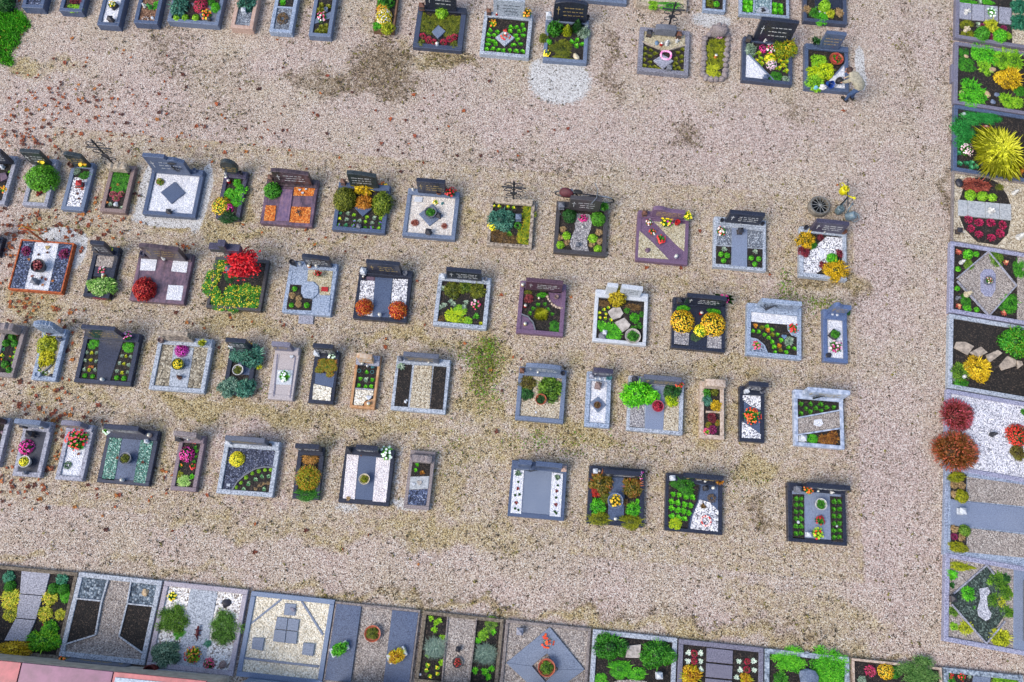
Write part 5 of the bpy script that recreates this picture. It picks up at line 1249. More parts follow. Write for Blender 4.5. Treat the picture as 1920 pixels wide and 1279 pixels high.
(85,'rosette','wcab',5.23,-1.41,.081),
(85,'rosette','wcab',4.92,-1.63,.081),
(85,'rosette','wcab',5.24,-1.6,.081),
(85,'rosette','wcab',5.25,-1.79,.08),
(85,'rosette','wcab',6.2,-1.51,.081),
(85,'rosette','wcab',6.57,-1.47,.081),
(85,'rosette','wcab',6.23,-1.71,.08),
(85,'rosette','wcab',6.59,-1.68,.081),
(85,'rosette','wcab',6.15,-1.89,.08),
(85,'bush','yor',5.0,-1.97,.279,.259,.8,0,'yellow-orange leafy bush'),
(85,'bush','yor',6.39,-1.94,.175,.162,.8,0,'yellow-orange leafy bush'),
(86,'grassbush','bg',7.48,-1.37,.466,.32,.6,0,'bright green creeping juniper'),
(86,'grassbush','bg',8.44,-1.38,.502,.388,.6,0,'bright green creeping juniper'),
(86,'bush','g',7.26,-1.82,.2,.185,.6),
(86,'pebble','mgb',7.94,-1.75,.244,.226,1,0,'large bluish grey boulder'),
(86,'pebble','wh',7.91,-1.18,.069),
(86,'grassbush','bg',8.48,-1.75,.415,.384,.5,0,'bright green creeping juniper'),
(87,'heath','pkr2',9.49,-1.44,.156),
(87,'mum','yo',9.89,-1.41,.214,.199,.8),
(87,'bush','g',10.1,-1.42,.151,0,.8),
(87,'bush','gy',9.29,-1.68,.115,0,.6),
(87,'grassbush','yew',10.71,-1.37,.568,.388,.9,0,'big round green yew'),
(88,'bouquet','rdf',11.49,-1.35,.091),
(88,'bouquet','rdf',11.77,-1.36,.106),
(88,'mound','lg',12.84,-1.36,.378,.118,.5),
(88,'bush','g',11.49,-1.49,.113),
(88,'rosette','gy',11.97,-1.34,.061),
(89,'mound','mo',13.17,18.12,.248,.16,.5),
(89,'mound','mo',13.17,17.74,.253,.182,.5),
(89,'mound','bg',13.3,18.99,.37,.085,.4),
(89,'ball','g',13.64,17.78,.236,.278),
(89,'ball','bg',14.19,17.76,.23,.272),
(89,'bush','yg',13.96,18.13,.231,.274,.8),
(89,'heath','mag',13.67,18.11,.101,.12),
(89,'heath','mag',13.94,17.74,.101,.119),
(89,'heath','mag',14.37,18.11,.101,.12),
(89,'rosette','gy',13.56,18.15,.107,.127),
(89,'bouquet','gwf',14.01,18.65,.187,.223,1,0,'white and purple flower bowl'),
(89,'figure','white',13.19,18.54,.113,.135,1,0,'cream angel figurine'),
(89,'figure','cream',13.13,17.87,.118,.139,1,0,'pale bronze angel figurine'),
(89,'bush','blg',14.91,18.95,.262,.313,.7),
(89,'bush','blg',14.86,18.35,.283,.336,.7),
(89,'bush','lg',14.49,17.85,.112,.133,.6),
(89,'mound','bg',13.93,19.05,.228,.095,.5),
(89,'rosette','gy',13.67,19.02,.102,.122),
(90,'mound','g',13.04,17.06,.209,.195,.4),
(90,'mound','g',13.09,16.63,.327,.265,.4,0,'low dark green cushion'),
(90,'tuft','bg',13.51,17.08,.312,.365,.5),
(90,'tuft','bg',13.84,17.05,.329,.385,.5),
(90,'tuft','lg',13.68,16.61,.255,.297,.5),
(90,'tuft','lg',14.26,16.93,.359,.42,.5),
(90,'tuft','lg',14.59,16.93,.359,.42,.5),
(90,'bush','yel',14.35,16.22,.381,.442,.9,0,'round yellow variegated shrub'),
(90,'tuft','bg',13.2,15.78,.338,.39,.5),
(90,'tuft','bg',13.38,15.58,.307,.353,.5),
(90,'tuft','bg',13.07,15.39,.306,.352,.5),
(90,'tuft','lg',14.27,15.46,.257,.296,.5),
(90,'tuft','lg',14.61,15.42,.191,.22,.5),
(90,'mound','g',14.69,15.87,.192,.222,.4),
(90,'pebble','tan',13.11,16.95,.084,.098,1,0,'tan garden stone'),
(90,'pebble','tan',13.9,16.53,.111,.129,1,0,'tan garden stone'),
(90,'pebble','tan',12.89,15.6,.099,.114,1,0,'tan garden stone'),
(90,'pebble','tan',13.68,15.63,.123,.142,1,0,'tan garden stone'),
(90,'pebble','tan',14.5,16.8,.078,.091,1,0,'tan garden stone'),
(90,'pebble','mgb',13.97,15.65,.088,.101),
(90,'pebble','mgb',13.84,15.38,.088,.101),
(91,'grassbush','dgg2',12.78,14.21,.403,.571,.7,0,'dark green creeping juniper'),
(91,'grassbush','dgg2',13.23,14.74,.543,.248,.6,0,'dark green creeping juniper'),
(91,'grassbush','dgg2',13.73,14.81,.326,.248,.6,0,'dark green creeping juniper'),
(91,'grass','ylg2',13.74,13.49,.822,.926,1,0,'huge yellow-green grass mound'),
(91,'bowl','terra/pwf',13.5,14.32,.151,.172,1,0,'terracotta bowl of pink-white flowers'),
(91,'rosette','gb',12.66,13.13,.106,.119),
(91,'rosette','gb',12.86,13.15,.107,.119),
(91,'rosette','gb',13.02,13.18,.107,.119),
(91,'rosette','gb',13.15,13.06,.106,.119),
(91,'rosette','gb',12.99,13.02,.106,.119),
(91,'rosette','gb',12.63,13.48,.107,.12),
(91,'bouquet','pwb',12.89,13.58,.221,.249,1,0,'pale pink flower cluster'),
(91,'pebble','wh',12.91,14.83,.087,.099),
(91,'bush','ora',14.39,13.11,.213,.238,.5),
(91,'pot','mg',13.35,13.16,.107,.119),
(92,'bush','rbr',13.11,12.44,.416,.243,.6,0,'red-brown heather bush'),
(92,'ball','lg',12.92,12.09,.165,.182),
(92,'ball','lg',13.28,12.1,.165,.183),
(92,'ball','lg',13.57,12.09,.133,.148),
(92,'heath','mgk',12.82,11.31,.129,.141),
(92,'heath','mgk',13.12,11.24,.129,.141),
(92,'heath','mgk',13.47,11.26,.129,.141),
(92,'heath','mgk',13.81,11.23,.129,.141),
(92,'heath','mgk',12.87,11.02,.128,.14),
(92,'heath','mgk',13.72,10.95,.128,.14),
(92,'heath','mgk',13.09,10.85,.128,.139),
(92,'heath','mgk',13.45,10.78,.128,.139),
(92,'pebble','dk',12.62,12.48,.148,.165),
(92,'figure','white',13.46,11.61,.126,.138,1,0,'white dove ornament'),
(92,'figure','white',14.23,12.3,.12,.133,1,0,'small white lying angel'),
(92,'figure','white',14.25,10.87,.19,.208,1,0,'white lying angel at the edge'),
(92,'lantern','dk',12.47,10.87,.076),
(92,'tuft','ol',13.82,12.46,.141,.157,.4),
(93,'potplant','mg/rdg2',13.18,9.35,.131,0,1,0,'bowl with red and cream plant'),
(93,'book','wh',13.21,9.6,.08),
(93,'book','wh',13.2,9.06,.08),
(93,'ball','bg',12.69,10.15,.139,.151),
(93,'ball','bg',12.94,10.19,.081),
(93,'ball','bg',12.38,9.67,.08),
(93,'ball','bg',12.32,9.06,.08),
(93,'ball','bg',12.83,8.47,.079),
(93,'mound','g',12.54,8.73,.166,0,.6),
(93,'mound','bg',12.58,8.5,.137,0,.6),
(93,'mound','olg',12.69,9.84,.168,.181,.5),
(93,'mound','olg',13.52,10.08,.227,.245,.4),
(93,'rosette','rcr',12.42,10.2,.11),
(93,'rosette','rcr',12.32,8.52,.108),
(93,'rosette','rcr',13.78,10.01,.11),
(93,'rosette','rcr',13.59,8.44,.108),
(93,'mound','g',13.81,8.75,.325,.287,.3),
(93,'figure','cream',12.56,8.89,.144,0,1,0,'reclining angel figurine'),
(93,'figure','white',12.47,9.87,.11,0,1,0,'small grey and white figurine'),
(93,'mound','g',14.17,9.84,.219,.335,.4),
(93,'figure','mg',12.29,8.75,.087),
(94,'bush','yel',12.7,6.7,.344,0,.7),
(94,'bush','olg',12.22,6.57,.253,0,.7),
(94,'bush','g',12.23,6.24,.217,.144,.6),
(94,'bush','bgr2',13.81,7.62,.434,0,.9),
(94,'candle','wh',12.3,6.43,.07),
(94,'rosette','gy',12.07,6.35,.084),
(95,'spike','rhe',12.03,5.33,.486,0,1,0,'red heather dome'),
(95,'spike','rho',11.92,4.32,.667,.566,1,0,'large russet heather dome'),
(95,'mum','rdm2',13.67,4.94,.302,0,1,0,'red chrysanthemum dome'),
(95,'figure','dk',12.99,4.89,.121,0,1,0,'small figurine with orange candle'),
(95,'bush','br2',13.67,4.44,.225,0,.6),
(95,'bush','g',13.93,5.61,.084,0,.6),
(96,'mound','yol',11.96,3.63,.26,.141,.8),
(96,'ball','yol',12.03,3.13,.177),
(96,'ball','olg',12.05,2.24,.168),
(96,'mound','yol',11.85,1.8,.265,.148,.8),
(96,'tuft','tan',11.85,3.41,.111),
(96,'tuft','tan',12.05,3.43,.111),
(96,'tuft','tan',11.85,3.17,.111),
(96,'tuft','tan',11.79,2.26,.109),
(96,'tuft','tan',11.96,2.06,.109),
(96,'heath','mag',11.78,2.06,.102),
(96,'lantern','wh',11.97,2.73,.095),
(97,'mound','yg',11.93,1.32,.38,.11,.4),
(97,'rosette','bg',11.66,1.09,.176),
(97,'bush','bg',12.06,.65,.202,0,.5),
(97,'tuft','lg',12.63,.99,.097,0,.4),
(97,'tuft','yg',12.91,.53,.148,0,.4),
(97,'tuft','gol',12.87,1.06,.271,0,.3),
(97,'tuft','gol',12.7,.58,.215,0,.3),
(97,'tuft','gol',13.03,.77,.216,0,.3),
(97,'tuft','gol',13.03,.31,.187,0,.3),
(97,'tuft','dg',13.06,1.13,.162,0,.4),
(97,'bush','yg',12.82,-.33,.292,.213,.5),
(97,'tuft','lg',11.65,-.18,.12,0,.4),
(97,'tuft','yg',11.96,-.18,.191,0,.4),
(97,'tuft','olg',11.66,.18,.134,0,.4),
(97,'rosette','dg',11.66,.83,.108),
(97,'lantern','dk',11.62,.5,.091),
(97,'pebble','wh',12.01,.47,.043),
(97,'rosette','g',12.19,.33,.07),
]
ROCKS = [(19,.077,[(4.88,16.76),(4.87,16.57),(4.86,16.39),(4.89,16.2),(4.88,16.02),(4.87,15.83),(4.86,15.64),(4.87,15.46),(4.96,15.34),(5.11,15.31),(5.27,15.32),(5.45,15.35),(5.54,15.49),(5.55,15.67),(5.55,15.85),(5.56,16.04),(5.58,16.23),(5.59,16.42),(5.6,16.6),(5.61,16.79),(5.58,16.98),(5.56,17.14),(5.49,17.28),(5.33,17.31),(5.19,17.2),(5.11,17.05),(5.02,16.9)]),(44,.043,[(.63,7.66),(.67,7.59),(.72,7.53),(.78,7.45),(.84,7.41),(.9,7.38),(.96,7.36),(1.02,7.35),(1.07,7.34)])]
GSLABS = [('grey stone slab set in gravel below the octagon grave','lgp',.03,[(-6.277,6.453),(-5.859,6.48),(-5.845,6.23),(-6.258,6.212)]),('grey kerb block beside the lime cushion plot','mgp',.1,[(12.623,16.608),(12.799,16.62),(12.758,15.962),(12.583,15.953)])]
BIKE = [[(.897, 10.867), (2.029, 10.804)]]

# ------------------------------------------------------------------ ground
def field(spots, X, Y):
    f = np.zeros_like(X)
    wp = 0 if spots is SP_WHITE else 1.0
    X, Y = X + wp * (.16 * np.sin(3.1 * Y + 1.3 * np.sin(2.2 * X)) + .08 * np.sin(8.3 * Y + X * 2)), Y + wp * (.16 * np.sin(2.7 * X + 1.1 * np.sin(3.3 * Y)) + .08 * np.sin(7.1 * X - Y))
    for cx, cy, rx, ry, s in spots:
        d = ((X - cx) / max(rx, .05)) ** 2 + ((Y - cy) / max(ry, .05)) ** 2
        f = np.maximum(f, s * np.clip(1.35 - .75 * d, 0, 1))
    return f
def build_ground():
    fx = np.concatenate([[-900, -300, -100, -50, -28], np.arange(-20, 20.01, .1), [28, 50, 100, 300, 900]])
    fy = np.concatenate([[-900, -300, -100, -40, -14], np.arange(-5.5, 22.01, .1), [30, 50, 100, 300, 900]])
    X, Y = np.meshgrid(fx, fy); nx, ny = len(fx), len(fy)
    me = bpy.data.meshes.new('gravel_ground')
    co = np.stack([X.ravel(), Y.ravel(), np.zeros(X.size)], 1)
    rng = np.random.default_rng(3)
    inner = (np.abs(X) < 20) & (Y > -5.5) & (Y < 22)
    co[:, 2] = np.where(inner.ravel(), (np.sin(co[:, 0] * 1.3 + np.sin(co[:, 1] * .9)) * .006 + np.sin(co[:, 1] * 2.1 + co[:, 0] * .7) * .005 - .012 + rng.normal(0, .002, co.shape[0])), -.012)
    i = np.arange(nx * ny).reshape(ny, nx)
    q = np.stack([i[:-1, :-1].ravel(), i[:-1, 1:].ravel(), i[1:, 1:].ravel(), i[1:, :-1].ravel()], 1)
    me.vertices.add(len(co)); me.vertices.foreach_set('co', co.ravel())
    me.loops.add(q.size); me.loops.foreach_set('vertex_index', q.ravel().astype(np.int32))
    me.polygons.add(len(q)); me.polygons.foreach_set('loop_start', np.arange(0, q.size, 4, dtype=np.int32))
    try: me.polygons.foreach_set('loop_total', np.full(len(q), 4, np.int32))
    except Exception: pass
    me.update(calc_edges=True)
    for nm, sp in (('moss', SP_MOSS), ('dirt', SP_DIRT), ('white', SP_WHITE), ('pink', SP_PINK), ('lawn', SP_LAWN)):
        f = field(sp, X, Y)
        if nm == 'moss':      # the block of graves is more trodden with moss than the open paths
            blk = (X > -14.5) & (X < 9.5) & (Y > .6) & (Y < 11.6)
            f = np.maximum(f, np.where(blk, .36, .0))
        a = me.attributes.new(nm, 'FLOAT', 'POINT'); a.data.foreach_set('value', f.ravel().astype(np.float32))
    o = bpy.data.objects.new('gravel_ground', me); COL.objects.link(o); tag(o, 'pale pinkish gravel ground with mossy patches between the graves', 'ground', kind='structure')
    m, nt, n, b = new_mat('gravel_ground'); p = coords(nt)
    def attr(nm):
        a = n.new('ShaderNodeAttribute'); a.attribute_name = nm; return a.outputs['Fac']
    v1 = voro(nt, p, 47); v2 = voro(nt, p, 19)
    s1 = n.new('ShaderNodeSeparateColor'); nt.links.new(v1.outputs['Color'], s1.inputs[0])
    s2 = n.new('ShaderNodeSeparateColor'); nt.links.new(v2.outputs['Color'], s2.inputs[0])
    big = noise(nt, p, .55, 5, .6); mid = noise(nt, p, 4.5, 5, .68); fine = noise(nt, p, 13, 5, .72)
    g = s1.outputs[0]
    A = ramp(nt, g, [(0, lin((78, 66, 54), ALB)), (.1, lin((152, 134, 112), ALB)), (.28, lin((202, 183, 156), ALB)), (.6, lin((224, 208, 182), ALB)), (.88, lin((250, 243, 228), ALB))], True)
    P = ramp(nt, g, [(0, lin((86, 70, 62), ALB)), (.1, lin((162, 139, 130), ALB)), (.28, lin((206, 181, 171), ALB)), (.6, lin((227, 206, 197), ALB)), (.88, lin((250, 241, 232), ALB))], True)
    B = ramp(nt, g, [(0, lin((60, 50, 22), ALB)), (.12, lin((138, 118, 64), ALB)), (.36, lin((186, 164, 100), ALB)), (.66, lin((214, 194, 132), ALB)), (.92, lin((240, 228, 184), ALB))], True)
    D = ramp(nt, g, [(0, lin((44, 36, 24), ALB)), (.2, lin((92, 74, 48), ALB)), (.5, lin((132, 108, 74), ALB)), (.78, lin((164, 140, 102), ALB)), (.94, lin((206, 188, 152), ALB))], True)
    Wt = ramp(nt, g, [(0, lin((120, 116, 112), ALB)), (.12, lin((206, 204, 200), ALB)), (.5, lin((236, 236, 234), ALB)), (.8, lin((250, 250, 250), ALB))], True)
    col = mixc(nt, ramp(nt, math_(nt, 'ADD', attr('pink'), math_(nt, 'SUBTRACT', mid, .5)), [(.2, (0, 0, 0, 1)), (.7, (1, 1, 1, 1))]), A, P)
    col = mixc(nt, ramp(nt, big, [(.3, (0, 0, 0, 1)), (.6, (.8, .8, .8, 1))]), col, P)
    mo = math_(nt, 'ADD', attr('moss'), math_(nt, 'ADD', math_(nt, 'MULTIPLY', math_(nt, 'SUBTRACT', mid, .5), 1.3), math_(nt, 'MULTIPLY', math_(nt, 'SUBTRACT', big, .5), .9)))
    col = mixc(nt, math_(nt, 'MULTIPLY', ramp(nt, mo, [(.18, (0, 0, 0, 1)), (.75, (1, 1, 1, 1))]), .8), col, B)
    di = math_(nt, 'ADD', attr('dirt'), math_(nt, 'ADD', math_(nt, 'MULTIPLY', math_(nt, 'SUBTRACT', fine, .5), 2.4), math_(nt, 'MULTIPLY', math_(nt, 'SUBTRACT', mid, .5), 1.9)))
    dif = ramp(nt, di, [(.42, (0, 0, 0, 1)), (1.0, (1, 1, 1, 1))])
    col = mixc(nt, math_(nt, 'MULTIPLY', dif, .85), col, D)
    wh = math_(nt, 'ADD', attr('white'), math_(nt, 'MULTIPLY', math_(nt, 'SUBTRACT', fine, .5), 1.2))
    col = mixc(nt, ramp(nt, wh, [(.4, (0, 0, 0, 1)), (.62, (1, 1, 1, 1))]), col, Wt)
    # grit and damp blotches at pebble-cluster size
    col = mixc(nt, math_(nt, 'MULTIPLY', ramp(nt, fine, [(.57, (0, 0, 0, 1)), (.75, (1, 1, 1, 1))]), .22), col, lin((106, 92, 70), ALB))
    bigst = ramp(nt, s2.outputs[1], [(0, (1, 1, 1, 1)), (.07, (0, 0, 0, 1))], True)
    col = mixc(nt, math_(nt, 'MULTIPLY', bigst, .22), col, lin((118, 100, 84), ALB))
    gap = ramp(nt, v1.outputs['Distance'], [(.52, (0, 0, 0, 1)), (.8, (1, 1, 1, 1))])
    col = mixc(nt, math_(nt, 'MULTIPLY', gap, .5), col, lin((74, 64, 54), ALB))
    la = math_(nt, 'ADD', attr('lawn'), math_(nt, 'MULTIPLY', math_(nt, 'SUBTRACT', fine, .5), .8))
    col = mixc(nt, ramp(nt, la, [(.45, (0, 0, 0, 1)), (.6, (1, 1, 1, 1))]), col, mixc(nt, mid, lin((50, 66, 14), ALB), lin((70, 110, 20), ALB)))
    nt.links.new(col, b.inputs['Base Color']); b.inputs['Roughness'].default_value = .92
    bump(nt, b, math_(nt, 'SUBTRACT', 1.0, v1.outputs['Distance']), .6, .015)
    me.materials.append(m)
build_ground()

# ------------------------------------------------------------------ foliage
LEAF = {
 'g': ('green', (24, 70, 10), (52, 125, 22), (95, 170, 45)), 'g2': ('green', (28, 70, 10), (56, 120, 20), (100, 165, 40)), 'g3': ('green', (22, 75, 12), (48, 122, 20), (84, 155, 38)),
 'bg': ('bright green', (30, 95, 8), (70, 170, 20), (130, 210, 50)), 'bg2': ('bright green', (35, 110, 5), (80, 190, 10), (140, 222, 40)), 'dg': ('dark green', (12, 45, 14), (30, 80, 28), (60, 115, 50)),
 'lg': ('lime green', (60, 110, 8), (120, 180, 25), (175, 215, 60)), 'yg': ('yellow-green', (90, 105, 8), (165, 175, 25), (215, 215, 60)), 'yg2': ('yellow-green', (120, 115, 5), (185, 180, 15), (225, 215, 40)),
 'ylg': ('lime-yellow', (85, 125, 5), (165, 195, 15), (225, 225, 30)), 'ylg2': ('yellow-green', (140, 150, 8), (204, 210, 30), (240, 240, 84)), 'lgo': ('green and orange', (50, 110, 15), (110, 170, 30), (225, 180, 30)),
 'yel': ('golden yellow', (110, 90, 5), (205, 165, 15), (245, 220, 50)), 'yel2': ('golden yellow', (70, 75, 8), (196, 152, 10), (242, 204, 25)), 'yel3': ('golden', (85, 80, 10), (165, 145, 20), (215, 195, 50)),
 'ygo': ('green and gold', (55, 95, 10), (130, 150, 20), (215, 170, 20)), 'ol': ('olive', (45, 60, 12), (95, 105, 22), (140, 140, 40)), 'ol2': ('olive', (40, 65, 10), (85, 110, 18), (135, 145, 40)),
 'olg': ('olive-green', (35, 70, 12), (85, 125, 25), (135, 170, 60)), 'yol': ('golden olive', (70, 80, 5), (132, 138, 12), (182, 178, 30)), 'mo': ('mossy', (60, 70, 8), (115, 125, 15), (165, 165, 30)),
 'bl': ('blue-green', (20, 62, 50), (55, 115, 95), (115, 165, 140)), 'bl2': ('blue-grey', (35, 75, 58), (80, 120, 100), (140, 165, 145)), 'bl3': ('blue-green', (20, 80, 55), (60, 140, 105), (120, 190, 155)),
 'blg': ('sea-green', (10, 60, 42), (25, 95, 70), (60, 135, 100)), 'br': ('brown', (55, 40, 20), (100, 75, 40), (140, 110, 65)), 'br2': ('brown-green', (50, 45, 15), (95, 85, 30), (120, 125, 45)), 'brh': ('brown', (60, 45, 30), (105, 85, 60), (150, 130, 100)),
 'bu': ('burgundy', (60, 15, 25), (110, 30, 45), (155, 60, 70)), 'bur': ('burgundy', (60, 18, 22), (120, 45, 50), (170, 90, 85)), 'red': ('dark red', (95, 8, 15), (165, 20, 30), (205, 80, 60)), 'redgold': ('red-gold', (120, 25, 20), (185, 50, 35), (215, 150, 40)),
 'rdb': ('red', (110, 15, 10), (190, 40, 30), (215, 80, 60)), 'rbr': ('red-brown', (90, 35, 25), (150, 70, 55), (190, 120, 100)), 'rbo': ('russet', (80, 45, 15), (140, 85, 30), (170, 130, 50)), 'tan': ('tan', (110, 85, 50), (165, 135, 90), (205, 180, 135)),
 'gy': ('grey-green', (60, 85, 65), (120, 145, 120), (185, 200, 180)), 'gyb': ('blue-grey', (60, 95, 85), (120, 150, 135), (180, 200, 185)), 'gy2': ('green', (45, 75, 8), (70, 140, 20), (110, 175, 40)), 'gb': ('blue-green', (15, 75, 40), (40, 125, 80), (90, 170, 120)),
 'gw': ('white-edged green', (25, 100, 35), (80, 165, 90), (200, 225, 190)), 'gol': ('green', (30, 75, 8), (75, 120, 20), (125, 160, 45)), 'gol2': ('green', (30, 65, 10), (65, 110, 25), (98, 145, 50)), 'gred': ('green-red', (60, 90, 10), (130, 130, 25), (175, 90, 35)),
 'gred2': ('green-russet', (60, 65, 12), (115, 105, 30), (165, 90, 45)), 'ora': ('orange', (110, 70, 15), (185, 115, 30), (215, 165, 60)), 'ora2': ('orange-brown', (80, 70, 20), (160, 110, 40), (200, 150, 80)), 'sil': ('silvery', (50, 85, 65), (95, 130, 105), (160, 180, 150)),
 'var': ('variegated', (50, 100, 25), (125, 180, 70), (225, 235, 170)), 'wcab': ('white', (150, 185, 160), (205, 225, 205), (240, 245, 235)), 'dgg': ('grey-green', (40, 70, 50), (80, 110, 85), (130, 150, 120)), 'dgg2': ('deep green', (10, 80, 25), (30, 125, 45), (70, 165, 75)),
 'yew': ('green', (35, 75, 25), (75, 120, 50), (120, 155, 85)), 'bgr': ('bright green', (35, 110, 10), (90, 175, 20), (160, 205, 40)), 'bgr2': ('green', (30, 100, 15), (60, 150, 25), (140, 150, 50)), 'yor': ('yellow-orange', (150, 90, 10), (205, 165, 20), (160, 190, 30)), 'lgc': ('pale green', (100, 150, 60), (150, 190, 90), (200, 220, 150)),
 'fire': ('fiery', (60, 90, 15), (170, 180, 40), (230, 130, 40)), 'rhe': ('red', (80, 40, 20), (140, 50, 50), (215, 90, 110)), 'rho': ('russet', (85, 55, 15), (135, 80, 25), (200, 90, 70)), 'rcr': ('red and cream', (120, 40, 40), (190, 80, 70), (225, 200, 150)),
}
# flower palettes: adjective, petals, foliage
FLOW = {
 'cr': ('crimson', [(185, 18, 65), (220, 40, 95)], 'dg'), 'or': ('orange', [(235, 140, 20), (240, 190, 40)], 'g'), 'or2': ('orange', [(245, 90, 10), (250, 140, 40)], 'g'), 'wy': ('white and yellow', [(245, 245, 240), (240, 210, 20), (235, 200, 20)], 'yg'),
 'wyf': ('white and yellow', [(245, 240, 220), (250, 210, 40)], 'lg'), 'yf': ('yellow', [(250, 215, 20), (255, 235, 60)], 'g'), 'yf2': ('yellow', [(240, 200, 20), (220, 170, 20)], 'ol'), 'ryf': ('red and yellow', [(205, 30, 25), (245, 205, 30), (230, 110, 20)], 'g'),
 'pwf': ('pink and white', [(225, 50, 105), (245, 235, 235), (235, 150, 175)], 'g'), 'oyf': ('yellow-orange', [(245, 190, 20), (235, 120, 20)], 'lg'), 'rwf': ('red and white', [(190, 30, 30), (245, 235, 225), (215, 80, 60)], 'g'),
 'mg': ('magenta', [(220, 20, 130), (240, 60, 160)], 'dg'), 'pw': ('pale pink', [(235, 190, 215), (245, 225, 235)], 'g'), 'yl': ('yellow', [(250, 225, 10), (255, 240, 60)], 'lg'), 'ylm': ('lemon yellow', [(250, 232, 0), (255, 245, 50)], 'yg'),
 'yo': ('golden', [(245, 195, 10), (225, 160, 10), (250, 215, 50)], 'ol'), 'mag': ('purple', [(130, 20, 90), (165, 40, 115)], 'bu'), 'mag2': ('magenta', [(190, 25, 165), (225, 70, 195)], 'bu'), 'mag3': ('hot pink', [(225, 25, 145), (245, 90, 190), (205, 10, 130)], 'dg'),
 'pkr': ('pink', [(205, 55, 100), (230, 100, 135)], 'g'), 'pkr2': ('pink', [(205, 45, 105), (230, 80, 130)], 'rbr'), 'pk': ('pink', [(235, 130, 190), (245, 180, 215)], 'dg'), 'pkg': ('pink and green', [(190, 50, 90), (120, 150, 40)], 'lg'),
 'mgk': ('deep pink', [(190, 10, 80), (215, 40, 110)], 'bu'), 'ymr': ('yellow and maroon', [(245, 195, 15), (110, 15, 30), (250, 215, 40)], 'lg'), 'ymf': ('yellow and magenta', [(250, 225, 15), (205, 60, 160), (250, 225, 15)], 'g'), 'yrf': ('yellow and red', [(250, 205, 20), (150, 60, 20)], 'bur'),
 'ywf': ('yellow and white', [(248, 235, 160), (250, 215, 60)], 'lg'), 'rdf': ('red', [(200, 20, 30), (225, 55, 50)], 'g'), 'rdk': ('deep red', [(165, 10, 20), (200, 30, 35)], 'dg'), 'rdm': ('dark red', [(165, 10, 45), (195, 25, 60)], 'bu'), 'rdm2': ('red', [(200, 25, 15), (230, 60, 35)], 'dg'),
 'rdy': ('red and gold', [(185, 15, 35), (200, 25, 45), (225, 170, 30)], 'lg'), 'rdg': ('red', [(225, 60, 25)], 'g'), 'rdg2': ('red and cream', [(170, 40, 50), (230, 215, 190)], 'g'), 'rgf': ('scarlet', [(235, 45, 25), (240, 90, 60), (225, 70, 110)], 'g'), 'rgf2': ('red', [(185, 30, 40)], 'g'),
 'lrf': ('lime and red', [(220, 25, 30), (190, 215, 30), (160, 205, 30)], 'lg'), 'mgf': ('magenta', [(175, 30, 110), (240, 200, 215)], 'g'), 'mwf': ('pink and white', [(230, 60, 150), (250, 225, 240), (240, 150, 200)], 'g'), 'ogf': ('orange', [(235, 90, 15), (215, 60, 15)], 'gy'), 'orf': ('orange', [(245, 130, 25), (235, 90, 20)], 'g'),
 'orr': ('orange-red', [(245, 80, 20), (235, 45, 20), (250, 130, 60)], 'g'), 'gwf': ('green-white', [(245, 248, 245), (205, 235, 205)], 'bg'), 'pkf': ('pink', [(220, 50, 100), (235, 95, 140)], 'lg'), 'pwb': ('pale pink', [(245, 215, 220), (235, 190, 200)], 'g'), 'rw': ('red and white', [(185, 45, 45), (240, 200, 195)], 'bu'),
 'sun': ('yellow', [(250, 215, 10), (245, 190, 10)], 'lg'), 'yfl': ('yellow-flowered', [(250, 215, 30), (255, 235, 80)], 'lg'), 'rd0': ('red', [(190, 40, 40)], 'br'), 'rdd': ('dull red', [(128, 36, 40), (196, 116, 112), (100, 26, 32)], 'bu'), 'vio': ('violet', [(110, 80, 180), (140, 120, 210)], 'g'), 'yor2': ('orange', [(240, 150, 20)], 'yor'),
}
def leaf_mat(key):
    nm = 'leaf_' + key
    if nm in MATS: return MATS[nm]
    _, d, mi, l = LEAF[key]
    m, nt, n, b = new_mat(nm)
    a = n.new('ShaderNodeAttribute'); a.attribute_name = 'rnd'
    oi = n.new('ShaderNodeObjectInfo'); f = math_(nt, 'ADD', a.outputs['Fac'], math_(nt, 'MULTIPLY', math_(nt, 'SUBTRACT', oi.outputs['Random'], .5), .12))
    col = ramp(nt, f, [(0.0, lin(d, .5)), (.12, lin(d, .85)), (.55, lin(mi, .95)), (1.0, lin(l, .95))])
    nt.links.new(col, b.inputs['Base Color']); b.inputs['Roughness'].default_value = .55
    b.inputs['Specular IOR Level'].default_value = .3
    MATS[nm] = m; return m
def petal_mat(key):
    nm = 'petal_' + key
    if nm in MATS: return MATS[nm]
    cs = FLOW[key][1] if key in FLOW else [LEAF[key][3], LEAF[key][2]]
    m, nt, n, b = new_mat(nm)
    a = n.new('ShaderNodeAttribute'); a.attribute_name = 'rnd'
    k = len(cs); st = [(i / k, lin(c, .85)) for i, c in enumerate(cs)]
    if k == 1: st = [(0, lin(cs[0], .85)), (1, lin([v * .8 for v in cs[0]], .85))]
    nt.links.new(ramp(nt, a.outputs['Fac'], st, k > 1), b.inputs['Base Color']); b.inputs['Roughness'].default_value = .6
    MATS[nm] = m; return m
def fol(pal): return leaf_mat(FLOW[pal][2] if pal in FLOW else pal)

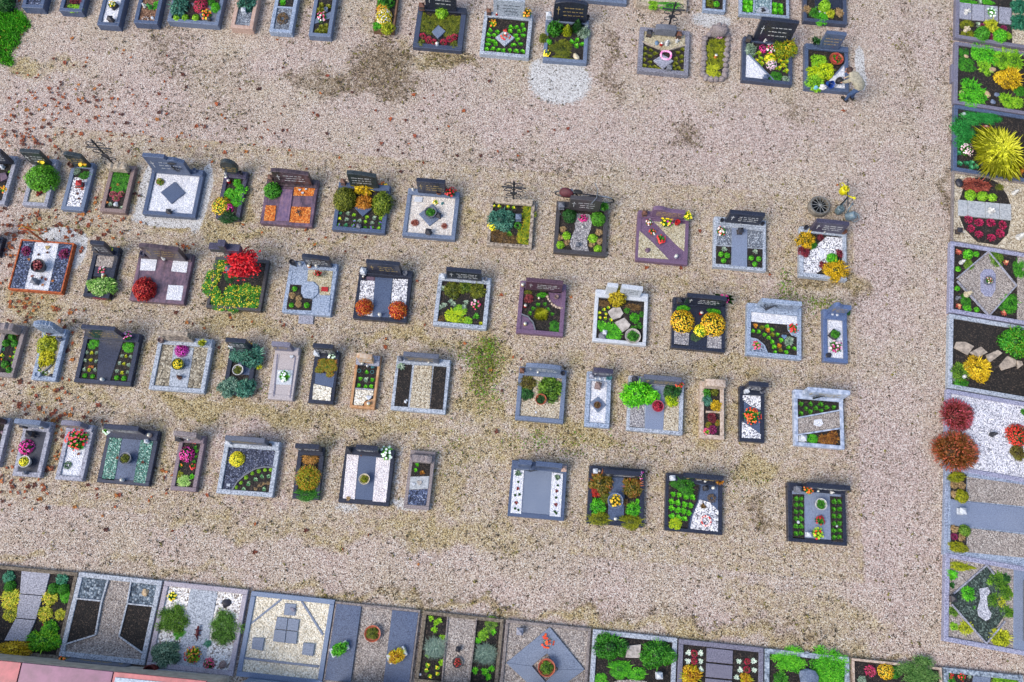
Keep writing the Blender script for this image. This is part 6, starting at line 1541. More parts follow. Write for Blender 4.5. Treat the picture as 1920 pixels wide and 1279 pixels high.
PH = leaf_mat('g')
def np_mesh(name, V, F, rn):
    me = bpy.data.meshes.new(name); V = np.asarray(V, dtype=np.float32)
    sizes = np.array([len(f) for f in F], np.int32); idx = np.concatenate([np.asarray(f, np.int32) for f in F])
    me.vertices.add(len(V)); me.vertices.foreach_set('co', V.ravel())
    me.loops.add(len(idx)); me.loops.foreach_set('vertex_index', idx)
    me.polygons.add(len(F)); me.polygons.foreach_set('loop_start', np.concatenate([[0], np.cumsum(sizes)[:-1]]).astype(np.int32))
    try: me.polygons.foreach_set('loop_total', sizes)
    except Exception: pass
    me.update(calc_edges=True)
    a = me.attributes.new('rnd', 'FLOAT', 'FACE'); a.data.foreach_set('value', np.asarray(rn, np.float32))
    me.materials.append(PH); return me
class Cloud:
    def __init__(s): s.V = []; s.F = []; s.R = []; s.n = 0
    def leaves(s, P, N, size, width, rn, rng):
        """leaf-shaped quads centred on P, facing N with jitter"""
        P = np.asarray(P); N = np.asarray(N) / np.maximum(1e-6, np.linalg.norm(N, axis=1, keepdims=True)); k = len(P)
        t = rng.normal(0, 1, (k, 3)); t -= N * np.sum(t * N, 1, keepdims=True); t /= np.maximum(1e-6, np.linalg.norm(t, axis=1, keepdims=True)); b = np.cross(N, t)
        sz = size * rng.uniform(.65, 1.3, (k, 1)); w = sz * width
        q = np.stack([P - t * sz, P + b * w, P + t * sz + N * sz * .25, P - b * w], 1).reshape(-1, 3)
        s.V.append(q); i = s.n + np.arange(4 * k).reshape(k, 4); s.F += i.tolist(); s.R += list(rn); s.n += 4 * k
    def blades(s, base, tip, bow, width, rn):
        base = np.asarray(base); tip = np.asarray(tip); k = len(base)
        mid = (base + tip) / 2 + bow; d = tip - base; side = np.cross(d, np.array([0, 0, 1.0])); side /= np.maximum(1e-6, np.linalg.norm(side, axis=1, keepdims=True)); side *= width
        q = np.stack([base - side * .7, base + side * .7, mid + side, tip, mid - side], 1).reshape(-1, 3)
        s.V.append(q); i = s.n + np.arange(5 * k).reshape(k, 5); s.F += i.tolist(); s.R += list(rn); s.n += 5 * k
    def dome(s, c, r, rz, n=10, m=5, val=0.0, z0=0.0):
        vs_ = []
        for j in range(m):
            th = math.pi / 2 * j / m
            for i in range(n): vs_.append((c[0] + r * math.cos(th) * math.cos(2 * math.pi * i / n), c[1] + r * math.cos(th) * math.sin(2 * math.pi * i / n), z0 + rz * math.sin(th)))
        vs_.append((c[0], c[1], z0 + rz)); st = s.n
        for j in range(m - 1):
            for i in range(n): s.F.append([st + j * n + i, st + j * n + (i + 1) % n, st + (j + 1) * n + (i + 1) % n, st + (j + 1) * n + i]); s.R.append(val)
        for i in range(n): s.F.append([st + (m - 1) * n + i, st + (m - 1) * n + (i + 1) % n, st + len(vs_) - 1]); s.R.append(val)
        s.V.append(np.array(vs_)); s.n += len(vs_)
    def flowers(s, P, N, r, petals, rng, rn):
        """shallow cupped blossoms, one polygon fan ring each"""
        for p, nn, v in zip(P, N, rn):
            nn = np.array(nn) / np.linalg.norm(nn); t = np.cross(nn, [.3, .5, .81]); t /= np.linalg.norm(t); b = np.cross(nn, t); a0 = rng.uniform(0, 6.28); rr = r * rng.uniform(.75, 1.2)
            pts = [np.array(p)]
            for i in range(petals * 2):
                a = a0 + math.pi * i / petals; q = rr * (1.0 if i % 2 == 0 else .62)
                pts.append(np.array(p) + (t * math.cos(a) + b * math.sin(a)) * q + nn * rr * .28)
            st = s.n; s.V.append(np.array(pts)); s.n += len(pts)
            for i in range(petals):
                s.F.append([st, st + 1 + (2 * i - 1) % (2 * petals), st + 1 + 2 * i, st + 1 + (2 * i + 1) % (2 * petals)]); s.R.append(min(.999, max(0, v + rng.uniform(-.02, .02))))
    def mesh(s, name): return np_mesh(name, np.concatenate(s.V), s.F, s.R)

def dome_pts(n, rng, lo=.82, hi=1.02, zmin=-.05):
    p = rng.normal(0, 1, (n * 2, 3)); p /= np.linalg.norm(p, axis=1, keepdims=True); p = p[p[:, 2] > zmin][:n]; return p, p * rng.uniform(lo, hi, (len(p), 1))
MC = {}
def lump(p, k, amp):       # direction-dependent swelling so outlines are uneven
    return 1 + amp * (np.sin(p @ k[0] + 1.0) + np.sin(p @ k[1] + 2.1) + .6 * np.sin(p @ k[2]))[:, None]
def plant_mesh(kind, cls, var):
    key = (kind, cls, var)
    if key in MC: return MC[key]
    rng = np.random.default_rng(abs(hash((kind.__len__() * 97 + sum(map(ord, kind)), cls, var))) % 100000)
    c = Cloud(); big = cls
    ks = rng.normal(0, 1, (3, 3)) * 4.0
    if kind in ('ball', 'cone'):
        n, sz = ((420, .15), (1300, .085), (3200, .055))[big]
        d, p = dome_pts(n, rng, .8, 1.03); p = p * lump(d, ks, .035); nn = d + rng.normal(0, .45, d.shape)
        if kind == 'cone': p[:, :2] *= (1.08 - .75 * np.clip(p[:, 2:], 0, 1))
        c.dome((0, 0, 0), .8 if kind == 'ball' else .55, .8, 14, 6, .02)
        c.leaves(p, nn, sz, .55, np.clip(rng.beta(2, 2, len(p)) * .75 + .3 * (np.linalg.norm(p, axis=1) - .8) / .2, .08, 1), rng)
    elif kind in ('bush', 'mound', 'tuft', 'yflow'):
        nb = {'bush': 11, 'mound': 9, 'tuft': 8, 'yflow': 9}[kind]
        n, sz = ((55, .14), (150, .09), (330, .06))[big]
        if kind == 'mound': n, sz = int(n * 1.5), sz * .75
        if kind == 'tuft': n, sz = int(n * 1.1), sz * .8
        for i in range(nb):
            a = 2 * math.pi * i / nb + rng.uniform(-.4, .4); rr = 0 if i == 0 else rng.uniform(.34, .68)
            sr = rng.uniform(.3, .46) if i else .55; cc = np.array([rr * math.cos(a), rr * math.sin(a), rng.uniform(.0, .3) * (1 - rr)])
            d, p = dome_pts(n, rng, .78, 1.08, -.15); p = p * sr; p[:, 2] *= 1.15; p += cc
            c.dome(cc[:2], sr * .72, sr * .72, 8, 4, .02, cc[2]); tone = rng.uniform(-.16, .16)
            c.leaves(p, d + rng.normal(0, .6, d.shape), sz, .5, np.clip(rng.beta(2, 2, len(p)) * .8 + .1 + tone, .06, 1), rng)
        k = 26 if kind != 'mound' else 8                    # stray shoots
        a = rng.uniform(0, 6.28, k); b0 = np.stack([np.cos(a) * .5, np.sin(a) * .5, np.full(k, .25)], 1); t0 = np.stack([np.cos(a), np.sin(a), rng.uniform(.1, .7, k)], 1) * rng.uniform(.85, 1.12, (k, 1))
        c.blades(b0, t0, np.array([0, 0, .06]), .03, rng.uniform(.4, 1, k))
    elif kind == 'rosette':
        for ring, (k, r, z, w) in enumerate(((9, 1.0, .18, .24), (7, .72, .42, .22), (5, .4, .55, .16))):
            a = np.arange(k) * 2 * math.pi / k + rng.uniform(0, 1) + rng.normal(0, .15, k); rr = r * rng.uniform(.8, 1.1, k)
            tip = np.stack([np.cos(a) * rr, np.sin(a) * rr, z + rng.normal(0, .08, k)], 1); base = np.stack([np.cos(a) * .05, np.sin(a) * .05, np.full(k, .05)], 1)
            c.blades(base, tip, np.array([0, 0, .28]), w, np.clip(rng.uniform(.25, .8, k) + ring * .12, 0, 1))
    elif kind in ('grass', 'fescue'):
        k = 1500 if kind == 'grass' else 1300; a = rng.uniform(0, 6.28, k); e = np.sqrt(rng.uniform(.0, 1, k)); L = rng.uniform(.75, 1.1, k)
        rr = e * L; z = np.sqrt(np.clip(1.05 - (e * .95) ** 2, 0, 1)) * (.62 if kind == 'grass' else .75) * L
        b0 = np.stack([np.cos(a) * e * .45, np.sin(a) * e * .45, .35 * (1 - e)], 1); t0 = np.stack([np.cos(a + rng.normal(0, .25, k)) * rr, np.sin(a + rng.normal(0, .25, k)) * rr, z * (1.0 if kind == 'fescue' else rng.uniform(.55, 1.0, k))], 1)
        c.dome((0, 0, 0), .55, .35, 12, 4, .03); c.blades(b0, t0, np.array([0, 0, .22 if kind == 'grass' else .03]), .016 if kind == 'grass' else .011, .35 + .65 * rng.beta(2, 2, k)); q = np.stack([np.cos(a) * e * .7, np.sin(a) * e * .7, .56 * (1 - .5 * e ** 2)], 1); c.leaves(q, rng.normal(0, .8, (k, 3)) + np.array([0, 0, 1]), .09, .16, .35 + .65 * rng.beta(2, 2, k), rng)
    elif kind == 'grassbush':     # juniper: shoots radiating from many points
        for i in range(14):
            a0 = 2 * math.pi * i / 14 + rng.uniform(-.3, .3); r0 = rng.uniform(.15, .72); cc = np.array([r0 * math.cos(a0), r0 * math.sin(a0), .25 * (1 - r0)])
            k = 130; a = rng.uniform(0, 6.28, k); e = np.sqrt(rng.uniform(0, 1, k)); L = rng.uniform(.2, .36, k)
            t0 = cc + np.stack([np.cos(a) * e * L, np.sin(a) * e * L, (1.1 - e * .8) * L], 1); tone = rng.uniform(-.15, .15)
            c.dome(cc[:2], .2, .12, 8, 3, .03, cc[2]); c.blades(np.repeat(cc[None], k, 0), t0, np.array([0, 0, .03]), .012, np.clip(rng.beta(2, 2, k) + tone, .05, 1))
            q = cc + np.stack([np.cos(a) * e * .34, np.sin(a) * e * .34, .26 - .2 * e ** 2], 1); c.leaves(q, rng.normal(0, .7, (k, 3)) + np.stack([np.cos(a) * e, np.sin(a) * e, np.ones(k)], 1), .06, .2, np.clip(rng.beta(2, 2, k) * .8 + .2 + tone, .05, 1), rng)
    elif kind in ('heath', 'spike'):
        k = 150 if kind == 'heath' else 900; d, _ = dome_pts(k, rng, 1, 1, .05); k = len(d)
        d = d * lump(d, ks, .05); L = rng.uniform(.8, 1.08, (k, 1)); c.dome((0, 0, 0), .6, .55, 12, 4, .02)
        c.blades(d * .25, d * L * np.array([1, 1, .9]), np.array([0, 0, .02]), .035 if kind == 'heath' else .018, rng.beta(2, 2, k) * .6)
        for rep in range(1 if kind == 'heath' else 2): c.leaves(d * rng.uniform(.72, .98, (k, 1)), d + rng.normal(0, .7, d.shape), .12 if kind == 'heath' else .055, .34, rng.beta(2, 2, k), rng); d = np.roll(d, 7, 0) + rng.normal(0, .04, d.shape)
    elif kind == 'mum':
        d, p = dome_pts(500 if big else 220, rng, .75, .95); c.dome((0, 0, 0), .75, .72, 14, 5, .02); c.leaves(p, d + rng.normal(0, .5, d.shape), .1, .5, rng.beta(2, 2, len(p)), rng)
    elif kind == 'bouquet':
        k = 90; a = rng.uniform(0, 6.28, k); e = np.sqrt(rng.uniform(.05, 1, k)); b0 = np.stack([np.cos(a) * .1, np.sin(a) * .1, np.zeros(k)], 1)
        t0 = np.stack([np.cos(a) * e * rng.uniform(.7, 1.1, k), np.sin(a) * e * rng.uniform(.7, 1.1, k), (1.0 - .6 * e) * rng.uniform(.5, .8, k)], 1)
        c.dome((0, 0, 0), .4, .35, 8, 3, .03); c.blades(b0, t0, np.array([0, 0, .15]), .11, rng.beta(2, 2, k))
        d, p = dome_pts(140, rng, .45, .85); c.leaves(p * np.array([1, 1, .7]), d + rng.normal(0, .5, d.shape), .13, .5, rng.beta(2, 2, len(p)), rng)
    elif kind == 'wreath':
        k = 420; a = rng.uniform(0, 6.28, k); ph = rng.uniform(-.5, 3.6, k); q = np.stack([np.cos(a) * (.68 + .3 * np.cos(ph)), np.sin(a) * (.68 + .3 * np.cos(ph)), .22 + .26 * np.sin(ph)], 1)
        nn = np.stack([np.cos(a) * np.cos(ph), np.sin(a) * np.cos(ph), np.sin(ph)], 1); c.leaves(q, nn + rng.normal(0, .4, nn.shape), .12, .5, rng.beta(2, 2, k), rng)
    MC[key] = c.mesh(kind + '_foliage'); return MC[key]
def flower_mesh(kind, cls, var):
    key = ('F' + kind, cls, var)
    if key in MC: return MC[key]
    rng = np.random.default_rng(sum(map(ord, kind)) * 7 + cls * 13 + var); c = Cloud()
    if kind == 'mum':
        n, r = ((70, .17), (190, .105), (460, .066))[cls]; d, p = dome_pts(n, rng, .93, 1.02, .0); rn = rng.uniform(0, 1, len(d)); c.flowers(p, d + rng.normal(0, .2, d.shape), r, 7, rng, rn)
    elif kind == 'bouquet':
        n = (14, 18, 60)[cls]; a = rng.uniform(0, 6.28, n); e = np.sqrt(rng.uniform(0, .8, n)); p = np.stack([np.cos(a) * e, np.sin(a) * e, .92 - .5 * e], 1); c.flowers(p, p + np.array([0, 0, .6]), (.23, .2, .1)[cls], 6, rng, rng.uniform(0, 1, n))
    elif kind == 'sun':
        n = 5; a = np.arange(n) * 1.3; e = np.array([0, .5, .6, .55, .62]); p = np.stack([np.cos(a) * e, np.sin(a) * e, .9 - .35 * e], 1); c.flowers(p, p + np.array([0, 0, .3]), .42, 9, rng, rng.uniform(0, 1, n))
    elif kind == 'yflow':
        d, p = dome_pts(150, rng, .3, 1.0, .1); c.flowers(p * np.array([1, 1, .7]) + np.array([0, 0, .14]), d + np.array([0, 0, .6]), .055, 5, rng, rng.uniform(0, 1, len(d)))
    elif kind == 'rosette':
        n = 4; a = rng.uniform(0, 6.28, n); p = np.stack([np.cos(a) * .35, np.sin(a) * .35, np.full(n, .65)], 1); c.flowers(p, p + np.array([0, 0, 1.0]), .32, 5, rng, rng.uniform(0, 1, n))
    elif kind in ('heath', 'spike'):
        k = 130 if kind == 'heath' else 420; d, _ = dome_pts(k, rng, 1, 1, .08); k = len(d); d = d * np.array([1, 1, .92])
        c.blades(d * (.72 if kind == 'heath' else .86), d * rng.uniform(.95, 1.1, (k, 1)), np.array([0, 0, .01]), .055 if kind == 'heath' else .014, rng.uniform(0, 1, k)); c.leaves(d * rng.uniform(.88, 1.05, (k, 1)), d + rng.normal(0, .6, d.shape), .13 if kind == 'heath' else .045, .32, rng.uniform(0, 1, k), rng)
    elif kind == 'ringwreath':
        n = 22; a = np.arange(n) * 2 * math.pi / n; p = np.stack([np.cos(a) * .74, np.sin(a) * .74, .2 + .08 * np.sin(a * 3)], 1); v = rng.uniform(0, 1, n)
        for q, vv in zip(p, v):
            c.dome(q[:2], .17, .17, 8, 4, vv, q[2] - .05)
    MC[key] = c.mesh(kind + '_blossoms'); return MC[key]
def inst(name, me, mat, parent=None):
    o = bpy.data.objects.new(name, me); o.material_slots[0].link = 'OBJECT'; o.material_slots[0].material = mat; return link(o, parent)

# ------------------------------------------------------------------ graves
def panel_mat(key):
    if key.startswith('slab_'): return stone(key[5:]), 'slab'
    if key.startswith('kerb_'): return stone(key[5:]), 'dividing_kerb'
    if key in ('stone', 'stone2'): return plain(key, OBJC[key], .85, 0, .14, 9), 'stepping_stone'
    return fill(key), ('soil_bed' if key == 'soil' else 'gravel_bed')
RS = random.Random(11)
def letters(parent, w, h, y, mat_key='wh', seed=0, cross=True):
    """rows of small raised strokes where the photograph shows unreadable lines of lettering"""
    rs = random.Random(seed); bm = bmesh.new(); x0 = -w * .42; rows = 3 if h > .4 else 2
    if cross:
        cx = -w * .36; bm_box(bm, cx - .008, cx + .008, y - .004, y, h * .38, h * .82); bm_box(bm, cx - .05, cx + .05, y - .004, y, h * .66, h * .69); x0 = -w * .22
    for r in range(rows):
        z = h * (.74 - .2 * r); x = x0 + rs.uniform(0, .08) * w; end = w * rs.uniform(.26, .42)
        while x < end:
            k = rs.randint(3, 7)
            for _ in range(k):
                lw = rs.uniform(.012, .02); bm_box(bm, x, x + lw, y - .003, y, z, z + (.034 if rs.random() < .6 else .024)); x += lw + .008
                if x > end: break
            x += .03
    o = mesh_obj('inscription', bm, plain('letter_' + mat_key, OBJC[mat_key], .5), parent); o['kind'] = 'stuff'; return o
def extrude_profile(bm, prof, t, bev=.008):
    """prof: (x, z) outline in the face plane, thickness t along y, front face at y=-t/2"""
    n = len(prof); f = [bm.verts.new((x, -t / 2, z)) for x, z in prof]; b = [bm.verts.new((x, t / 2, z)) for x, z in prof]
    fs = [bm.faces.new(f), bm.faces.new(b[::-1])]
    for i in range(n): fs.append(bm.faces.new((f[(i + 1) % n], f[i], b[i], b[(i + 1) % n])))
    bmesh.ops.recalc_face_normals(bm, faces=fs)
    if bev: bmesh.ops.bevel(bm, geom=list({e for q in fs[:2] for e in q.edges}), offset=bev, segments=1, affect='EDGES', profile=.5)
def headstone(parent, style, x0, x1, ly, h, mk, zb, rz=0.0, seed=0):
    h *= 1.1; w = x1 - x0; cx = (x0 + x1) / 2; t = .13; m = stone(mk); rs = random.Random(seed)
    if style in ('rough', 'lowarch'): t = .2
    root = None; bm = bmesh.new()
    if style == 'slope': prof = [(-w / 2, 0), (w / 2, 0), (w / 2, h * .86), (w * .1, h * .95), (-w * .3, h), (-w / 2, h * .97)]
    elif style in ('arch', 'lowarch'): prof = [(-w / 2, 0), (w / 2, 0)] + [(w / 2 * math.cos(a), h * .82 + h * .18 * math.sin(a)) for a in [math.pi * k / 8 for k in range(9)]]
    elif style == 'notch': prof = [(-w / 2, 0), (w / 2, 0), (w / 2, h * .72), (w * .28, h * .86), (w * .1, h * .86), (w * .06, h), (-w / 2, h)]
    elif style == 'disc': prof = [(w * .5 * math.cos(a), h * .52 + h * .5 * math.sin(a)) for a in [math.pi * (-.42) + k * math.pi * 1.84 / 18 for k in range(19)]]; prof = [(-w * .2, 0), (w * .2, 0)] + prof
    elif style == 'curl': prof = [(-w / 2, 0), (w / 2, 0), (w / 2, h * .78), (w * .05, h * .8), (-w * .12, h * .9)] + [(-w * .3 + w * .2 * math.cos(a), h * .82 + h * .22 * math.sin(a)) for a in [.5 + k * .33 for k in range(9)]]
    elif style == 'rough': prof = [(-w / 2, 0), (w / 2, 0)] + [(w / 2 - w * k / 9, h * (.8 + .2 * rs.random())) for k in range(10)]
    elif style == 'ribs': prof = [(-w / 2, 0), (w / 2, 0)] + [(w / 2 - w * k / 14, h * (.55 + .45 * math.sin(math.pi * (.25 + .6 * k / 14))) * (1.0 if k % 2 else .94)) for k in range(15)]
    elif style == 'twin': prof = [(-w / 2, 0), (-w * .2, 0), (-w * .2, h), (-w / 2, h)]
    elif style == 'cross': prof = None
    else: prof = [(-w / 2, 0), (w / 2, 0), (w / 2, h * .985), (0, h), (-w / 2, h * .99)]
    if style == 'cross':
        a = .1; H2 = h; prof = [(-a, 0), (a, 0), (a, H2 * .62), (.42, H2 * .62), (.42, H2 * .8), (a, H2 * .8), (a, H2), (-a, H2), (-a, H2 * .8), (-.42, H2 * .8), (-.42, H2 * .62), (-a, H2 * .62)]; t = .2
    if style == 'twin':
        root = parent
        extrude_profile(bm, prof, t); o = mesh_obj('headstone', bm, m, parent, (cx, ly, zb)); o.rotation_euler = (R(-3), 0, rz)
        bm = bmesh.new(); extrude_profile(bm, [(-w * .1, 0), (w / 2, 0), (w / 2, h * .92), (-w * .1, h)], t)
        o = mesh_obj('headstone', bm, m, parent, (cx, ly, zb)); o.rotation_euler = (R(-3), 0, rz); letters(o, w * .55, h, -t / 2 - .001, 'dk', seed, False).location.x = w * .2
        return o
    extrude_profile(bm, prof, t, .012 if style != 'rough' else .03)
    o = mesh_obj('headstone', bm, m, parent, (cx, ly, zb)); o.rotation_euler = (R(-3 if style != 'cross' else 0), 0, rz)
    if style == 'cross':
        bm = bmesh.new(); bm_box(bm, -.05, .05, -.115, -.1, h * .5, h * .56, .004); mesh_obj('name_plate', bm, plain('plate', (150, 150, 150), .4, .6), o)
    elif style not in ('lowarch', 'ribs', 'rough') and h >= .3:
        letters(o, w, h * (.9 if style != 'disc' else .7), -t / 2 - .001, 'gd' if seed % 3 == 0 else ('lil0' if mk in ('lg', 'lgb', 'wh', 'whb', 'bew') else 'wh'), seed, seed % 4 != 1)
    if style == 'ribs':
        for k in range(9):
            bm = bmesh.new(); xx = w * (.45 - .1 * k); bm_box(bm, xx - .022, xx + .022, -t / 2 - .03, -t / 2, h * .1, h * (.5 + .3 * math.sin(math.pi * (.25 + .06 * k))), .006); mesh_obj('rib', bm, m, o)
    return o
OBJC['lil0'] = (70, 74, 84)

GZ = []; GEMP = []
def build_grave(i, G):
    label, mk, cx, cy, w, l, a, kh, kw, fl, hs, pln, pans, eds = G
    root = empty('grave', (cx, cy, 0), a); tag(root, label, 'grave', 'graves of the cemetery')
    m = stone(mk) if mk != 'none' else None; hw, hl = w / 2, l / 2
    if m:
        dx = .002
        for nm, b in (('kerb_stone', (-hw, hw, -hl, -hl + kw)), ('kerb_stone', (-hw, hw, hl - kw, hl)), ('kerb_stone', (-hw, -hw + kw, -hl + kw + dx, hl - kw - dx)), ('kerb_stone', (hw - kw, hw, -hl + kw + dx, hl - kw - dx))):
            bm = bmesh.new(); bm_box(bm, *b, -.06, kh - (.0015 if b[2] != -hl and b[3] != hl else 0), .01 if kw > .06 else .004); mesh_obj(nm, bm, m, root)
    fm, fname = panel_mat(fl); slab = fl.startswith('slab_')
    fz = kh - (.012 if slab else .045)
    iw, il = hw - kw * .6, hl - kw * .6
    bm = bmesh.new()
    if slab: bm_box(bm, -iw, iw, -il, il, -.04, fz)
    else:      # loose fill: gently uneven surface, not a lid
        nx, ny = max(4, int(w / .09)), max(4, int(l / .09)); rs = random.Random(i * 7 + 1); vs_ = []
        for yy in range(ny + 1):
            for xx in range(nx + 1): vs_.append(bm.verts.new((-iw + 2 * iw * xx / nx, -il + 2 * il * yy / ny, fz + rs.uniform(-.012, .008))))
        for yy in range(ny):
            for xx in range(nx): k = yy * (nx + 1) + xx; bm.faces.new((vs_[k], vs_[k + 1], vs_[k + nx + 2], vs_[k + nx + 1]))
        bm_box(bm, -iw, iw, -il, il, -.05, fz - .02)
    mesh_obj(fname, bm, fm, root)
    zt = fz
    for k, (pm, dz, pts) in enumerate(pans):
        mt, nm = panel_mat(pm); z = max(fz, kh - .05) + .012 + dz + .0032 * k; bm = bmesh.new()
        q = []
        for p in pts:
            if not q or (abs(p[0] - q[-1][0]) + abs(p[1] - q[-1][1])) > .004: q.append(p)
        if len(q) > 2 and abs(q[0][0] - q[-1][0]) + abs(q[0][1] - q[-1][1]) < .004: q.pop()
        if len(q) < 3: bm.free(); continue
        hard = nm in ('slab', 'stepping_stone', 'dividing_kerb')
        try: bm_prism(bm, q, z - .07, z, .006 if hard else .0)
        except Exception: pass
        mesh_obj(nm, bm, mt, root)
    for k, (em, pts) in enumerate(eds):
        bm = bmesh.new(); z = kh + .004 + .001 * k
        for p, q in zip(pts, pts[1:]):
            d = Vector((q[0] - p[0], q[1] - p[1])); L = d.length
            if L < .01: continue
            d /= L; nn = Vector((-d.y, d.x)) * .018
            bm_prism(bm, [(p[0] + nn.x, p[1] + nn.y), (p[0] - nn.x, p[1] - nn.y), (q[0] - nn.x, q[1] - nn.y), (q[0] + nn.x, q[1] + nn.y)], z - .12, z)
        mesh_obj('edging', bm, stone(em), root)
    zp = kh
    if pln:
        pm, dep = pln; bm = bmesh.new(); zp = kh + .055; bm_box(bm, -hw + .015, hw - .015, hl - dep, hl - .012, kh - .03, zp, .012); mesh_obj('plinth', bm, stone(pm), root)
    if isinstance(hs, tuple) and len(hs) == 6: headstone(root, hs[0], hs[1], hs[2], hs[3], hs[4], hs[5], zp - .004, 0, i)
    elif hs == 'auto':
        k2 = ('dk', 'bd', 'lg', 'mg2', 'pud')[i % 5]; headstone(root, 'rect', -hw * .72, hw * .72, hl - .12, .75, k2, kh - .004, 0, i)
    elif hs == 'auto0':
        bm = bmesh.new(); bm_blob(bm, (0, 0, .18), (.26, .14, .3), 5, 2, .2); mesh_obj('headstone', bm, stone('brg'), root, (.08, hl - .02, 0), True)
    elif isinstance(hs, tuple) and hs[0] == 'bot': headstone(root, 'rect', -hw * .7, hw * .7, -hl - .06, hs[1], hs[2], -.05, math.pi, i)
    elif isinstance(hs, tuple) and hs[0] == 'right': headstone(root, 'rect', hw - .14 - w * .34, hw - .14 + w * .34, 0, hs[1], hs[2], kh - .02, -math.pi / 2, i)
    GZ.append((kh, zp, fz + (.014 + .0032 * len(pans) * .6 if slab else -.004))); GEMP.append(root)
for i_, g_ in enumerate(GRAVES): build_grave(i_, g_)

# ------------------------------------------------------------------ plants and grave goods: names, nouns, categories
PK = {  # kind: (object name, noun, category, height factor)
 'ball': ('round_shrub', 'round clipped shrub', 'shrub', .95), 'bush': ('shrub', 'leafy shrub', 'shrub', .85), 'mound': ('cushion_plant', 'low cushion plant', 'plant', .62), 'tuft': ('ground_cover_plant', 'ground cover clump', 'plant', .7),
 'yflow': ('flowering_ground_cover', 'flowering clump', 'plant', .7), 'cone': ('dwarf_conifer', 'dwarf conifer', 'conifer', 1.0), 'rosette': ('bedding_plant', 'bedding plant', 'plant', .8), 'grass': ('ornamental_grass', 'ornamental grass', 'grass', .9),
 'fescue': ('fescue_grass', 'fescue tuft', 'grass', .8), 'grassbush': ('juniper', 'juniper', 'shrub', .6), 'heath': ('heather', 'heather', 'heather', .8), 'spike': ('heather_bush', 'heather bush', 'heather', .8), 'mum': ('chrysanthemum', 'chrysanthemum', 'flowers', .75),
 'bouquet': ('flower_bunch', 'flower bunch', 'flowers', .8), 'vaseflower': ('vase_of_flowers', 'flowers in a vase', 'flowers', 1), 'wreath': ('wreath', 'wreath', 'wreath', .8), 'ringwreath': ('ball_wreath', 'ring wreath', 'wreath', .8), 'orchid': ('orchid', 'orchid', 'flowers', 1)}
OKD = {'lantern': ('grave_lantern', 'grave lantern', 'lantern'), 'candle': ('grave_candle', 'grave candle', 'candle'), 'vase': ('vase', 'vase', 'vase'), 'pebble': ('stone', 'stone', 'stone'), 'figure': ('figurine', 'figurine', 'figurine'), 'potplant': ('potted_plant', 'potted plant', 'potted plant'),
 'heart': ('heart_ornament', 'heart ornament', 'ornament'), 'pot': ('flower_pot', 'empty flower pot', 'pot'), 'bowl': ('planted_bowl', 'planted bowl', 'potted plant'), 'ornament': ('metal_ornament', 'metal ornament', 'ornament'), 'book': ('memorial_plate', 'white memorial plate', 'plate'), 'cross': ('small_cross', 'small cross', 'cross'),
 'ironcross': ('wrought_iron_cross', 'tall wrought-iron cross', 'cross'), 'woodcross': ('grave_cross', 'rust-orange leaning grave cross', 'cross'), 'planter_bowl': ('square_planter', 'square planter', 'potted plant'), 'ring': ('ring_ornament', 'ring ornament', 'ornament'), 'boxpot': ('box_planter', 'box planter', 'potted plant'), 'shell': ('shell_ring', 'shell ring', 'ornament'), 'maple': ('maple_tree', 'small bright red maple tree', 'tree'), 'lizard': ('lizard_statue', 'dark red lizard statue', 'statue')}
MADJ = {'wh': 'white', 'white': 'white', 'whp': 'white', 'dk': 'dark', 'rust': 'rusty brown', 'red': 'red', 'rd': 'dark red', 'or': 'orange', 'yel': 'yellow', 'lil': 'lilac', 'gr': 'grey', 'tan': 'tan', 'cream': 'cream', 'terra': 'terracotta', 'teal': 'teal', 'brass': 'brass', 'gd': 'gold', 'green': 'green', 'iron': 'black iron', 'cr': 'cream', 'stone': 'beige', 'pk': 'pinkish', 'brn': 'brown', 'bl': 'pale blue', 'pu': 'purple', 'mg': 'grey', 'mg2': 'grey', 'mgb': 'blue-grey', 'mgp': 'grey', 'bd': 'blue-grey', 'lg': 'pale grey', 'lgb': 'pale grey', 'lgp': 'pale grey', 'brg': 'brown-grey', 'dkp': 'dark', 'dkb2': 'dark brown', 'dg': 'dark green', 'wr': 'red', 'cor': 'rust', 'sh': 'pale'}
_IT = []
for t in ITEMS:      # (grave, kind, palette, x, y, radius, second radius, height factor, on plinth, description)
    t = list(t) + [0, 1, 0, None][len(t) - 6:]
    _IT.append((t[0], 'pl' if t[1] in PK else 'o', t[1], t[2], t[3], t[4], t[5], t[6] or t[5], t[7], t[8], t[9], 0))
ITEMS = _IT
def default_desc(rec):
    _, cls, kind, pal = rec[:4]
    if rec[10]: return rec[10]
    if cls == 'pl':
        adj = 'mixed' if pal == 'mix' else (FLOW[pal][0] if pal in FLOW and (kind not in ('ball', 'bush', 'mound', 'tuft', 'cone', 'grass') or pal not in LEAF) else LEAF[pal][0])
        return adj + ' ' + PK[kind][1]
    if kind in ('ironcross', 'woodcross', 'maple', 'lizard', 'book'): return OKD[kind][1]
    return (MADJ.get(pal.split('/')[0], '') + ' ' + OKD[kind][1]).strip()
DESC = [default_desc(r) for r in ITEMS]
from collections import defaultdict
byk = defaultdict(list)
for k_, r_ in enumerate(ITEMS): byk[(r_[0], DESC[k_])].append(k_)
LAB = {}; GRP = {}
def words(s): return len(s.split())
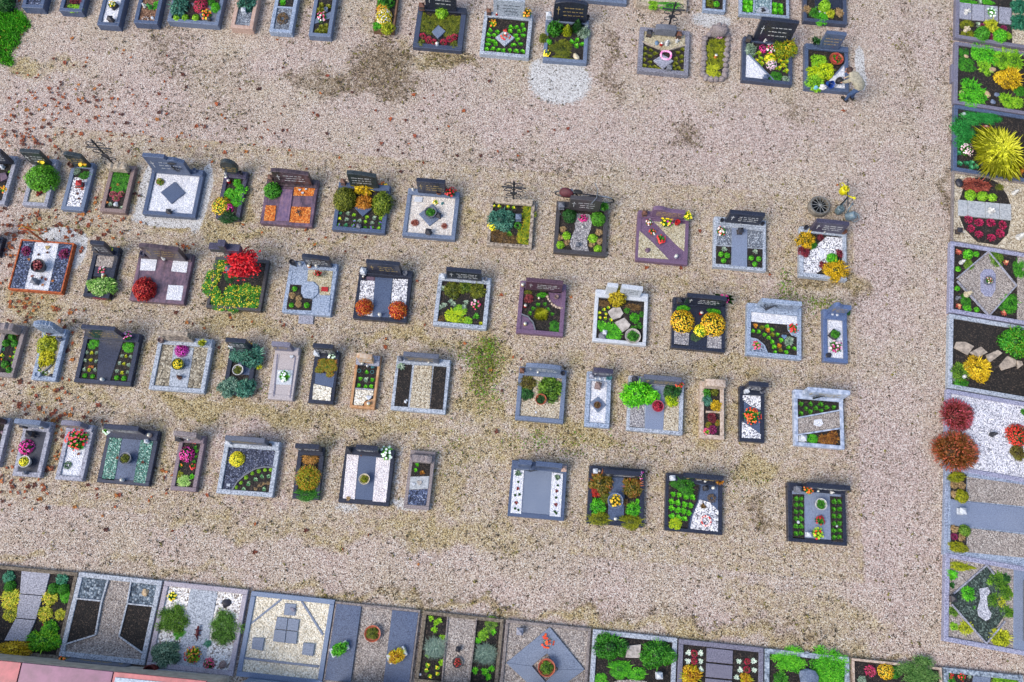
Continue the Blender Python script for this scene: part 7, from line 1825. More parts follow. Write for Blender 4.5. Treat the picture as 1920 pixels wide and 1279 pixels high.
for (gi, d), ids in byk.items():
    gl = GRAVES[gi][0]
    prep = ' on the '
    if len(ids) == 1: names = [d]
    else:
        ca, sa = math.cos(-GRAVES[gi][6]), math.sin(-GRAVES[gi][6])
        pts = {k: ((ITEMS[k][4] - GRAVES[gi][2]) * ca - (ITEMS[k][5] - GRAVES[gi][3]) * sa, (ITEMS[k][4] - GRAVES[gi][2]) * sa + (ITEMS[k][5] - GRAVES[gi][3]) * ca) for k in ids}
        sx = max(p[0] for p in pts.values()) - min(p[0] for p in pts.values()); sy = max(p[1] for p in pts.values()) - min(p[1] for p in pts.values())
        ax = 0 if sx >= sy else 1
        ids = sorted(ids, key=lambda k: pts[k][ax] if ax == 0 else -pts[k][1])
        if len(ids) == 2: names = [x + ' ' + d for x in (('left', 'right') if ax == 0 else ('rear', 'front'))]
        elif len(ids) == 3: names = [x + ' ' + d for x in (('left', 'middle', 'right') if ax == 0 else ('rear', 'middle', 'front'))]
        elif len(ids) == 4: names = [x + ' ' + d for x in (('leftmost', 'second-from-left', 'third-from-left', 'rightmost') if ax == 0 else ('rearmost', 'second-from-rear', 'third-from-rear', 'frontmost'))]
        elif len(ids) < 7:
            o6 = ['leftmost', 'second-from-left', 'third-from-left', 'third-from-right', 'second-from-right', 'rightmost'] if ax == 0 else ['rearmost', 'second-from-rear', 'third-from-rear', 'third-from-front', 'second-from-front', 'frontmost']
            if len(ids) == 5: o6.pop(3)
            names = [x + ' ' + d for x in o6]
        else: names = [d] * len(ids)
    for k, nm in zip(ids, names):
        s = nm + prep + gl
        if words(s) > 16: s = nm + ' on ' + gl
        while words(s) > 16: s = ' '.join(s.split()[:-1])
        LAB[k] = s
        if len(ids) > 1: GRP[k] = d + 's on the ' + gl

def cls_of(r): return 0 if r < .14 else (1 if r < .34 else 2)
def put(o, x, y, z, sx, sy, sz, rz):
    o.location = (x, y, z); o.rotation_euler = (0, 0, rz); o.scale = (sx, sy, sz); return o
def plant(k, rec):
    gi, cls, kind, pal, x, y, r, ry, h, onp, d, grp = rec
    kh, zp, zs = GZ[gi]; z = zp if onp else zs; rs = random.Random(k * 31 + 5); nm, _, cat, hf = PK[kind]
    if pal == 'mix': pal = rs.choice(['lg', 'gb', 'yfl', 'vio', 'g', 'gy', 'lg'])
    rz = rs.uniform(0, 6.28) if abs(r - ry) < .02 else rs.choice([0, math.pi]); var = rs.randint(0, 2); c = cls_of(r); j = rs.uniform(.92, 1.1)
    flowery = pal in FLOW and not (pal in LEAF and kind in ('ball', 'bush', 'mound', 'tuft', 'cone', 'grass', 'grassbush', 'rosette'))
    if kind == 'vaseflower':
        root = empty(nm, (x, y, z)); vr = min(.06, max(.035, r * .3)); bm = bmesh.new(); bm_lathe(bm, [(vr * .7, 0), (vr, .03), (vr * .8, .12), (vr * 1.05, .16)], 10); mesh_obj('vase', bm, objmat('dk', .35), root, smooth=True)
        f = inst('foliage', plant_mesh('bouquet', 1, var), fol(pal), root); put(f, 0, 0, .13, r, r, r * .9, rz)
        if pal in FLOW:
            b = inst('blossoms', flower_mesh('sun' if pal == 'sun' else 'bouquet', 1, var), petal_mat(pal), root); put(b, 0, 0, .13, r, r, r * .9, rz)
        o = root
    elif kind == 'orchid':
        root = empty(nm, (x, y, z)); bm = bmesh.new(); bm_lathe(bm, [(.05, 0), (.07, .12)], 10); mesh_obj('pot', bm, objmat('dk', .4), root)
        bm = bmesh.new()
        for a in (-.4, .5, 2.6, 3.4, .1):
            p = [Vector((0, 0, .12)), Vector((math.cos(a) * r * .9, math.sin(a) * r * .9, .3)), Vector((math.cos(a) * r * 1.7, math.sin(a) * r * 1.7, .22))]
            s = Vector((-math.sin(a), math.cos(a), 0)) * .05; v = [bm.verts.new(q) for q in (p[0] - s * .3, p[0] + s * .3, p[1] + s, p[2], p[1] - s)]; bm.faces.new(v)
        me = bpy.data.meshes.new('leaves'); bm.to_mesh(me); bm.free(); me.materials.append(leaf_mat('g')); link(bpy.data.objects.new('leaves', me), root)
        b = inst('blossoms', flower_mesh('bouquet', 1, var), petal_mat(pal), root); put(b, 0, 0, .2, r * .8, r * .8, r * 1.6, rz); o = root
    elif kind == 'ringwreath':
        o = inst(nm, flower_mesh('ringwreath', 1, 0), petal_mat(pal)); put(o, x, y, z + .03, r, r, r, rz)
    else:
        pm = kind
        if kind == 'grassbush': r, ry = r * 1.2, ry * 1.2
        elif kind in ('bush', 'mound', 'tuft'): r, ry = r * 1.1, ry * 1.1
        if kind == 'bouquet' or kind in ('mum',): c = 1 if r > .16 else 0
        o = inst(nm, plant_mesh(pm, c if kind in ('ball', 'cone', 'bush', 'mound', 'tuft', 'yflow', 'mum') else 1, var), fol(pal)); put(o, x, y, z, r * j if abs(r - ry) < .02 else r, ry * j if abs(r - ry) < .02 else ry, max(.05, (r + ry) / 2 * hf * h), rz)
        fk = None
        if kind in ('mum', 'bouquet', 'yflow', 'heath', 'spike'): fk = kind
        elif flowery and kind == 'rosette': fk = 'rosette'
        if fk:
            pk = 'yfl' if kind == 'yflow' else pal
            b = inst('blossoms', flower_mesh(fk, (2 if r > .2 else c) if fk in ('mum', 'bouquet') else 1, var), petal_mat(pk), o)
    tag(o, LAB[k], cat, GRP.get(k)); return o

SH = {}
def shared(key, fn):
    if key not in SH:
        bm = bmesh.new(); fn(bm); me = bpy.data.meshes.new(key); bm.normal_update(); bm.to_mesh(me); bm.free(); me.materials.append(PH); SH[key] = me
    return SH[key]
def goods(k, rec):
    gi, cls, kind, pal, x, y, r, ry, h, onp, d, grp = rec
    kh, zp, zs = GZ[gi]; z = zp - .002 if onp else zs + .01; rs = random.Random(k * 17 + 3); nm, _, cat = OKD[kind]
    if kind == 'pebble' and not onp: z = zs - .02
    mk, pp = (pal.split('/') + [None])[:2]; m = objmat(mk, .45); a = GRAVES[gi][6]
    r = max(r, .035)
    def part(name, key, fn, mat, sc, parent, loc=(0, 0, 0), rz=0):
        o = inst(name, shared(key, fn), mat, parent); o.scale = sc if isinstance(sc, tuple) else (sc, sc, sc); o.location = loc; o.rotation_euler = (0, 0, rz); return o
    if kind == 'lantern':
        o = empty(nm, (x, y, z), a + rs.uniform(-.2, .2)); s = min(r, .085)
        part('housing', 'lantern_housing', lambda bm: bm_box(bm, -.8, .8, -.8, .8, .12, 2.0, .08), plain('lantern_glass', (96, 84, 78), .2) if mk in ('dk', 'rust', 'red') else m, s, o)
        part('base_plate', 'lantern_base', lambda bm: bm_box(bm, -1, 1, -1, 1, 0, .2, .05), m, s, o)
        part('roof', 'lantern_roof', lambda bm: (bm_lathe(bm, [(1.42, 2.0), (1.35, 2.12), (.45, 2.7), (.3, 2.75), (.3, 2.95), (.05, 3.0)], 4)), m, s, o, rz=math.pi / 4)
    elif kind == 'candle':
        o = empty(nm, (x, y, z)); s = min(max(r, .04), .06)
        part('glass', 'candle_glass', lambda bm: bm_lathe(bm, [(.7, 0), (.85, .3), (.85, 2.0), (.7, 2.2)], 10), m, s, o)
        part('lid', 'candle_lid', lambda bm: bm_lathe(bm, [(.8, 2.2), (.78, 2.35), (.4, 2.6), (.15, 2.65)], 10), plain('candle_lid', (190, 160, 90) if mk != 'wh' else (235, 230, 215), .35, .5), s, o)
    elif kind in ('vase', 'pot'):
        s = min(r, .16); o = inst(nm, shared('vase_body', lambda bm: bm_lathe(bm, [(.55, 0), (.8, .3), (.95, 1.0), (.8, 1.9), (1.0, 2.2), (.8, 2.18), (.6, 1.5), (.1, 1.4)], 14)), m); put(o, x, y, z, s, s, s * (1 if kind == 'vase' else .7), 0)
    elif kind == 'pebble':
        o = inst(nm, shared('stone_%d' % (k % 5), lambda bm: bm_blob(bm, (0, 0, .35), (1, 1, .6), k % 5 + 3, 2, .14 if 'ball' not in DESC[k] else 0)), m); put(o, x, y, z, r, r * rs.uniform(.7, 1), r * .9, rs.uniform(0, 3))
    elif kind == 'figure':
        o = empty(nm, (x, y, z), rs.uniform(-.6, .6)); s = min(r, .16)
        part('body', 'figure_body', lambda bm: bm_lathe(bm, [(.55, 0), (.62, .2), (.4, .9), (.46, 1.25), (.3, 1.5), (.12, 1.6)], 10), m, s, o)
        part('head', 'figure_head', lambda bm: bm_blob(bm, (0, -.05, 1.8), (.26, .28, .3), 2, 2, .03), m, s, o)
        for sx in (-1, 1): part('wing', 'figure_wing%d' % sx, lambda bm, sx=sx: bm_blob(bm, (sx * .55, .15, 1.0), (.4, .14, .5), 4, 2, .1), m, s, o)
    elif kind in ('potplant', 'bowl', 'planter_bowl', 'boxpot'):
        o = empty(nm, (x, y, z), a + (rs.uniform(-.2, .2) if kind != 'boxpot' else .6))
        if kind == 'potplant': part('pot', 'round_pot', lambda bm: bm_lathe(bm, [(.66, 0), (.72, .05), (1.0, 1.0), (1.0, 1.12), (.88, 1.1), (.84, .9), (.05, .88)], 20), m, r, o); zt = .85 * r; pr = r * .86
        elif kind == 'bowl': part('bowl', 'wide_bowl', lambda bm: bm_lathe(bm, [(.5, 0), (.75, .15), (1.0, .5), (1.02, .58), (.9, .55), (.8, .45), (.05, .42)], 20), m, r, o); zt = .4 * r; pr = r * .85
        elif kind == 'boxpot': part('pot', 'box_pot', lambda bm: bm_box(bm, -1.0, 1.0, -.5, .5, 0, .7, .05), m, r, o); zt = .62 * r; pr = r * .95
        else: part('pot', 'square_pot', lambda bm: bm_prism(bm, [(-1, 0), (0, -1), (1, 0), (0, 1)], 0, .7, .08), m, r, o); zt = .6 * r; pr = r * .85
        pp = pp or 'g'; md = 'mum' if pp in ('rdm', 'ylm', 'yf', 'rdf') else ('bush' if pp not in FLOW else 'bouquet'); c = 1 if r > .1 else 0
        f = inst('foliage', plant_mesh(md, c, k % 3), fol(pp), o); f.location = (0, 0, zt); f.scale = (pr * (1.15 if kind == 'boxpot' else 1), pr * (.8 if kind == 'boxpot' else 1), pr * .75)
        if pp in FLOW: b = inst('blossoms', flower_mesh(md if md in ('mum', 'bouquet') else 'bouquet', 1, k % 3), petal_mat(pp), o); b.location = (0, 0, zt); b.scale = f.scale
    elif kind == 'heart':
        def hb(bm):
            pts = []
            for i in range(24): t = 2 * math.pi * i / 24; pts.append((16 * math.sin(t) ** 3 / 16, (13 * math.cos(t) - 5 * math.cos(2 * t) - 2 * math.cos(3 * t) - math.cos(4 * t)) / 16))
            bm_prism(bm, pts, 0, .35, .1)
        o = inst(nm, shared('heart', hb), m); put(o, x, y, z + .005, r, r, r, a)
    elif kind == 'book':
        o = inst(nm, shared('plate', lambda bm: bm_box(bm, -1, 1, -.7, .7, 0, .18, .05)), m); put(o, x, y, z, r, r, r * .8, a)
    elif kind == 'ring':
        def tor(bm): bm_tube(bm, [(math.cos(i * .4189), math.sin(i * .4189), .2) for i in range(16)], .18, 6)
        o = inst(nm, shared('ring', tor), m); put(o, x, y, z, r, r, r, 0)
    elif kind == 'shell':
        o = empty(nm, (x, y, z))
        for i in range(9): t = i * .7; part('shell', 'shell', lambda bm: bm_blob(bm, (0, 0, .2), (.3, .2, .16), 7, 1, .15), m, r, o, (math.cos(t) * r * .75, math.sin(t) * r * .75, 0), t)
    elif kind == 'cross':
        o = inst(nm, shared('small_cross', lambda bm: (bm_box(bm, -.14, .14, -.1, .1, 0, 2.4, .04), bm_box(bm, -.7, .7, -.1, .1, 1.5, 1.78, .04))), m); put(o, x, y, z, r, r, r, a)
        if 'lying' in DESC[k]: o.rotation_euler = (R(-84), 0, .5); o.location.z = z + .03; o.scale = (r * .9, r * .9, r * .7)
    elif kind in ('ironcross', 'woodcross'):
        o = empty(nm, (x, y, kh - .02), a); H = h; mi = objmat('iron', .5, .3) if kind == 'ironcross' else plain('rust_paint', (196, 96, 36), .6)
        bm = bmesh.new(); bm_tube(bm, [(0, 0, 0), (0, .02, H)], .03, 6); mesh_obj('upright', bm, mi, o)
        W = .32 if kind == 'ironcross' else .26; bm = bmesh.new(); bm_tube(bm, [(-W, .015, H * .72), (W, .015, H * .72)], .024, 6); mesh_obj('crossbar', bm, mi, o)
        if kind == 'ironcross':
            for sx in (-1, 1):
                for zc, rr in ((H * .86, .13), (H * .58, .13), (H * .3, .1)):
                    bm = bmesh.new(); bm_tube(bm, [(sx * (.03 + rr * (1 - math.cos(t))) * .9, .012, zc + rr * math.sin(t) * (1 - t / 9)) for t in [i * .42 for i in range(14)]], .014, 5); mesh_obj('scroll', bm, mi, o)
                bm = bmesh.new(); bm_tube(bm, [(sx * .02, 0, H * .05), (sx * .16, 0, H * .02), (sx * .26, 0, H * .1), (sx * .2, 0, H * .16)], .016, 5); mesh_obj('foot_scroll', bm, mi, o)
            for sx, sz in ((-W, .72), (W, .72), (0, 1.0)):
                bm = bmesh.new(); bm_blob(bm, (sx, .015, H * sz), (.04, .02, .05), 3, 1, .05); mesh_obj('finial', bm, mi, o)
            bm = bmesh.new(); bm_box(bm, -.1, .1, -.02, -.005, H * .4, H * .52, .004); mesh_obj('name_plate', bm, plain('enamel', (60, 62, 70), .4), o)
        else:
            for sx in (-1, 1): bm = bmesh.new(); bm_tube(bm, [(sx * W, 0, H * .72), (0, 0, H * .98)], .014, 5); mesh_obj('roof_bar', bm, plain('gold_paint', (220, 160, 50), .5), o)
    elif kind == 'ornament':
        o = empty(nm, (x, y, zp), a); mi = objmat('iron', .45, .4); L = max(.25, r * 1.6)
        for q in range(7):
            aa = R(-60 + 22 * q) if pal != 'heron' else q * .9; bm = bmesh.new(); l0 = L * rs.uniform(.6, 1.1)
            bm_tube(bm, [(0, -.1, .02), (math.sin(aa) * l0 * .5, -.11, .25 + .04 * q), (math.sin(aa) * l0, -.12 + rs.uniform(-.03, .03), .3 + math.cos(aa) * l0 * .5)], .014, 5, .3); mesh_obj('branch', bm, mi, o)
        if pal == 'heron': bm = bmesh.new(); bm_blob(bm, (0, -.1, .6), (.14, .04, .05), 3, 2, .15); mesh_obj('bird', bm, mi, o); bm = bmesh.new(); bm_tube(bm, [(math.cos(t) * .1, -.1, .3 + math.sin(t) * .1) for t in [i * .45 for i in range(15)]], .012, 5); mesh_obj('ring', bm, mi, o)
    elif kind == 'lizard':
        o = empty(nm, (x, y, z), a); bm = bmesh.new(); s = r
        bm_blob(bm, (0, 0, .35 * s), (.26 * s, .6 * s, .24 * s), 3, 2, .06); mesh_obj('body', bm, m, o, smooth=True)
        bm = bmesh.new(); bm_blob(bm, (0, .8 * s, .45 * s), (.2 * s, .3 * s, .18 * s), 6, 2, .05); mesh_obj('head', bm, m, o, smooth=True)
        for sx, yy in ((-1, .35), (1, .35), (-1, -.35), (1, -.35)): bm = bmesh.new(); bm_tube(bm, [(0, yy * s, .3 * s), (sx * .4 * s, (yy + .1) * s, .3 * s), (sx * .55 * s, (yy + .1) * s, .03 * s)], .09 * s, 6, .6); mesh_obj('leg', bm, m, o)
        bm = bmesh.new(); bm_tube(bm, [(0, -.5 * s, .25 * s), (.1 * s, -.9 * s, .12 * s), (0, -1.2 * s, .06 * s)], .12 * s, 6, .2); mesh_obj('tail', bm, m, o)
    elif kind == 'maple':
        o = empty(nm, (x, y, kh - .05)); bm = bmesh.new()
        bm_tube(bm, [(0, 0, 0), (.02, .01, .3), (0, .02, .55)], .03, 7, .6)
        for q in range(6): t = q * 1.05; bm_tube(bm, [(0, .01, .3 + .03 * q), (math.cos(t) * .2, math.sin(t) * .2, .55), (math.cos(t) * .38, math.sin(t) * .38, .62)], .014, 5, .4)
        mesh_obj('trunk', bm, plain('bark', (70, 50, 40), .85), o)
        rng = np.random.default_rng(9); c = Cloud()
        for q in range(26):
            t = rng.uniform(0, 6.28); rr = r * math.sqrt(rng.uniform(0, 1)) * .95; cc = np.array([math.cos(t) * rr, math.sin(t) * rr, .62 + rng.uniform(-.15, .2) * (1.3 - rr / r)])
            n = 75; p = cc + rng.normal(0, 1, (n, 3)) * np.array([.085, .085, .05]); c.leaves(p, rng.normal(0, .45, (n, 3)) + np.array([0, 0, 1.0]), .038, .55, np.clip(rng.beta(2, 2, n) + rng.uniform(-.2, .2), 0, 1), rng)
        me = c.mesh('crown'); f = inst('crown', me, None, o); LEAF['mapl'] = ('red', (120, 0, 15), (205, 8, 30), (235, 45, 45)); f.material_slots[0].material = leaf_mat('mapl')
    tag(o, LAB[k], cat, GRP.get(k)); return o
for k_, r_ in enumerate(ITEMS): (plant if r_[1] == 'pl' else goods)(k_, r_)

# rough stones bordering two graves: each one a part of its grave
for gi, rr, pts in ROCKS:
    G = GRAVES[gi]; ca, sa = math.cos(-G[6]), math.sin(-G[6])
    for q, (x, y) in enumerate(pts):
        dx, dy = x - G[2], y - G[3]; me = shared('border_rock_%d' % (q % 4), lambda bm, q=q: bm_blob(bm, (0, 0, .3), (1, .8, .7), q % 4 + 11, 2, .2))
        o = inst('border_stone', me, stone('brg' if gi < 22 else 'bei'), GEMP[gi]); big = 1.45 if gi < 22 else 1.0
        o.location = (dx * ca - dy * sa, dx * sa + dy * ca, .0 if gi < 22 else GZ[gi][0] - .05); o.scale = (rr * big, rr * big, rr * big * 1.2); o.rotation_euler = (0, 0, q * 1.7)
for lab, mk, hh, pts in GSLABS:
    bm = bmesh.new(); bm_prism(bm, pts, -.05, hh, .006); tag(mesh_obj('paving_slab', bm, stone(mk)), lab, 'slab')

# ------------------------------------------------------------------ wall with red sheet-metal cap at the lower left corner
def sheet_wall():
    root = empty('boundary_wall', (-12, -3.4, 0)); tag(root, 'low wall capped with red sheet metal at the lower left corner', 'wall')
    bm = bmesh.new(); bm_box(bm, -8, 5.6, -.4, .4, -.05, 1.62, .01); mesh_obj('masonry', bm, plain('render_wall', (196, 186, 172), .9, 0, .1, 5), root)
    cols = [(172, 84, 94), (172, 84, 94), (134, 86, 118), (190, 104, 108)]
    for (x0, x1), c, k in zip(((-8, -3.2), (-3.2, 1.33), (1.33, 3.45), (3.45, 5.6)), cols, range(4)):
        bm = bmesh.new(); bm_box(bm, x0 + .004, x1 - .004, -.47, .47, 1.64, 1.7, .008); bm_box(bm, x1 - .03, x1 - .006, -.47, .46, 1.7, 1.725); mesh_obj('cap_sheet', bm, plain('red_sheet_%d' % min(k, 3), c, .35, .1, .08, 4), root)
    bm = bmesh.new(); bm_box(bm, 3.52, 5.55, -.44, .36, 1.702, 1.716, .004); mesh_obj('painted_sky_reflection', bm, plain('sky_reflection_blue', (190, 206, 224), .2), root)  # sky reflection on the metal cap, put in as a thin pale blue sheet
sheet_wall()

# ------------------------------------------------------------------ person bending over the grave
def person():
    J = {'pel': (9.36, 14.90, .90, .15, .13), 'sp': (9.24, 14.97, 1.06, .155, .12), 'ch': (9.09, 15.05, 1.17, .17, .13), 'nk': (8.99, 15.15, 1.18, .065, .065), 'hd': (8.95, 15.22, 1.16, .085, .09), 'hd2': (8.92, 15.29, 1.10, .075, .085),
         'hl': (9.30, 14.82, .86, .095, .095), 'kl': (9.24, 14.92, .47, .065, .07), 'al': (9.28, 14.98, .09, .042, .045), 'tl': (9.20, 15.08, .04, .04, .035),
         'hr': (9.45, 14.94, .86, .095, .095), 'kr': (9.41, 15.06, .47, .065, .07), 'ar': (9.48, 15.08, .09, .042, .045), 'tr': (9.41, 15.18, .04, .04, .035),
         'sl': (9.00, 14.93, 1.14, .075, .075), 'el': (8.93, 15.05, .86, .052, .052), 'wl': (9.00, 15.22, .62, .036, .036), 'pl': (9.02, 15.27, .55, .04, .025),
         'sr': (9.17, 15.15, 1.14, .075, .075), 'er': (9.17, 15.30, .88, .052, .052), 'wr': (9.13, 15.40, .65, .036, .036), 'pr': (9.11, 15.43, .57, .04, .025)}
    E = [('pel', 'sp'), ('sp', 'ch'), ('ch', 'nk'), ('nk', 'hd'), ('hd', 'hd2'), ('pel', 'hl'), ('hl', 'kl'), ('kl', 'al'), ('al', 'tl'), ('pel', 'hr'), ('hr', 'kr'), ('kr', 'ar'), ('ar', 'tr'), ('ch', 'sl'), ('sl', 'el'), ('el', 'wl'), ('wl', 'pl'), ('ch', 'sr'), ('sr', 'er'), ('er', 'wr'), ('wr', 'pr')]
    for s, d in (('l', (.10, .06)), ('r', (-.02, .10))):      # five fingers on each hand
        p = J['p' + s]
        for q in range(5):
            off = (q - 2) * .017; a = 'f%s%d' % (s, q); b = a + 't'
            L = (.05, .075, .08, .075, .06)[q]; sx = .75 if q else 1.6
            J[a] = (p[0] + off * 1.1 * sx, p[1] + .018 + (.0 if q else -.02), p[2] - .035, .0095, .0095); J[b] = (p[0] + off * 1.2 * sx, p[1] + .03, p[2] - .035 - L, .008, .008); E += [('p' + s, a), (a, b)]
    names = list(J); idx = {n: i for i, n in enumerate(names)}; org = Vector((9.36, 15.0, 0))
    me = bpy.data.meshes.new('body_skeleton'); me.from_pydata([tuple(Vector(J[n][:3]) - org) for n in names], [(idx[a], idx[b]) for a, b in E], [])
    o = bpy.data.objects.new('body_tmp', me); COL.objects.link(o)
    md = o.modifiers.new('skin', 'SKIN'); md.use_smooth_shade = True
    for n in names:
        sv = me.skin_vertices[0].data[idx[n]]; sv.radius = J[n][3:5]; sv.use_root = (n == 'pel')
    ss = o.modifiers.new('sub', 'SUBSURF'); ss.levels = 2; ss.render_levels = 2
    dg = bpy.context.evaluated_depsgraph_get(); nm = bpy.data.meshes.new_from_object(o.evaluated_get(dg)); bpy.data.objects.remove(o)
    mats = [plain('jacket', (190, 182, 158), .85, 0, .12, 22), plain('jeans', (66, 96, 142), .85, 0, .16, 30), plain('skin', (206, 150, 124), .55, 0, .05), plain('shoe', (30, 28, 30), .5)]
    nm.materials.clear()
    for m in mats: nm.materials.append(m)
    segm = {}
    for a, b in E:
        segm[(a, b)] = 3 if a in ('al', 'ar') else (1 if a[0] in 'hk' and a[1] in 'lr' or b in ('hl', 'hr') else (2 if a in ('nk', 'hd') or a[0] in 'pf' and a not in ('pel',) else 0))
    pts = {n: Vector(J[n][:3]) - org for n in names}
    for p in nm.polygons:
        c = p.center; best = None
        for (a, b), mi in segm.items():
            d = pts[b] - pts[a]; t = max(0, min(1, (c - pts[a]).dot(d) / max(1e-6, d.length_squared))); q = (pts[a] + d * t - c).length / max(.03, (J[a][3] * (1 - t) + J[b][3] * t))
            if best is None or q < best[0]: best = (q, mi)
        p.material_index = best[1]; p.use_smooth = True
    nm.name = 'person'; body = bpy.data.objects.new('person', nm); body.location = org; COL.objects.link(body)
    tag(body, 'person in beige jacket and blue jeans bending over the dark grave', 'person')
    hm = plain('hair', (74, 50, 42), .7, 0, .2, 60); bm = bmesh.new(); bm_blob(bm, Vector((8.945, 15.235, 1.185)) - org, (.098, .108, .085), 4, 3, .05); mesh_obj('hair', bm, hm, body, smooth=True)
    bm = bmesh.new()
    f = Vector((8.895, 15.35, 1.07)) - org; bm_blob(bm, f, (.02, .03, .03), 2, 2, .02); mesh_obj('nose', bm, mats[2], body, smooth=True)
    for sx in (-1, 1): bm = bmesh.new(); bm_blob(bm, Vector((8.935 + sx * .085, 15.26 + sx * .04, 1.12)) - org, (.018, .03, .035), 2, 2, .02); mesh_obj('ear', bm, mats[2], body, smooth=True)
    for n, t in (('al', 'tl'), ('ar', 'tr')):
        a = Vector(J[n][:3]) - org; b = Vector(J[t][:3]) - org; bm = bmesh.new(); dd = (b - a).normalized()
        bm_tube(bm, [a - dd * .07 - Vector((0, 0, .035)), a - Vector((0, 0, .03)), b - Vector((0, 0, .0)), b + dd * .04 - Vector((0, 0, .005))], .05, 8, .75); mesh_obj('shoe', bm, mats[3], body, smooth=True)
    # tools beside the person
    root = empty('work_bag', (9.02, 15.5, .17)); tag(root, 'black bag standing on white gravel beside the bending person', 'bag')
    bm = bmesh.new(); bm_blob(bm, (0, 0, .1), (.13, .1, .12), 8, 3, .12); mesh_obj('bag_body', bm, plain('black_nylon', (36, 36, 40), .6), root, smooth=True)
    bm = bmesh.new(); bm_tube(bm, [(-.08, 0, .18), (-.05, .02, .27), (.05, .02, .27), (.08, 0, .18)], .01, 6); mesh_obj('handle', bm, plain('black_nylon', (36, 36, 40), .6), root)
    root = empty('blue_bucket', (8.7, 15.45, .16)); tag(root, 'tilted blue plastic bucket on the grave beside the person', 'bucket')
    bm = bmesh.new(); bm_lathe(bm, [(.075, 0), (.11, .2), (.12, .205), (.1, .19), (.07, .02)], 16); bk = mesh_obj('bucket', bm, plain('blue_plastic', (40, 80, 170), .35), root); bk.rotation_euler = (.7, .4, 0)
    bm = bmesh.new(); bm_tube(bm, [(math.cos(t) * .11, .02, .2 + math.sin(t) * .1) for t in [i * .35 for i in range(10)]], .005, 5); hd = mesh_obj('handle', bm, objmat('mg', .4), root); hd.rotation_euler = (.7, .4, 0)
    for x, y, w, c, lab in ((8.54, 15.28, .11, (236, 238, 242), 'crumpled white paper bag on the kerb by the bucket'), (8.33, 15.24, .07, (120, 200, 220), 'small turquoise wrapper on the dark grave kerb')):
        bm = bmesh.new(); bm_blob(bm, (0, 0, .04), (w, w * .75, .05), 21, 3, .3); tag(mesh_obj('wrapper', bm, plain('paper_%d' % c[0], c, .7), None, (x, y, .155)), lab, 'litter')
person()

# ------------------------------------------------------------------ bicycle behind the brown-black grave
def bicycle(A, B):
    A = Vector((A[0], A[1], 0)); B = Vector((B[0], B[1], 0)); d = (B - A).normalized(); ang = math.atan2(d.y, d.x); root = empty('bicycle', A.lerp(B, .5), ang); tag(root, 'dark bicycle with red pannier bag leaning behind the brown-black headstone', 'bicycle')
    tilt = R(14); L = 1.06; dark = plain('bike_paint', (40, 46, 62), .35, .2); rub = plain('tyre', (30, 30, 32), .8); met = plain('chrome', (180, 184, 190), .3, .7)
    lean = empty('lean', (0, 0, 0)); bpy.data.objects.remove(lean)
    ct, st = math.cos(tilt), math.sin(tilt)
    def P(x, z, y=0): return (x, y * ct - z * st, z * ct + y * st)
    for x in (-L / 2, L / 2):
        w = mesh_obj('wheel', (lambda bm: (bm_tube(bm, [P(x + .31 * math.cos(t), .34 + .31 * math.sin(t)) for t in [i * math.pi / 14 for i in range(29)]], .01, 5), bm)[1])(bmesh.new()), met, root)
        bm = bmesh.new(); bm_tube(bm, [P(x + .335 * math.cos(t), .34 + .335 * math.sin(t)) for t in [i * math.pi / 14 for i in range(29)]], .02, 6); mesh_obj('tyre', bm, rub, w)
        bm = bmesh.new()
        for k in range(8): t = k * math.pi / 8; bm_tube(bm, [P(x + .31 * math.cos(t), .34 + .31 * math.sin(t)), P(x - .31 * math.cos(t), .34 - .31 * math.sin(t))], .002, 3)
        so = mesh_obj('spokes', bm, met, w); so['kind'] = 'stuff'
        bm = bmesh.new(); bm_tube(bm, [P(x - .36 * math.cos(t) if x < 0 else x - .36 * math.cos(t), .34 + .38 * math.sin(t)) for t in [.3 + i * .25 for i in range(9)]], .022, 5); mesh_obj('mudguard', bm, met, root)
    bb, sea, hd, hb = P(-.1, .32), P(-.2, .82), P(.36, .72), P(.32, .9)
    bm = bmesh.new()
    for a, b in ((bb, sea), (bb, hd), (P(-.17, .68), hd), (P(-L / 2, .34), bb), (P(-L / 2, .34), P(-.17, .68)), (hd, P(L / 2, .34)), (hd, hb)): bm_tube(bm, [a, b], .016, 6)
    mesh_obj('frame', bm, dark, root)
    bm = bmesh.new(); bm_blob(bm, P(-.22, .87), (.14, .07, .035), 3, 2, .08); mesh_obj('saddle', bm, rub, root, smooth=True)
    bm = bmesh.new(); bm_tube(bm, [P(.2, .98, -.3), P(.32, .97, -.12), P(.32, .95, .12), P(.2, .98, .3)], .013, 6); mesh_obj('handlebar', bm, met, root)
    bm = bmesh.new(); bm_box(bm, -.72, -.36, -.06 - .17, .1 - .17, .66, .7, .01); mesh_obj('rack', bm, met, root)
    bm = bmesh.new(); bm_blob(bm, P(-.54, .74, -.04), (.2, .14, .14), 6, 3, .12); mesh_obj('pannier_bag', bm, plain('bag_red', (96, 36, 46), .7), root, smooth=True)
    for s in (-1, 1): bm = bmesh.new(); bm_tube(bm, [bb, P(-.1 + s * .1, .32 - s * .12, s * .08)], .012, 5); mesh_obj('pedal_crank', bm, met, root)
bicycle(*BIKE[0])

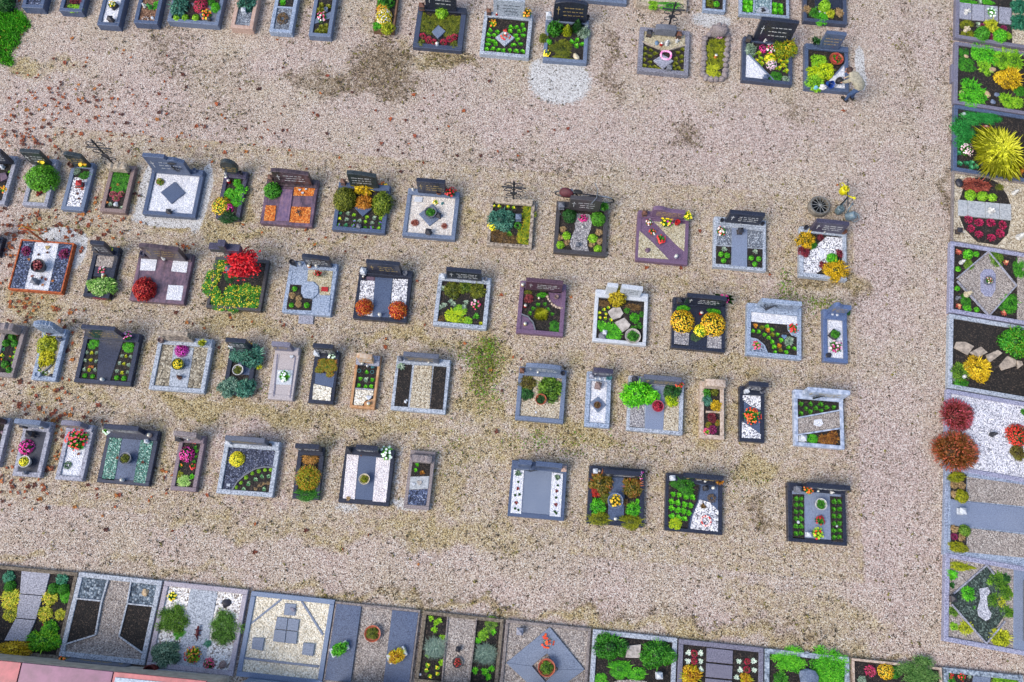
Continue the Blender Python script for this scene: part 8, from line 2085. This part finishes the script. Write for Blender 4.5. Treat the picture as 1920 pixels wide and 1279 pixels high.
# ------------------------------------------------------------------ water point
def water_point():
    root = empty('stone_basin', (8.38, 11.25, 0)); tag(root, 'round stone water basin covered by a spoked wheel grate', 'basin')
    bm = bmesh.new(); bm_lathe(bm, [(.29, 0), (.31, .03), (.31, .18), (.29, .21), (.24, .21), (.24, .03), (.02, .02)], 28); mesh_obj('basin_wall', bm, plain('basin_stone', (128, 122, 112), .85, 0, .16, 9), root, smooth=False)
    bm = bmesh.new(); bm_lathe(bm, [(.238, .09), (.2, .092), (.01, .092)], 20); mesh_obj('water', bm, plain('dark_water', (18, 22, 20), .08), root)
    gm = plain('grate', (150, 152, 150), .5, .4)
    for k in range(12): t = k * math.pi / 6; bm = bmesh.new(); bm_tube(bm, [(0, 0, .22), (.265 * math.cos(t), .265 * math.sin(t), .22)], .009, 5); mesh_obj('spoke', bm, gm, root)
    bm = bmesh.new(); bm_tube(bm, [(.27 * math.cos(t), .27 * math.sin(t), .22) for t in [i * math.pi / 14 for i in range(29)]], .012, 5); mesh_obj('rim', bm, gm, root)
    root = empty('can_stand', (8.98, 11.31, 0)); tag(root, 'iron post with cross beam for hanging watering cans', 'stand'); im = objmat('iron', .5, .3)
    bm = bmesh.new(); bm_tube(bm, [(0, 0, -.05), (0, 0, .74)], .022, 7); mesh_obj('post', bm, im, root)
    bm = bmesh.new(); bm_tube(bm, [(.0, -.28, .72), (0, .5, .72)], .015, 6); mesh_obj('beam', bm, im, root)
    for y in (.25, .48, -.25): bm = bmesh.new(); bm_tube(bm, [(0, y, .72), (0, y + .02, .79), (0, y + .05, .8)], .009, 5); mesh_obj('hook', bm, im, root)
    def can(loc, rot, col, lab, s=1.0):
        r = empty('watering_can', loc); r.rotation_euler = rot; tag(r, lab, 'watering can', 'watering cans at the water point'); m = plain('can_%d' % col[0], col, .35); r.scale = (s, s, s)
        bm = bmesh.new(); bm_lathe(bm, [(.1, 0), (.11, .02), (.11, .2), (.08, .25), (.06, .25), (.07, .22), (.02, .2)], 16); mesh_obj('tank', bm, m, r, smooth=True)
        bm = bmesh.new(); bm_tube(bm, [(.09, 0, .05), (.2, 0, .14), (.3, 0, .27)], .024, 8, .6); mesh_obj('spout', bm, m, r, smooth=True)
        bm = bmesh.new(); bm_lathe(bm, [(.02, 0), (.04, .03), (.035, .035)], 10, (.31, 0, .27)); mesh_obj('rose', bm, m, r)
        bm = bmesh.new(); bm_tube(bm, [(-.1, 0, .06), (-.2, 0, .14), (-.17, 0, .28), (-.02, 0, .32), (.05, 0, .25)], .013, 6); mesh_obj('handle', bm, m, r, smooth=True)
    can((8.95, 11.62, .46), (.15, .1, -.9), (246, 222, 10), 'yellow plastic watering can hanging on the iron stand', 1.15)
    can((8.99, 11.2, .0), (0, 0, 1.1), (110, 132, 140), 'grey-green watering can standing nearest the iron post', 1.05)
    can((9.2, 11.0, .1), (.5, -.5, 2.3), (124, 146, 158), 'tilted pale grey watering can in front of the stand', 1.1)
water_point()

# ------------------------------------------------------------------ lawn corner, weeds, moss crumbs, fallen leaves
def in_grave(x, y, pad=.03):
    for G in GRAVES:
        dx, dy = x - G[2], y - G[3]
        if abs(dx) + abs(dy) < 4:
            ca, sa = math.cos(-G[6]), math.sin(-G[6]); u, v = dx * ca - dy * sa, dx * sa + dy * ca
            if abs(u) < G[4] / 2 + pad and abs(v) < G[5] / 2 + pad: return True
    return False
def fieldp(sp, x, y): return float(field(sp, np.array([x]), np.array([y]))[0])
def lawn():
    rng = np.random.default_rng(5); pts = []
    for cx, cy, rx, ry, s in SP_LAWN:
        n = int(9000 * rx * ry); P = np.stack([rng.uniform(cx - rx * 1.2, cx + rx * 1.2, n), rng.uniform(cy - ry * 1.2, cy + ry * 1.2, n)], 1); f = field([(cx, cy, rx, ry, s)], P[:, 0], P[:, 1]); pts.append(P[(f + rng.normal(0, .15, n) > .5)])
    P = np.concatenate(pts)[:11000]; P = P[[not in_grave(x, y) for x, y in P]]; k = len(P); c = Cloud(); b0 = np.concatenate([P, np.full((k, 1), -.01)], 1); t0 = b0 + np.stack([rng.normal(0, .03, k), rng.normal(0, .03, k), rng.uniform(.04, .09, k)], 1)
    c.blades(b0, t0, np.array([0, 0, .01]), .009, rng.beta(2, 2, k)); o = inst('lawn', c.mesh('lawn'), leaf_mat('bg')); tag(o, 'patch of short green lawn in the upper left corner', 'grass', kind='stuff')
lawn()
def weeds():
    rng = np.random.default_rng(8)
    for lab, sp, pal, n in (('green and yellow weeds spreading over the mossy gravel gap', ((-.86, 6.1, .13, .13), (-.95, 5.68, .24, .22), (-.75, 5.5, .2, .25), (-1.0, 5.2, .18, .2), (-1.3, 5.8, .25, .2), (-.9, 4.8, .25, .3)), 'wd', 190), ('green weeds on the gravel behind the blue granite grave', ((.75, 3.62, .14, .12), (.3, 3.45, .3, .15), (1.7, 3.4, .25, .2)), 'wd', 60), ('mossy weeds below the grave with yellow corner shrubs', ((8.0, 8.35, .5, .1), (7.45, 8.6, .12, .3), (8.6, 8.2, .3, .15)), 'wd', 120), ('thin weeds between the graves of the lower rows', ((-7.0, 4.35, .9, .2), (-9.3, 4.45, .6, .2), (2.2, 3.6, .6, .25), (-1.5, 3.1, .3, .5), (5.9, 2.9, .4, .3)), 'wd', 45)):
        LEAF['wd'] = ('green', (60, 70, 8), (110, 120, 18), (80, 150, 30)); c = Cloud()
        for cx, cy, rx, ry in sp:
            x, y = rng.normal(cx, rx, n), rng.normal(cy, ry, n); p = np.stack([x, y, rng.uniform(.0, .04, n)], 1); c.leaves(p, rng.normal(0, .5, (n, 3)) + np.array([0, 0, 1.0]), .03, .5, np.clip(rng.beta(2, 2, n) + rng.uniform(-.2, .2), 0, 1), rng)
        tag(inst('weeds', c.mesh('weeds'), leaf_mat('wd')), lab, 'weeds', kind='stuff')
weeds()
def crumbs():
    rng = np.random.default_rng(21); n = 60000; X = rng.uniform(-17.5, 15, n); Y = rng.uniform(-3.4, 19.5, n)
    mo = field(SP_MOSS, X, Y); di = field(SP_DIRT, X, Y); wht = field(SP_WHITE, X, Y)
    patch = .5 + .5 * np.sin(X * 2.3 + 1.7 * np.sin(Y * 1.9)) * np.sin(Y * 2.7 + 1.3 * np.sin(X * 1.6))
    pr = (.025 + .12 * patch ** 3 + .3 * mo * patch + .45 * di * (.3 + .7 * patch)) * (1 - .6 * wht); keep = rng.uniform(0, 1, n) < pr * 1.1; X, Y = X[keep], Y[keep]
    ok = np.array([not in_grave(x, y) for x, y in zip(X, Y)]); X, Y = X[ok], Y[ok]
    for nm, lab, sel, pal in (('moss_crumbs', 'dark crumbs of moss and soil scattered over the gravel', 0, 'cr1'), ('moss_tufts', 'olive moss tufts scattered over the gravel', 1, 'cr2')):
        LEAF['cr1'] = ('brown', (34, 28, 18), (62, 52, 32), (98, 84, 56)); LEAF['cr2'] = ('olive', (60, 56, 16), (100, 94, 32), (140, 128, 60))
        s = (np.arange(len(X)) % 3 != 0) if sel == 0 else (np.arange(len(X)) % 3 == 0); x, y = X[s], Y[s]; k = len(x); c = Cloud()
        for rep in range(4):
            p = np.stack([x + rng.normal(0, .022, k), y + rng.normal(0, .022, k), np.full(k, .004) + rng.uniform(0, .016, k)], 1); c.leaves(p, rng.normal(0, .5, (k, 3)) + np.array([0, 0, 1.0]), .025 if sel == 0 else .028, .6, rng.beta(2, 2, k), rng)
        o = inst(nm, c.mesh(nm), leaf_mat(pal)); tag(o, lab, 'moss', kind='stuff')
crumbs()
def leaf_litter():
    rs = random.Random(4); lo = []
    lm = []
    for v in range(4):
        bm = bmesh.new(); k = 11; q = random.Random(v); c = bm.verts.new((0, 0, .012))
        ring = [bm.verts.new((math.cos(6.2832 * i / k) * (.062 if i % 2 == 0 else .034) * q.uniform(.8, 1.2), math.sin(6.2832 * i / k) * (.062 if i % 2 == 0 else .034) * q.uniform(.8, 1.2), q.uniform(.004, .035))) for i in range(k)]
        for i in range(k): bm.faces.new((c, ring[i], ring[(i + 1) % k]))
        st = [bm.verts.new(p) for p in ((-.06, -.003, .01), (-.06, .003, .01), (-.12, .004, .012), (-.12, -.002, .012))]; bm.faces.new(st)
        me = bpy.data.meshes.new('fallen_leaf'); bm.to_mesh(me); bm.free(); me.materials.append(PH); lm.append(me)
    mats = [plain('dead_leaf_%d' % i, c, .75, 0, .22, 30) for i, c in enumerate(((132, 62, 30), (104, 48, 26), (170, 84, 36), (188, 116, 44), (84, 40, 26), (150, 70, 40)))]
    pts = []
    for cx, cy, rx, ry, n in SP_LEAF:
        for _ in range(int(n)):
            for _t in range(6):
                x, y = rs.gauss(cx, rx * .62), rs.gauss(cy, ry * .62)
                if not in_grave(x, y, .05): pts.append((x, y)); break
    rs.shuffle(pts)
    for x, y in pts[:300]:
        o = inst('fallen_leaf', rs.choice(lm), rs.choice(mats)); s = rs.uniform(.75, 1.35); put(o, x, y, .002, s, s, s, rs.uniform(0, 6.28)); o.rotation_euler = (rs.uniform(-.25, .25), rs.uniform(-.25, .25), rs.uniform(0, 6.28))
        near = min(GRAVES, key=lambda G: (G[2] - x) ** 2 + (G[3] - y) ** 2)[0]; tag(o, ' '.join(('brown fallen leaf on gravel near the ' + near).split()[:16]), 'leaf', 'fallen leaves near the ' + near)
    V, F = [], []
    rng = np.random.default_rng(6); P = np.array(pts[300:]); c = Cloud()
    if len(P):
        for a in range(3): c.leaves(np.concatenate([P, np.full((len(P), 1), .014 + .004 * a)], 1), np.tile(np.array([[.1, .05, 1.0]]), (len(P), 1)) + rng.normal(0, .15, (len(P), 3)), .05, .5, rng.uniform(0, 1, len(P)), rng)
        LEAF['lit'] = ('brown', (84, 40, 26), (132, 62, 30), (186, 108, 44)); o = inst('leaf_litter', c.mesh('leaf_litter'), leaf_mat('lit')); tag(o, 'remaining brown fallen leaves strewn over the gravel', 'leaves', kind='stuff')
    # leaves that have dropped onto graves
    for gi, n in ((37, 9), (25, 3), (24, 5), (23, 3), (51, 2), (66, 2), (67, 2), (49, 2), (39, 1), (4, 1)):
        G = GRAVES[gi]
        for q in range(n):
            u, v = rs.uniform(-.36, .36) * G[4], rs.uniform(-.4, .28) * G[5]; ca, sa = math.cos(G[6]), math.sin(G[6])
            o = inst('fallen_leaf', rs.choice(lm), rs.choice(mats)); put(o, G[2] + u * ca - v * sa, G[3] + u * sa + v * ca, GZ[gi][2] + .02, .8, .8, .8, rs.uniform(0, 6.28)); tag(o, ('brown fallen leaf on the ' + G[0]), 'leaf', 'fallen leaves on the ' + G[0])
leaf_litter()
